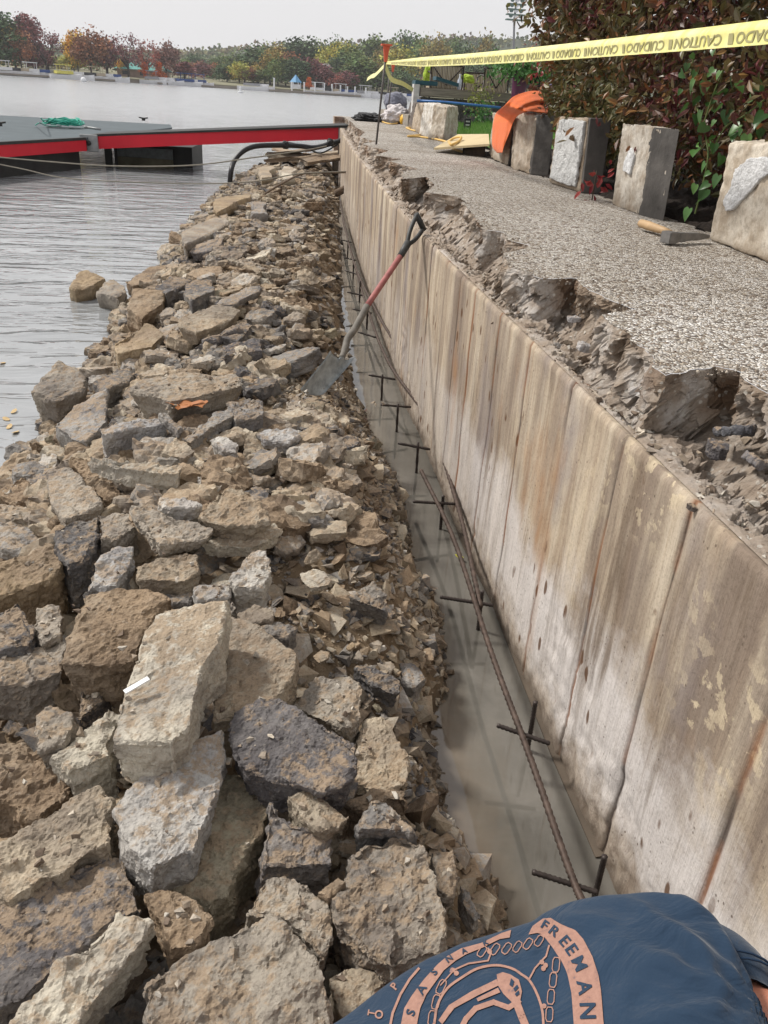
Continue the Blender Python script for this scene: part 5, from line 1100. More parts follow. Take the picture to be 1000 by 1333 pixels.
YG = mat_leaf('weed_leaf', [(0, (.16, .20, .05)), (1, (.30, .30, .08))])
sprig(625, 128, 13.5, 260, .05, YG, 'yellow green weeds growing in front of the patio wall', 'plant', 'weeds', .11)
sprig(628, 147, 13.2, 160, .06, LEAFG, 'green seedlings at the foot of the patio wall', 'plant', 'weeds', .09)

# ---------------------------------------------------------------- floating dock, walkway, hose, ropes
REDP = simple('red_painted_beam', (.55, .015, .03), .5, var=.12, scale=2); DECKM = simple('grey_deck', (.095, .115, .125), .9, var=.2, scale=2, bump=.002)
DARK = simple('dark_wet_frame', (.028, .028, .026), .6, var=.6, scale=3); GREYP = simple('galvanised_plate', (.30, .31, .31), .5, metal=.3, var=.3); ALG = simple('algae_timber', (.13, .12, .075), .8, var=.5, scale=4)
DK = empty('floating_dock', (-4, 17, 0), 'low floating dock with a grey deck and a red edge on dark floats', 'dock')
dz = .50; dp = [Pz(0, 185, dz), Pz(112, 179, dz), Pz(224, 166, dz), Pz(222, 162, dz), Pz(0, 150, dz)]
d0 = dp[0] + (dp[0] - dp[1]).normalized() * 5; d4 = dp[4] + (dp[4] - dp[3]).normalized() * 5
top_ = [d0, dp[1], dp[2], dp[3], d4]
def prism(name, poly, z0, z1, mat, parent):
    bm = bmesh.new(); bm_hexa(bm, [Vector((p.x, p.y, z0)) for p in poly], [Vector((p.x, p.y, z1)) for p in poly]); bmesh.ops.recalc_face_normals(bm, faces=bm.faces[:]); return adopt(obj_bm(name, bm, mat), parent)
prism('deck', top_, dz - .03, dz, DECKM, DK)
c_ = sum(top_, Vector()) / 5; prism('frame', [c_ + (p - c_) * .985 for p in top_], dz - .20, dz - .031, DARK, DK)
def beam(name, p, q, z0, z1, th, mat, parent, zq0=None, zq1=None):
    n = (q - p).cross(Vector((0, 0, 1))).normalized() * th; zq0 = z0 if zq0 is None else zq0; zq1 = z1 if zq1 is None else zq1
    bm = bmesh.new(); bm_hexa(bm, [Vector((p.x, p.y, z0)) + n, Vector((q.x, q.y, zq0)) + n, Vector((q.x, q.y, zq0)) - n, Vector((p.x, p.y, z0)) - n], [Vector((p.x, p.y, z1)) + n, Vector((q.x, q.y, zq1)) + n, Vector((q.x, q.y, zq1)) - n, Vector((p.x, p.y, z1)) - n]); bmesh.ops.recalc_face_normals(bm, faces=bm.faces[:])
    o = obj_bm(name, bm, mat); return adopt(o, parent) if parent else o
e1 = dp[1] + Vector((-.02, -.06, 0)); e0 = d0 + Vector((-.02, -.06, 0)); beam('red_edge', e0, e1, dz - .205, dz - .035, .03, REDP, DK)
beam('rub_rail', e0, e1, dz - .034, dz + .008, .04, DARK, DK)
dd_ = (dp[1] - d0).normalized(); nrm_ = Vector((-dd_.y, dd_.x, 0))
prism('float', [d0 + nrm_ * .1, dp[1] + nrm_ * .1 - dd_ * .1, dp[1] + nrm_ * 1.2, d0 + nrm_ * 1.2], -.3, dz - .201, DARK, DK)
f0, f1 = Pz(150, 214, .0), Pz(251, 219, 0); fb = Vector((.1, 1.3, 0)); prism('float', [f0, f1, f1 + fb, f0 + fb], -.3, .36, DARK, DK)
f0, f1 = Pz(155, 214, .0) + Vector((0, -.05, 0)), Pz(226, 219, 0) + Vector((0, -.04, 0)); beam('float_board', f0, f1, .15, .32, .02, simple('grey_board', (.15, .17, .17), .8, var=.4), DK); beam('float_board', f0, f1, -.05, .145, .02, ALG, DK)
for px in (60, 20, 140):
    p = Pz(px, 208, .1); bm = bmesh.new(); bm_box(bm, p.x, p.y + .15, .12, .12, .1, .5); adopt(obj_bm('float_post', bm, DARK), DK)
# cleats, net, rod on the deck
for px, py in ((0, 164), (187, 157)):
    p = Pz(px, py, dz); CL = empty('cleat', p, 'black dock cleat at the left edge of the photo' if px == 0 else 'small dock cleat on the far edge of the deck', 'cleat')
    bm = bmesh.new(); bm_tube(bm, catmull([p + Vector((-.11, 0, .07)), p + Vector((0, 0, .055)), p + Vector((.11, 0, .07))], 4), .016, 8); adopt(obj_bm('horn', bm, DARK, smooth=True), CL); bm = bmesh.new(); bm_box(bm, p.x, p.y, dz + .03, .08, .04, .06); adopt(obj_bm('base', bm, DARK), CL)
NET = simple('green_line', (.03, .33, .24), .6); bm = bmesh.new(); rs = random.Random(6)
for k in range(26):
    c = Pz(rs.uniform(74, 100), 163.5, dz + .04); a0 = rs.uniform(0, 6); rr = rs.uniform(.10, .30); bm_tube(bm, [c + Vector((math.cos(a0 + t * .7) * rr, math.sin(a0 + t * .7) * rr * 1.0, .02 + .13 * abs(math.sin(t * .8 + a0)) * rs.random())) for t in range(8)], .011, 5)
bm_tube(bm, catmull([Pz(80, 164, dz + .02), Pz(62, 164, dz + .02), Pz(52, 160, dz + .2), Pz(46, 163, dz + .03)], 5), .009, 5)
tag(obj_bm('rope_tangle', bm, NET, smooth=True), 'tangle of bright green line lying on the grey dock deck', 'rope')
tag(tube('rod', [Pz(110, 165, dz + .02), Pz(130, 168, dz + .02)], .022, GREYP), 'short grey rod lying on the dock beside the green line', 'rod')
# sloping walkway with red side beams
WK = empty('walkway', (-.5, 16, .5), 'red sided walkway sloping from the wall down to the floating dock', 'walkway')
wa, wb = Py(118, 178, 15.9), Py(441, 164, 15.3); wa2, wb2 = Py(118, 194, 15.9), Py(441, 181, 15.3)
off = Vector((.10, 1.15, 0)); 
beam('red_beam', wa, wb, wa2.z, wa.z, .03, REDP, WK, wb2.z, wb.z); beam('red_beam', wa + off, wb + off, wa2.z, wa.z, .03, REDP, WK, wb2.z, wb.z)
beam('beam_end', wb + Vector((.01, 0, 0)), Py(462, 163, 15.2), wb2.z, wb.z, .032, GREYP, WK, wb2.z + .03, wb.z)
mid = off * .5; beam('deck', wa + mid, Py(462, 163, 15.2) + mid, wa.z + .002, wa.z + .035, .60, DARK, WK, wb.z + .002, wb.z + .035)
c = Py(116, 186, 15.82); bm = bmesh.new(); bm_box(bm, c.x, 15.83, c.z, .30, .05, .27); bevel_bm(bm, .01); adopt(obj_bm('hinge_plate', bm, GREYP), WK)
bm = bmesh.new(); bm_tube(bm, [(c.x, 15.75, c.z), (c.x, 15.95, c.z)], .04, 12); adopt(obj_bm('hinge_pin', bm, DARK, smooth=True), WK)
PIPE = simple('black_hose', (.018, .018, .02), .45)
tag(tube('hose', catmull([Py(301, 224, 13.6) - Vector((.03, 0, .2)), Py(301, 222, 13.6), Py(306, 208, 13.8), Py(318, 196, 13.9), Py(335, 190, 14), Py(365, 189, 14.1), Py(390, 190, 14.3), Py(410, 192, 14.4), Py(430, 187, 14.4), Py(452, 180, 14.4)], 8), .038, PIPE), 'thick black hose curving from the walkway down into the lake', 'hose')
tag(tube('cable', catmull([Py(352, 188, 14.2), Py(378, 186, 14.3), Py(400, 193, 14.3), Py(418, 199, 14.3), Py(440, 188, 14.4)], 8), .012, PIPE), 'thin black cable hanging below the red walkway', 'cable')
for q in ((372, 189), (430, 186)):
    p = Py(*q, 14.15); blob('hose_clamp', p, .06, .05, .07, PIPE, 'black clamp on the thick hose under the walkway', 'clamp', int(p.x * 9), .2)['group'] = 'clamps on the thick hose'
ROPE = simple('grey_rope', (.24, .22, .18), .9)
tag(tube('rope', catmull([Py(-30, 202, 13.0), Py(60, 210, 13.0), Py(150, 216, 12.9), Py(250, 215, 13), Py(330, 205, 13), Py(400, 195, 13.2), Py(425, 190, 13.5)], 8), .009, ROPE), 'upper mooring rope sagging in front of the dock', 'rope')
tag(tube('rope', catmull([Py(-30, 208, 11.5), Py(30, 220, 11.5), Py(80, 231, 11.4), Py(150, 236, 11.3), Py(250, 239, 11.2), Py(330, 236, 11.1), Py(390, 226, 11.1), Py(455, 223, 11.2)], 8), .007, ROPE), 'lower mooring rope running across the water to the end of the heap', 'rope')
BR = simple('driftwood', (.14, .10, .07), .9, bump=.004)
tag(tube('branch', catmull([Pz(330, 262, .25), Pz(365, 240, .45), Pz(395, 226, .5), Pz(425, 225, .5), Pz(458, 224, .55)], 6), [.012] * 25, BR), 'thin bare branch lying over the far end of the heap', 'branch')
tag(tube('stump', [Pz(437, 252, .22), Pz(449, 246, .28)], [.05, .05], BR), 'short stub of log by the wall at the far end of the heap', 'log')
bm = bmesh.new()
rs = random.Random(8)
for k in range(9):
    c = Pz(rs.uniform(378, 448), rs.uniform(192, 212), rs.uniform(.3, .5)); bm_box(bm, c.x, c.y, c.z, rs.uniform(.5, 1.0), rs.uniform(.3, .5), .05, Euler((rs.uniform(-.15, .15), rs.uniform(-.2, .2), rs.uniform(-.4, .6))))
bmesh.ops.subdivide_edges(bm, edges=bm.edges[:], cuts=4); bm.normal_update()
me_ = bpy.data.meshes.new('slab_heap'); bm.to_mesh(me_); bm.free(); carve_mesh(me_, .04, 5, 3); tag(link_mesh('slab_heap', me_, RUBBLE), 'dark layered slabs heaped under the wall end of the walkway', 'rubble', kind='stuff')

# ---------------------------------------------------------------- far shore
def SH(px, d=0):   # shoreline point at a pixel column, d metres behind the water's edge
    y = 85.8 + px * .0664 + np.interp(px, [0, 250, 540], [11.6, 9.9, 9.4]); p = Pz(px, float(y), 0); r_ = Vector((p.x, p.y, 0)).normalized(); return Vector((p.x, p.y, 0)) + r_ * d
FARG = simple('far_grass', (.20, .19, .12), .95, var=.4, scale=.12)
bm = bmesh.new(); cols = list(range(-300, 1300, 40)); prev = None
for px in cols:
    q = SH(px); r_ = q.normalized(); row = [bm.verts.new(q + r_ * d + Vector((0, 0, z))) for d, z in ((0, -.4), (.2, .7), (15, 1.2), (60, 2.5), (200, 5), (1500, 8))]
    if prev:
        for k in range(5): bm.faces.new((prev[k], row[k], row[k + 1], prev[k + 1]))
    prev = row
tag(obj_bm('far_shore', bm, FARG), kind='structure')
HILL = simple('wooded_hill', (.075, .09, .055), .95, var=.5, scale=.05)
def hills(D, prof, seed, lab):
    pxs = np.linspace(-250, 1250, 150); tops = np.interp(pxs, *zip(*prof)); V = []; 
    for px, ty in zip(pxs, tops):
        r_ = ray(px, ty); k = D / math.hypot(r_.x, r_.y); top = CAM + r_ * k; top.z += 1.6 * float(fbm(px * .13, 0 * px, 0, seed)); dr = Vector((r_.x, r_.y, 0)).normalized()
        V += [Vector((top.x, top.y, 0)) - dr * 90 + Vector((0, 0, 1)), Vector((top.x, top.y, top.z * .7)) - dr * 40, top, Vector((top.x, top.y, 0)) + dr * 120]
    V = np.array(V); n = len(pxs); F = [(i * 4 + k, (i + 1) * 4 + k, (i + 1) * 4 + k + 1, i * 4 + k + 1) for i in range(n - 1) for k in range(3)]
    tag(link_mesh('hills', mesh_np('hills', V, F, True), HILL), kind='structure')
    g = np.random.default_rng(seed); m = 9000; pxr = g.uniform(-200, 1100, m); u = g.random(m) ** .6; ty = np.interp(pxr, *zip(*prof)); P_ = []
    for px, t_, uu in zip(pxr, ty, u):
        r_ = ray(px, t_); k = (D - 70 * (1 - uu)) / math.hypot(r_.x, r_.y); q = CAM + r_ * k; P_.append((q.x, q.y, q.z * uu * (.9 + .12 * g.random()) + 1))
    P_ = np.array(P_); pts = (P_[:, None, :] + g.normal(size=(m, 9, 3)) * np.array([2.5, 2.5, 1.3])).reshape(-1, 3); V, Fq = leaf_cloud(pts, np.array([0, -1, 1.]), 2.2, seed, .9)
    o = link_mesh('far_woods', mesh_np('far_woods', V, Fq), FARLEAF); tag(o, lab, 'woods', kind='stuff')
FARLEAF = M('far_foliage', .9); FARLEAF.col(FARLEAF.ramp(FARLEAF.noise(.035, 4, .7), [(.3, (.07, .11, .055)), (.45, (.11, .15, .065)), (.55, (.20, .18, .075)), (.63, (.13, .065, .05)), (.72, (.07, .10, .05))])); FARLEAF = FARLEAF.m
hills(560, [(-250, 58), (0, 70), (60, 68), (130, 73), (230, 72), (300, 68), (340, 64), (450, 62), (540, 58), (600, 50), (650, 52), (800, 60), (1250, 80)], 3, 'distant autumn woods on the hills beyond the lake')

def mat_far_tree():
    m = M('tree_foliage', .85); c = m.mix(1.0, m.objcol(), m.ramp(m.island(), [(0, .55), (.5, 1.0), (1, 1.55)]), 'MULTIPLY'); n = m.noise(.45, 4, .6)
    m.col(m.mix(m.ramp(n, [(.42, 0), (.62, .55)]), c, m.mix(1.0, c, (1.5, .9, .6), 'MULTIPLY'))); return m.m
FT = mat_far_tree(); FTRUNK = simple('far_trunk', (.055, .045, .04), .9)
def crown(kind, seed):
    g = np.random.default_rng(seed); rs = random.Random(seed); C_ = []
    if kind == 'round':
        for k in range(34): v = g.normal(size=3); v /= np.linalg.norm(v); C_.append((v * np.array([.36, .36, .33]) * g.uniform(.3, 1) + [0, 0, .60], g.uniform(.10, .17), 75))
    elif kind == 'tall':
        for k in range(34): t = g.random(); C_.append((np.array([g.normal() * .16, g.normal() * .16, .22 + .72 * t]) * [1 - .4 * t, 1 - .4 * t, 1], g.uniform(.09, .15), 75))
    elif kind == 'airy':
        for k in range(36): v = g.normal(size=3); v /= np.linalg.norm(v); C_.append((v * np.array([.44, .44, .36]) * g.uniform(.6, 1) + [0, 0, .62], g.uniform(.06, .10), 30))
    else:
        for k in range(30): t = g.random() ** .7; C_.append((np.array([g.normal() * .20 * (1 - t) + .02, g.normal() * .20 * (1 - t), .10 + .85 * t]), g.uniform(.08, .12), 75))
    pts = np.concatenate([c + g.normal(size=(n, 3)) * s * .55 for c, s, n in C_]); V, Fq = leaf_cloud(pts, np.array([0, -.6, .8]), .038 if kind == 'airy' else .052, seed, .9)
    me = mesh_np('crown', V, Fq); me.materials.append(FT); bm = bmesh.new(); bm_tube(bm, [(0, 0, -.02), (.01, 0, .25), (.0, .01, .62)], [.024, .018, .006], 6)
    for c, s, n in C_[:18 if kind == 'airy' else 9]: c = Vector(c); bm_tube(bm, catmull([(0, 0, rs.uniform(.18, .35)), (c.x * .45, c.y * .45, .25 + c.z * .3), tuple(c)], 3), [.012, .011, .010, .008, .006, .004, .003], 4)
    tm = bpy.data.meshes.new('trunk'); bm.to_mesh(tm); bm.free(); tm.materials.append(FTRUNK); return me, tm
KIND = {k: [crown(k, 10 * i + j) for j in range(3)] for i, k in enumerate(('round', 'tall', 'airy', 'shrub'))}
TC = {'green': (0.125, 0.194, 0.069), 'dgreen': (0.075, 0.131, 0.062), 'olive': (0.250, 0.225, 0.081), 'gold': (0.525, 0.375, 0.062), 'purple': (0.188, 0.088, 0.094), 'rust': (0.288, 0.150, 0.088), 'red': (0.250, 0.094, 0.075), 'orange': (0.525, 0.150, 0.037), 'yg': (0.375, 0.400, 0.100), 'grey': (0.188, 0.125, 0.112)}
ti = 0
def tree(px, topy, wpx, kind, colr, d, label, group=None):
    global ti; ti += 1; b = SH(px, d); b.z = .8 + d * .02; t_ = Vector((b.x, b.y, 0)); r_ = ray(px, topy); k = math.hypot(b.x, b.y) / math.hypot(r_.x, r_.y); h = (CAM + r_ * k).z - b.z
    W_ = wpx / F_PX * math.hypot(b.x, b.y) * (1.25 if group else 1.08); cm, tm = KIND[kind][ti % 3]; root = empty('tree', b, label, 'tree', group, rz=rnd.uniform(0, 6))
    wn_ = {'round': .95, 'tall': .62, 'airy': 1.05, 'shrub': .62}[kind]
    for nm, me in (('crown', cm), ('trunk', tm)):
        o = bpy.data.objects.new(nm, me); COL.objects.link(o); o.parent = root; o.scale = (W_ / wn_, W_ / wn_, h); v = rnd.uniform(.85, 1.15); c = TC[colr]; o.color = (c[0] * v, c[1] * v, c[2] * v, 1)
for a in [(0, 18, 46, 'tall', 'dgreen', 8, 'tall dark green tree at the left edge of the photo'), (22, 30, 34, 'tall', 'olive', 14, 'olive green tree behind the rust coloured one at far left'),
          (30, 42, 34, 'round', 'rust', 4, 'rusty orange round tree near the left edge'), (47, 22, 30, 'tall', 'purple', 8, 'tall narrow dark purple tree at far left'), (62, 34, 44, 'airy', 'purple', 3, 'thin branching purple tree right of the tall narrow one'),
          (103, 40, 30, 'round', 'gold', 10, 'golden yellow tree behind the brown round one'), (120, 38, 46, 'round', 'rust', 3, 'dark rust brown round tree left of the pavilion'), (140, 46, 32, 'round', 'purple', 5, 'dark maroon tree right of the rust brown round one'),
          (168, 43, 50, 'airy', 'purple', 2, 'spreading open branched maroon tree left of the green roofed pavilion'), (193, 52, 38, 'airy', 'red', 2, 'reddish open tree in front of the pavilion'), (217, 52, 32, 'round', 'grey', 6, 'faded greyish red tree at the right end of the pavilion'),
          (160, 76, 14, 'round', 'gold', 12, 'little golden tree behind the maroon trees'), (190, 82, 12, 'shrub', 'orange', 1, 'small orange sapling in front of the pavilion'), (208, 82, 14, 'shrub', 'orange', 2, 'second small orange sapling at the pavilion corner'),
          (395, 46, 0, 'round', 'dgreen', 60, None)]:
    if a[2]: tree(*a)
    else: tree(390, 48, 60, 'round', 'dgreen', 60, 'big dark green round tree rising above the middle of the far shore')
G_ = 'mixed trees along the far shore'
for px, ty, wd, kind, colr, d in [(240,76,26,'round','green',70),(262,80,20,'round','rust',60),(255,70,24,'round','dgreen',110),(285,72,26,'round','green',90),(296,82,22,'tall','dgreen',20),(312,80,22,'round','yg',15),(305,68,30,'round','green',80),(330,60,44,'round','dgreen',30),(352,66,36,'round','olive',20),(345,58,40,'round','green',60),(366,56,36,'round','olive',40),(372,68,30,'round','rust',18),(362,74,30,'round','green',12),(384,76,30,'tall','dgreen',12),(405,76,34,'round','purple',14),(412,56,32,'round','green',60),(428,60,34,'round','yg',40),(440,54,36,'round','yg',50),(432,50,30,'round','dgreen',90),(425,84,30,'round','purple',12),(446,76,30,'tall','dgreen',25),(456,58,40,'round','green',30),(470,74,34,'tall','green',12),(452,92,26,'round','purple',8),(440,98,22,'round','red',6),(485,48,34,'tall','green',80),(500,58,34,'round','olive',50),(490,80,30,'round','olive',14),(520,58,44,'round','yg',22),(508,86,36,'round','green',10),(525,92,34,'round','dgreen',8),(540,46,40,'round','green',70),(530,42,40,'round','dgreen',100),(560,48,36,'round','olive',60),(580,46,36,'round','green',80),(596,56,30,'round','dgreen',40),(622,46,36,'round','olive',70),(640,58,30,'round','dgreen',60),(585,74,50,'round','green',20),(620,74,50,'round','dgreen',20),(650,70,50,'round','olive',25),(680,62,50,'round','green',40),(700,66,50,'round','dgreen',40)]:
    nm = {'green': 'green', 'dgreen': 'dark green', 'olive': 'olive', 'yg': 'yellow green', 'rust': 'rusty brown', 'purple': 'dark purple', 'red': 'red'}[colr]
    tree(px, ty, wd, kind, colr, d, nm + ' tree among the mixed autumn trees on the far shore', G_)
tree(402, 101, 9, 'shrub', 'orange', 3, 'small bright orange tree beside the blue roofed gazebo')

rsb = random.Random(77)
for k in range(64):
    px = rsb.uniform(232, 640) if k < 52 else rsb.uniform(-5, 150); hh = rsb.uniform(13, 26); tree(px, 85.8 + px * .0664 - hh + rsb.uniform(-2, 4), rsb.uniform(18, 34), 'round' if k % 3 else 'shrub', rsb.choice(['green', 'dgreen', 'olive', 'green', 'rust', 'yg', 'purple']), rsb.uniform(16, 45), 'low bushy tree in the undergrowth of the far shore', 'undergrowth along the far shore')

# buildings
def at_shore(px, d): b = SH(px, d); b.z = .8 + d * .02; return b, math.atan2(-b.x, b.y)
def hz(px, py, b): r_ = ray(px, py); k = math.hypot(b.x, b.y) / math.hypot(r_.x, r_.y); return (CAM + r_ * k).z
WINM = simple('far_window', (.03, .035, .045), .3)
def house(px, d, wpx, eavey, ridgey, wallc, roofc, label, name='house', dep=8, wins=3, rows_=1, hip=True):
    b, rz = at_shore(px, d); W_ = wpx / F_PX * b.xy.length; ez = hz(px, eavey, b) - b.z; rzh = hz(px, ridgey, b) - b.z; r_ = empty(name, b, label, 'building', rz=rz)
    def add(nm, bm, mat, par=None): o = obj_bm(nm, bm, mat); o.parent = par or r_; return o
    bm = bmesh.new(); bm_box(bm, 0, dep / 2, ez / 2 - .5, W_, dep, ez + 1); w0 = add('wall', bm, simple(name + '_wall', wallc, .9, var=.2, scale=1)); ov = .6
    bm = bmesh.new(); i_ = W_ * (.25 if hip else .5 - .001); v = [bm.verts.new(p) for p in ((-W_ / 2 - ov, -ov, ez), (W_ / 2 + ov, -ov, ez), (W_ / 2 + ov, dep + ov, ez), (-W_ / 2 - ov, dep + ov, ez), (-(W_ / 2 - (W_ * .22 if hip else 0)), dep / 2, rzh), ((W_ / 2 - (W_ * .22 if hip else 0)), dep / 2, rzh))]
    for f in ((0, 1, 5, 4), (1, 2, 5), (2, 3, 4, 5), (3, 0, 4), (3, 2, 1, 0)): bm.faces.new([v[k] for k in f])
    add('roof', bm, simple(name + '_roof', roofc, .7, var=.15, scale=1))
    for rr in range(rows_):
        for k in range(wins):
            x_ = -W_ / 2 + W_ * (k + .5) / wins; z_ = ez * (rr + .55) / rows_; bm = bmesh.new(); bm_box(bm, x_, -.03, z_, W_ / wins * .42, .1, ez / rows_ * .45); add('window', bm, WINM)
    return r_
house(188, 9, 56, 91, 80, (.36, .27, .22), (.10, .30, .27), 'long brown pavilion with a pale green roof among the maroon trees', 'pavilion', 9, 3)
house(278, 45, 20, 90, 84, (.40, .17, .13), (.22, .12, .10), 'red brick house with pale windows among trees on the far shore', 'house', 9, 3, 2)
house(428, 22, 30, 96, 82, (.17, .15, .14), (.16, .15, .145), 'house with a steep grey roof half hidden by trees', 'house', 12, 2, 1, False)
b, rz = at_shore(385, 1.5); GZ = empty('gazebo', b, 'little white gazebo with a blue pointed roof on the far shore', 'gazebo', rz=rz); w_ = 13 / F_PX * b.xy.length; e_ = hz(385, 107, b) - b.z; t_ = hz(385, 97, b) - b.z
for k in range(6):
    a = k * math.pi / 3; bm = bmesh.new(); bm_box(bm, math.cos(a) * w_ * .42, math.sin(a) * w_ * .42, e_ / 2, .22, .22, e_); o = obj_bm('post', bm, simple('white_paint', (.72, .73, .75), .7)); o.parent = GZ
bm = bmesh.new(); bmesh.ops.create_cone(bm, segments=6, radius1=w_ * .62, radius2=.05, depth=t_ - e_, matrix=Matrix.Translation((0, 0, (e_ + t_) / 2))); o = obj_bm('roof', bm, simple('blue_roof', (.10, .28, .48), .6)); o.parent = GZ
bm = bmesh.new(); bm_box(bm, 0, 0, .5, w_ * .8, w_ * .8, .9); o = obj_bm('railing', bm, bpy.data.materials['white_paint']); o.parent = GZ

# sea wall, jetties, posts, boats
SW = simple('sea_wall', (.23, .20, .17), .9, var=.3, scale=.5); bm = bmesh.new(); prev = None
for px in range(-60, 720, 20):
    q = SH(px, -1.2); n = q.normalized(); row = [bm.verts.new(q + n * a + Vector((0, 0, z))) for a, z in ((0, -.5), (0, .55), (1.4, .55), (1.4, -.5))]
    if prev:
        for k in range(3): bm.faces.new((prev[k], row[k], row[k + 1], prev[k + 1]))
    prev = row
tag(obj_bm('sea_wall', bm, SW), 'low brown sea wall and dock edge along the far shore', 'wall')
WH = simple('white_hull', (.68, .68, .70), .4, var=.1, scale=2); CANV = {}
def boat(px, d, L_, label, cc, group, tower=False):
    q = SH(px, -d); r_ = empty('boat', q, label, 'boat', group, rz=math.atan2(-q.x, q.y) + rnd.uniform(-.4, .4)); bm = bmesh.new(); rows_ = []
    for t, wd, zt in ((-.5, .16, .75), (-.3, .18, .72), (.1, .18, .78), (.35, .11, .9), (.5, .01, 1.05)):
        rows_.append([bm.verts.new((L_ * t, L_ * wd * s, z)) for s, z in ((-1, zt), (-.75, -.1), (.75, -.1), (1, zt))])
    for a, c in zip(rows_[:-1], rows_[1:]):
        for k in range(4): bm.faces.new((a[k], a[(k + 1) % 4], c[(k + 1) % 4], c[k]))
    bm.faces.new(rows_[0]); bmesh.ops.recalc_face_normals(bm, faces=bm.faces[:]); o = obj_bm('hull', bm, WH); o.parent = r_
    key = 'canvas_' + cc; m_ = bpy.data.materials.get(key) or simple(key, {'blue': (.03, .07, .22), 'dark': (.03, .03, .035), 'white': (.65, .65, .66), 'tan': (.40, .33, .24), 'yellow': (.60, .55, .12), 'grey': (.28, .28, .30)}[cc], .8)
    bm = bmesh.new(); bm_box(bm, -.05 * L_, 0, 1.15, L_ * .5, L_ * .24, .5); o = obj_bm('cover', bm, m_); o.parent = r_
    if tower:
        bm = bmesh.new(); bm_box(bm, -.05 * L_, 0, 2.45, L_ * .42, L_ * .26, .12)
        for sx in (-.2, .12):
            for sy in (-.11, .11): bm_box(bm, L_ * sx, L_ * sy, 1.8, .07, .07, 1.3)
        o = obj_bm('canopy', bm, m_); o.parent = r_
cc = ['white', 'dark', 'tan', 'white', 'blue', 'grey', 'white']
for i, px in enumerate([6, 17, 30, 43, 56, 70, 84, 101, 116, 128, 140, 151, 200, 210, 221, 232, 240, 249, 262, 330, 343, 415, 424, 434, 445, 455, 466, 477, 489, 500, 512, 522, 534]):
    boat(px, 3.0 if px < 300 else 2.5, rnd.uniform(5, 7.2), 'small covered boat moored among others along the far shore', cc[i % 7], 'boats moored along the far shore', i % 3 == 0)
boat(86, 5, 6.5, 'boat with a yellow cover standing higher than its neighbours at far left', 'yellow', None, True); boat(243, 5, 7.5, 'boat with a dark blue canopy moored near the channel marker', 'blue', None, True)
WP = bpy.data.materials['white_paint']
for px, h_ in [(357, 3.2), (380, 2.2), (396, 2.4), (410, 2.6), (422, 2.6), (432, 2.4), (443, 2.2), (452, 1.9), (462, 2.0), (476, 1.9)]:
    q = SH(px, -3.5); bm = bmesh.new(); bm_tube(bm, [(q.x, q.y, -.5), (q.x, q.y, h_ * .55 + .8)], .16, 8); bm_tube(bm, [(q.x, q.y, h_ * .55 + .8), (q.x, q.y, h_ * .55 + 1.0)], .2, 8); tag(obj_bm('mooring_post', bm, WP), 'white mooring post standing off the far shore', 'post', 'white mooring posts off the far shore')
for x0, x1 in ((350, 470), (-40, 150), (205, 300)):
    a, b_ = SH(x0, -4.2), SH(x1, -4.2); bm = bmesh.new(); n_ = 10
    for k in range(n_):
        p, q = SH(x0 + (x1 - x0) * k / n_, -4.2), SH(x0 + (x1 - x0) * (k + 1) / n_, -4.2); nn = p.normalized() * .7
        bm_hexa(bm, [p - nn + Vector((0, 0, .1)), q - nn + Vector((0, 0, .1)), q + nn + Vector((0, 0, .1)), p + nn + Vector((0, 0, .1))], [p - nn + Vector((0, 0, .42)), q - nn + Vector((0, 0, .42)), q + nn + Vector((0, 0, .42)), p + nn + Vector((0, 0, .42))])
    tag(obj_bm('jetty', bm, SW), {350: 'jetty with white posts in the middle of the far shore', -40: 'boat jetty under the trees at the left edge', 205: 'boat jetty right of the pavilion'}[x0], 'jetty')
q = Pz(313, 121, 0); bm = bmesh.new(); bm_tube(bm, [(q.x, q.y, -.1), (q.x, q.y, .2), (q.x, q.y, .25), (q.x, q.y, .9)], [.45, .45, .16, .12], 10); tag(obj_bm('buoy', bm, WP), 'small white channel marker floating off the far shore', 'buoy')
q = Pz(109, 106.5, 0); blob('buoy', (q.x, q.y, .25), .45, .45, .45, WP, 'white round buoy floating near the left part of the far shore', 'buoy', 2, .02)

# stadium light
D = 175; base = Py(668, 130, D); t0 = Py(669.6, 26, D); t1 = Py(673.5, -8, D); LP = empty('light_pole', (base.x, D, 1.0), 'tall thin floodlight pole rising behind the patio', 'light pole')
GRN = simple('green_grey_metal', (.10, .16, .14), .6); bm = bmesh.new(); bm_tube(bm, [(base.x, D, 1.0), tuple(t0), tuple(t1)], [.26, .2, .15], 8); adopt(obj_bm('pole', bm, simple('grey_pole', (.20, .20, .21), .6)), LP)
for k in range(6):
    c = t0.lerp(t1, k / 5); bm = bmesh.new(); bm_box(bm, c.x, D - .4, c.z, 3.5, 1.3, .22); o = adopt(obj_bm('cross_arm', bm, GRN), LP)
    for s in (-1.0, 0.0, 1.0):
        if k < 5:
            bm = bmesh.new(); c2 = c + Vector((0, 0, .62)); bm_tube(bm, [(c2.x + s * .95 - .0, D - .9, c2.z), (c2.x + s * .95, D - .3, c2.z)], [.36, .28], 10); adopt(obj_bm('lamp', bm, WP if s == 0 else GRN), LP)

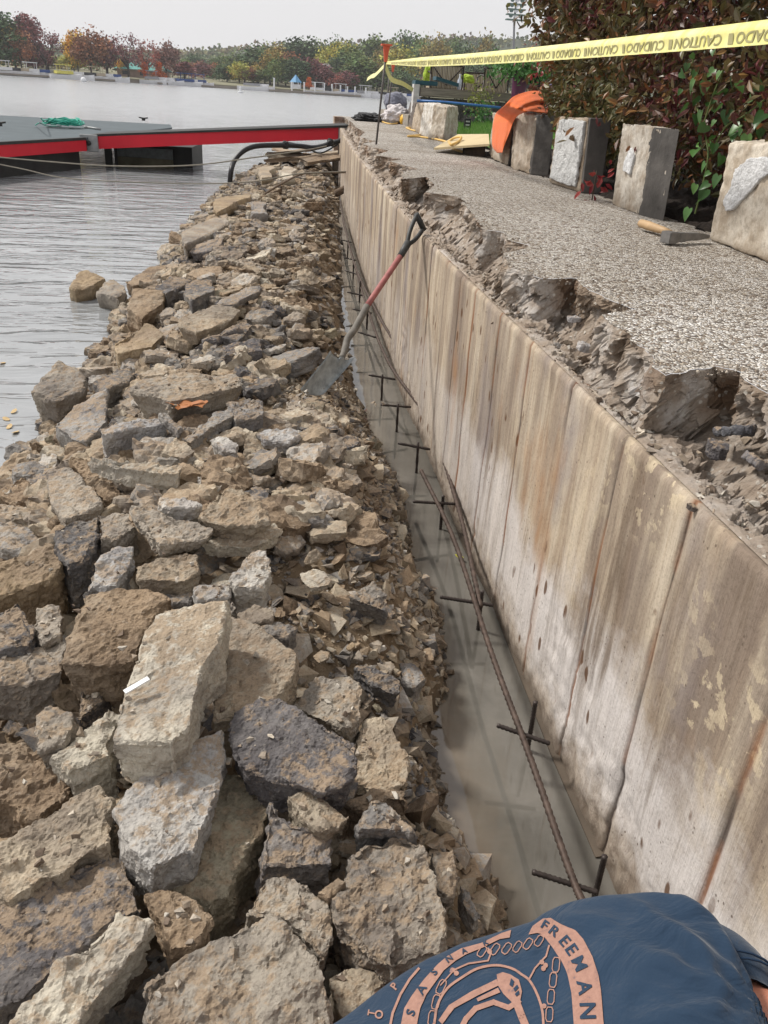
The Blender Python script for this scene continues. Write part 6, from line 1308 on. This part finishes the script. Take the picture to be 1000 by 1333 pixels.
# ---------------------------------------------------------------- air
bm = bmesh.new(); bm_box(bm, 0, 300, 19, 1500, 840, 46); hz_ = obj_bm('haze', bm, None); HAZE = bpy.data.materials.new('haze'); HAZE.use_nodes = True; ht = HAZE.node_tree; ht.nodes.clear()
ho = ht.nodes.new('ShaderNodeOutputMaterial'); hv = ht.nodes.new('ShaderNodeVolumePrincipled'); hv.inputs['Color'].default_value = (.96, .975, 1, 1); hv.inputs['Density'].default_value = .00035; hv.inputs['Anisotropy'].default_value = .3; ht.links.new(hv.outputs[0], ho.inputs['Volume'])
hz_.data.materials.append(HAZE); tag(hz_, kind='stuff')

# ---------------------------------------------------------------- the bending worker in the foreground
NAVY = M('navy_cotton', .95); n = NAVY.noise(11, 5, .6); n2 = NAVY.noise(420, 2, .5)
NAVY.col(NAVY.mix(NAVY.ramp(n, [(.35, .45), (.65, 0)]), (.015, .034, .064), (.010, .023, .046))); NAVY.b.inputs['Sheen Weight'].default_value = .12
nb_ = NAVY.bump(NAVY.noise(1, 4, .55, NAVY.map((9, 16, 14)), .8), .02, .6); NAVY.bump(n2, .0006, .6, nb_); NAVY = NAVY.m
SKIN = M('skin', .5); SKIN.col(SKIN.mix(SKIN.noise(20, 5), (.52, .22, .14), (.42, .17, .11))); SKIN.b.inputs['Subsurface Weight'].default_value = .15; SKIN.b.inputs['Subsurface Radius'].default_value = (.02, .008, .004); SKIN.bump(SKIN.noise(180, 4), .001); SKIN = SKIN.m
JEANS = mat_cloth('jeans', (.05, .065, .10), .6); HAIRM = simple('dark_hair', (.035, .022, .014), .7, bump=.004, scale=80); BOOT = simple('rubber_boot', (.03, .028, .022), .5)
def skin_obj(name, joints, edges, mat, parent, levels=2):
    me = bpy.data.meshes.new(name); me.from_pydata([j[0] for j in joints], edges, []); o = bpy.data.objects.new(name, me); COL.objects.link(o)
    sk = o.modifiers.new('s', 'SKIN'); sk.use_smooth_shade = True
    for i, j in enumerate(joints):
        r = j[1]; me.skin_vertices[0].data[i].radius = (r, r) if not isinstance(r, tuple) else r
    me.skin_vertices[0].data[0].use_root = True
    sb = o.modifiers.new('b', 'SUBSURF'); sb.levels = levels; sb.render_levels = levels
    out = evaluated(o, name); bpy.data.objects.remove(o); return out
def limbs(bm, joints, edges):
    def rad(r): return (r + 0.0) if not isinstance(r, tuple) else (r[0] + r[1]) / 2
    for p_, r in joints: bmesh.ops.create_icosphere(bm, subdivisions=3, radius=rad(r), matrix=Matrix.Translation(p_))
    for a, b in edges:
        pa, pb, ra, rb = joints[a][0], joints[b][0], rad(joints[a][1]), rad(joints[b][1]); bm_tube(bm, [pa, pa.lerp(pb, .25), pa.lerp(pb, .5), pa.lerp(pb, .75), pb], [ra * .97, ra * .8 + rb * .2, (ra + rb) * .5, ra * .2 + rb * .8, rb * .97], 16)
PR = empty('person', (.30, -.05, 0), 'person in a navy blue t-shirt with a faded orange print bending over the trench', 'person')
J = {'pel': Vector((.16, -.16, .72)), 'sp1': Vector((.19, .0, .71)), 'sp2': Vector((.225, .16, .68)), 'chest': Vector((.26, .29, .635)), 'neck': Vector((.285, .41, .555)), 'nk2': Vector((.29, .445, .50)), 'head': Vector((.29, .455, .43)), 'head2': Vector((.285, .45, .35)),
     'shR': Vector((.405, .315, .655)), 'elR': Vector((.60, .17, .585)), 'wrR': Vector((.625, .27, .36)), 'shL': Vector((.105, .33, .60)), 'elL': Vector((.0, .27, .52)), 'wrL': Vector((.12, .38, .50)),
     'hipR': Vector((.27, -.19, .70)), 'knR': Vector((.47, -.10, .42)), 'anR': Vector((.50, -.22, .04)), 'hipL': Vector((.07, -.17, .70)), 'knL': Vector((.06, .0, .42)), 'anL': Vector((.18, -.20, .36))}
Jn = list(J); joints = [(J['pel'], .12), (J['sp1'], .11), (J['sp2'], .115), (J['chest'], .12), (J['neck'], .06), (J['nk2'], .055), (J['head'], .085), (J['head2'], .075), (J['shR'], .060), (J['elR'], .042), (J['wrR'], .028), (J['shL'], .055), (J['elL'], .042), (J['wrL'], .028), (J['hipR'], .085), (J['knR'], .058), (J['anR'], .040), (J['hipL'], .085), (J['knL'], .058), (J['anL'], .040)]
joints += [(Pd(925, 1300, .945), .040), (Pd(975, 1345, .915), .042), (Pd(1060, 1380, .90), .038)]
E_ = [(0, 1), (1, 2), (2, 3), (3, 4), (4, 5), (5, 6), (6, 7), (3, 8), (8, 20), (20, 21), (21, 22), (22, 9), (9, 10), (3, 11), (11, 12), (12, 13), (0, 14), (14, 15), (15, 16), (0, 17), (17, 18), (18, 19)]
bm = bmesh.new(); limbs(bm, joints, E_)
# hands: palm, four fingers and a thumb per hand
def hand(wr, fwd, out):
    fwd = fwd.normalized(); out = (out - fwd * out.dot(fwd)).normalized(); side_ = fwd.cross(out).normalized()
    pj = [(wr, (.026, .020)), (wr + fwd * .04, (.036, .017)), (wr + fwd * .085, (.038, .015))]; limbs(bm, [(wr, .024), (wr + fwd * .05 + side_ * .018, .021), (wr + fwd * .05 - side_ * .018, .021), (wr + fwd * .085 + side_ * .022, .016), (wr + fwd * .085 - side_ * .022, .016)], [(0, 1), (0, 2), (1, 2), (1, 3), (2, 4), (3, 4)])
    for k, ln in enumerate((.070, .080, .074, .058)):
        b = wr + fwd * .085 + side_ * ((k - 1.5) * .019); d1 = (fwd - out * .25).normalized(); d2 = (fwd * .5 - out * .85).normalized(); p1 = b + d1 * ln * .45; p2 = p1 + d2 * ln * .33; p3 = p2 + (d2 - fwd * .4).normalized() * ln * .25
        limbs(bm, [(b - fwd * .02, .009), (b, .009), (p1, .0085), (p2, .008), (p3, .0068)], [(0, 1), (1, 2), (2, 3), (3, 4)])
    b = wr + fwd * .03 - side_ * .03; d = (fwd * .6 - side_ * .7 - out * .3).normalized(); p1 = b + d * .035; p2 = p1 + (fwd - out * .5).normalized() * .03
    limbs(bm, [(b + side_ * .015, .011), (b, .011), (p1, .010), (p2, .008)], [(0, 1), (1, 2), (2, 3)])
hand(J['wrR'], Vector((0, .25, -1)), Vector((1, 0, .1))); hand(J['wrL'], Vector((.3, .3, -1)), Vector((-1, 0, .1)))
# face features on the bowed head (face looks to the trench: -z, chin towards the chest)
hc = (J['head'] + J['head2']) / 2; fdir = Vector((0, -1, -.15)).normalized()
bm_tube(bm, [hc + fdir * .070 + Vector((0, 0, .01)), hc + fdir * .105 + Vector((0, 0, -.02))], [.010, .014], 8)
for s in (-1, 1):
    bmesh.ops.create_uvsphere(bm, u_segments=10, v_segments=8, radius=.013, matrix=Matrix.Translation(hc + fdir * .078 + Vector((s * .030, 0, -.035 + .02)))); bmesh.ops.create_uvsphere(bm, u_segments=10, v_segments=8, radius=.022, matrix=Matrix.Translation(hc + Vector((s * .085, 0, .0))) @ Matrix.Diagonal((.4, .8, 1.2, 1)))
bm_box(bm, hc.x, (hc + fdir * .083).y, hc.z + .045, .045, .012, .010)
me = remesh(bm, .004, 'body', 3)
bm = bmesh.new(); bm.from_mesh(me); seen = set(); best_ = []; n_isl = []
for v in bm.verts:
    if v in seen: continue
    st_ = [v]; comp = []; seen.add(v)
    while st_:
        q = st_.pop(); comp.append(q)
        for e in q.link_edges:
            o2 = e.other_vert(q)
            if o2 not in seen: seen.add(o2); st_.append(o2)
    n_isl.append(len(comp)); best_ = comp if len(comp) > len(best_) else best_
print('ISLANDS', sorted(n_isl)[-12:]); bs_ = set(best_); bmesh.ops.delete(bm, geom=[v for v in bm.verts if v not in bs_], context='VERTS'); bm.to_mesh(me); bm.free()
o = link_mesh('body', me, SKIN); adopt(o, PR)
bm = bmesh.new(); bmesh.ops.create_icosphere(bm, subdivisions=4, radius=1, matrix=Matrix.Translation(hc + Vector((0, .018, -.012))) @ Matrix.Diagonal((.098, .100, .118, 1)))
for v in list(bm.verts):
    if (v.co - hc).dot(fdir) > .045 or v.co.z > hc.z + .085: bm.verts.remove(v)
adopt(obj_bm('hair', bm, HAIRM, smooth=True), PR)
# trousers and boots
bm = bmesh.new(); sc = 1.14
limbs(bm, [(J['pel'], .142), (J['sp1'], .120), (J['hipR'], .10), (J['knR'], .074), (J['anR'] + Vector((0, 0, .05)), .058), (J['hipL'], .10), (J['knL'], .074), (J['anL'] + Vector((0, .02, .03)), .058)], [(0, 1), (0, 2), (2, 3), (3, 4), (0, 5), (5, 6), (6, 7)])
me = remesh(bm, .009, 'jeans', 2); carve_mesh(me, .006, 9, 5); adopt(link_mesh('jeans', me, JEANS), PR)
for a in ('anR', 'anL'):
    p = J[a]; bm = bmesh.new(); limbs(bm, [(p + Vector((0, 0, .14)), .060), (p + Vector((0, 0, -.01)), .052), (p + Vector((.01, .09, -.045)), (.048, .036)), (p + Vector((.015, .18, -.06)), (.045, .026))], [(0, 1), (1, 2), (2, 3)]); adopt(link_mesh('boot', remesh(bm, .008, 'boot', 2), BOOT), PR)
# the shirt: torso shell and sleeves fused, back surface fitted to the real silhouette
def shirt_bm():
    bm = bmesh.new()
    def ell(c, r, ax=None):
        m = Matrix.Translation(c) @ (ax.to_4x4() if ax else Matrix()) @ Matrix.Diagonal((*r, 1)); bmesh.ops.create_icosphere(bm, subdivisions=4, radius=1, matrix=m)
    return bm, ell
def frame(c, ax, rt):   # columns: across, along the spine, outwards
    a = ax.normalized(); r = (rt - a * rt.dot(a)).normalized(); o = r.cross(a); return Matrix((r, a, o)).transposed()
CONT = [(375, 1360), (435, 1322), (497, 1276), (557, 1242), (612, 1217), (655, 1202), (690, 1192), (710, 1178), (740, 1166), (790, 1158), (850, 1154), (890, 1164), (925, 1190), (950, 1235), (962, 1280), (966, 1300)]
DEP = [.93, .935, .94, .945, .95, .95, .95, .945, .93, .915, .905, .90, .90, .89, .88, .875]
ctrl = catmull([Pd(x, y, d) for (x, y), d in zip(CONT, DEP)], 5)
# rows fan from the far contour back over the dome of the back towards the hips
hipL_, hipR_ = Vector((-.03, -.16, .74)), Vector((.36, -.16, .76)); NR = 46; rowsS = []
nC = len(ctrl)
for i, p in enumerate(ctrl):
    u = i / (nC - 1); h_ = hipL_.lerp(hipR_, u); row = []
    for k in range(NR):
        t = k / (NR - 1)
        q = p.lerp(h_, t); dome = math.sin(math.pi * min(1, t * .92 + .0)) ** .62; edge = (math.sin(math.pi * (.04 + .92 * u))) ** .55
        q = q + Vector((0, 0, 1)) * (.072 * dome * edge + .02 * math.sin(math.pi * u) * math.sin(math.pi * t) ) + Vector((0, .0, 0))
        row.append(q)
    under = []
    for k in range(1, 12):
        t = k / 11; q = p.lerp(Vector((.19 + (u - .5) * .26, .30, .56)), t ** .8); q.z -= .035 * math.sin(math.pi * t); under.append(q)
    rowsS.append(under[::-1] + row)
bm = bmesh.new(); G = [[bm.verts.new(p) for p in row] for row in rowsS]
for i in range(len(G) - 1):
    for k in range(len(G[0]) - 1): bm.faces.new((G[i][k], G[i + 1][k], G[i + 1][k + 1], G[i][k + 1]))
bmesh.ops.smooth_vert(bm, verts=[v for v in bm.verts if not v.is_boundary], factor=.5, use_axis_x=True, use_axis_y=True, use_axis_z=True)
bmesh.ops.subdivide_edges(bm, edges=bm.edges[:], cuts=1, use_grid_fill=True, smooth=.3); bm.normal_update()
bv0 = BVHTree.FromBMesh(bm); FOLDS = []
for f_, am_ in (([(948,1288),(900,1225),(830,1180)],.007),([(940,1296),(870,1250),(790,1222)],.006),([(936,1302),(860,1285),(790,1290)],.006),([(930,1312),(880,1318),(820,1345)],.006),([(958,1262),(935,1205),(890,1170)],.006),([(712,1184),(730,1195),(790,1200)],.007),([(690,1197),(700,1212),(690,1240)],.006),([(640,1212),(650,1240),(700,1262)],.004),([(810,1170),(850,1178),(905,1185)],.005),([(560,1250),(600,1270),(640,1330)],.004),([(800,1320),(830,1270),(880,1240)],.005),([(500,1290),(540,1300),(570,1345)],.004)):
    hp_ = []
    for q_ in f_:
        h_ = bv0.ray_cast(CAM, ray(*q_))
        if h_[0]: hp_.append(h_[0])
    if len(hp_) > 1: FOLDS.append((catmull(hp_, 5), am_))
for v in bm.verts:      # drapes and creases pulling towards the right armhole
    q = v.co; ad_ = (q - Vector((.40, .30, q.z))).length; s_ = math.atan2(q.y - .33, q.x - .42)
    w_ = .0055 * math.sin(s_ * 17 + ad_ * 10) * max(0, 1 - ad_ / .22) * min(1, ad_ / .05) + .006 * noise.noise(Vector((q.x * 9, q.y * 14, q.z * 9))) + .0012 * noise.noise(q * 30) - .006 * abs(noise.noise(Vector((q.x * 14 + q.y * 9, q.y * 5, 3))))
    for pl_, am_ in FOLDS:
        d_ = min((q - (a_ + (b_ - a_) * max(0, min(1, (q - a_).dot(b_ - a_) / (b_ - a_).length_squared)))).length for a_, b_ in zip(pl_[:-1], pl_[1:])); w_ += .5 * am_ * (math.exp(-(d_ / .007) ** 2) - .45 * math.exp(-((d_ - .014) / .008) ** 2))
    v.co = q + Vector((0, 0, 1)) * w_
SHM = bpy.data.meshes.new('shirt'); bmesh.ops.recalc_face_normals(bm, faces=bm.faces[:]); bm.to_mesh(SHM)
bvh = BVHTree.FromBMesh(bm); bm.free(); SHM.polygons.foreach_set('use_smooth', [True] * len(SHM.polygons))
SH_O = link_mesh('shirt', SHM, NAVY); adopt(SH_O, PR); SH_PI = Matrix()
# sleeve of the right arm with its hem
def ring_tube(name, pts, rads, mat, parent, seg=28):
    bm = bmesh.new(); bm_tube(bm, pts, rads, seg, False)
    for v in bm.verts: v.co += Vector((noise.noise(v.co * 16), noise.noise(v.co * 16 + Vector((5, 0, 0))), noise.noise(v.co * 16 + Vector((0, 5, 0))))) * .004
    o = obj_bm(name, bm, mat, None, smooth=True); return adopt(o, parent)
a0 = Pd(905, 1262, .945); a1 = Pd(934, 1335, .90); a1 = Pd(950, 1330, .89); a2 = Pd(985, 1385, .86)
ring_tube('sleeve', catmull([Pd(870, 1235, .985), Pd(905, 1280, .955), Pd(938, 1322, .925), Pd(958, 1345, .905)], 6), [.050 + .016 * math.sin(math.pi * min(1, k / 16)) for k in range(19)], NAVY, PR)
hc0 = Pd(949, 1334, .915); hd = (Pd(958, 1345, .905) - Pd(905, 1280, .955)).normalized()
for q in (0, .011): 
    bm = bmesh.new(); c0 = Pd(944, 1328, .92) + hd * q; ax1 = hd.cross(Vector((0, 0, 1))).normalized(); ax2 = hd.cross(ax1); pts = [c0 + (ax1 * math.cos(a) + ax2 * math.sin(a)) * .0655 for a in [k * math.pi / 16 for k in range(33)]]; bm_tube(bm, pts, .0012, 5); adopt(obj_bm('hem_stitch', bm, simple('navy_stitch', (.015, .035, .07), .9), smooth=True), PR)
bm = bmesh.new(); bm.from_mesh(skin_obj('arm', [(Pd(925, 1300, .945), .040), (Pd(975, 1345, .915), .042), (Pd(1060, 1380, .90), .038), (J['elR'] + Vector((.02, .0, .02)), .036)], [(0, 1), (1, 2), (2, 3)], SKIN, None)); bm.free()
# the print, pressed on to the cloth
PRINT = M('faded_print', .9); pn = PRINT.noise(160, 5, .7); PRINT.col(PRINT.ramp(pn, [(.30, (.16, .11, .11)), (.40, (.27, .15, .115)), (.7, (.34, .195, .15))])); PRINT = PRINT.m
def press(polys, off, name, mat, step=5.0):
    bm = bmesh.new()
    for pl in polys:
        vs = [bm.verts.new((x, y, 0)) for x, y in pl]
        try: bm.faces.new(vs)
        except ValueError: continue
    bmesh.ops.triangulate(bm, faces=bm.faces[:])
    for _ in range(5):
        es = [e for e in bm.edges if e.calc_length() > step]
        if not es: break
        bmesh.ops.subdivide_edges(bm, edges=es, cuts=1); bmesh.ops.triangulate(bm, faces=[f for f in bm.faces if len(f.verts) > 3])
    bad = []
    for v in bm.verts:
        r_ = ray(v.co.x, v.co.y); hit = bvh.ray_cast(CAM, r_)
        if hit[0] is None: bad.append(v); continue
        n_ = hit[1] if hit[1].dot(r_) < 0 else -hit[1]; v.co = hit[0] + n_ * off
    bmesh.ops.delete(bm, geom=bad, context='VERTS'); o_p = obj_bm(name, bm, mat, smooth=True); o_p.parent = SH_O; o_p.matrix_parent_inverse = Matrix.Translation(PR.location).inverted() @ Matrix(); o_p.matrix_parent_inverse = SH_PI; return o_p
rb_o = [(689,1218),(694,1207),(708,1197),(718,1196),(732,1204),(750,1212),(760,1224),(772,1246),(780,1270),(784,1294),(787,1333),(784,1400),(774,1450)]
rb_i = [(700,1216),(704,1217),(708,1220),(712,1224),(720,1234),(726,1243),(732,1252),(737,1262),(740,1270),(745,1294),(748,1333),(745,1395),(738,1440)]
def strip(a, b): return [[a[i], a[i + 1], b[i + 1], b[i]] for i in range(len(a) - 1)]
lb_o = [(666,1212),(654,1216),(627,1229),(601,1236),(583,1246),(570,1257),(552,1277),(537,1297),(527,1314),(523,1333),(518,1390)]
lb_i = [(664,1222),(651,1224),(629,1235),(607,1244),(594,1252),(579,1264),(568,1279),(555,1297),(548,1314),(544,1333),(540,1388)]
press(strip(rb_o, rb_i) + strip(lb_o, lb_i), .0012, 'print_banner', PRINT)
def line(pts, w):
    out = []; P2 = [Vector((x, y)) for x, y in pts]
    for a, b in zip(P2[:-1], P2[1:]):
        n = (b - a).normalized(); n = Vector((-n.y, n.x)) * w * .5; e = (b - a).normalized() * w * .3; out.append([tuple(a - e + n), tuple(b + e + n), tuple(b + e - n), tuple(a - e - n)])
    return out
ringp = [(560,1390),(563,1350),(566,1333),(570,1310),(583,1288),(603,1273),(623,1262),(647,1258),(667,1262),(680,1270),(690,1278),(700,1296),(706,1314),(708,1333),(708,1380)]
rp = [(p.x, p.y) for p in catmull([Vector((a, b, 0)) for a, b in ringp], 4)]
press(line(rp, 3.2), .0012, 'print_ring', PRINT)
def link(cx, cy, w, h, ang):
    pts = []; 
    for a, b in ((-.5, -.3), (-.3, -.5), (.3, -.5), (.5, -.3), (.5, .3), (.3, .5), (-.3, .5), (-.5, .3), (-.5, -.3)):
        x, y = a * w, b * h; pts.append((cx + x * math.cos(ang) - y * math.sin(ang), cy + x * math.sin(ang) + y * math.cos(ang)))
    return line(pts, 1.3)
ch = []
for cx, cy, an in [(725,1257,.1),(721,1277,.12),(718,1299,.08),(716,1322,.05),(714,1345,0),(575,1286,.45),(568,1306,.25),(563,1327,.1),(560,1350,.05)]: ch += link(cx, cy, 9, 19, an)
for cx, cy in [(628,1240),(645,1237),(660,1236),(674,1234),(688,1230),(702,1226)]: ch += link(cx, cy, 8, 15, .6)
ch += line([(587,1266), (610,1256), (636,1252), (640,1242), (636,1236)], 2.2) + line([(690,1275), (697,1262), (706,1252), (712,1246), (716,1232)], 2.2) + line([(574,1284), (590,1266)], 1.6)
for cx, cy in [(706,1254),(711,1258),(708,1262),(590,1264),(595,1268),(638,1240),(709,1311)]: ch.append([(cx + 3.4 * math.cos(a), cy + 3.4 * math.sin(a)) for a in [k * math.pi / 4 for k in range(8)]])
press(ch, .0012, 'print_chain', PRINT)
arm = [[(571,1330),(585,1310),(614,1292),(647,1276),(650,1284),(623,1297),(592,1314),(576,1335)], [(621,1301),(649,1287),(652,1293),(623,1305)], [(647,1270),(655,1267),(665,1270),(676,1277),(680,1292),(678,1303),(667,1306),(656,1295),(649,1284)],
       ]
arm += line([(596,1350),(607,1328),(620,1314),(643,1306),(663,1313),(676,1304)], 7) + line([(672,1304),(680,1325),(694,1360)], 10)
press(arm, .0012, 'print_arm', PRINT, 4)
press([[(666,1276),(670,1280),(668,1287),(664,1284)], [(669,1289),(674,1284),(676,1288),(671,1293)], [(671,1296),(676,1291),(677,1296),(673,1299)]], .0020, 'print_fingers', NAVY, 4)
def glyph(ch_, cx, cy, size, ang, sx=1.0):
    me_ = text_mesh(ch_, 1, .025); b2 = bmesh.new(); b2.from_mesh(me_); xs_ = [v.co.x for v in b2.verts]; ys_ = [v.co.y for v in b2.verts]; mx, my = (max(xs_) + min(xs_)) / 2, (max(ys_) + min(ys_)) / 2; hh = max(ys_) - min(ys_); out = []
    for f in b2.faces:
        q = []
        for v in f.verts:
            x, y = (v.co.x - mx) / hh * size * sx, -(v.co.y - my) / hh * size; q.append((cx + x * math.cos(ang) - y * math.sin(ang), cy + x * math.sin(ang) + y * math.cos(ang)))
        out.append(q)
    b2.free(); return out
for c_, x, y, s_, a in [('F', 711, 1206, 13, 34), ('R', 724, 1214, 14, 38), ('E', 737, 1227, 15, 50), ('E', 746, 1238, 16, 55), ('M', 756, 1256, 17, 64), ('A', 763, 1287, 19, 80), ('N', 767, 1318, 21, 88)]:
    press(glyph(c_, x, y, s_, R(a), 1.05), .0020, 'print_letter', NAVY, 6)
for c_, x, y, s_, a in [('S', 536, 1320, 12, -72), ('A', 549, 1290, 12, -58), ('S', 566, 1267, 10, -48), ('N', 585, 1250, 8, -35), ('A', 605, 1240, 7, -25), ('K', 633, 1229, 7, -24)]:
    press(glyph(c_, x, y, s_, R(a), 1.1), .0020, 'print_letter', NAVY, 6)
for c_, x, y, s_, a in [('T', 484, 1320, 9, -80), ('O', 494, 1322, 11, -75), ('P', 514, 1285, 10, -55)]:
    press(glyph(c_, x, y, s_, R(a), 1), .0012, 'print_letter', PRINT, 6)
press(line([(508,1340), (512,1320), (522,1296), (534,1276), (546,1262)], 3.2), .0012, 'print_stroke', PRINT); press(line([(486,1296), (498,1284), (514,1266)], 1.6), .0012, 'print_stroke', PRINT)
bpy.data.objects['person'].location = PR.location
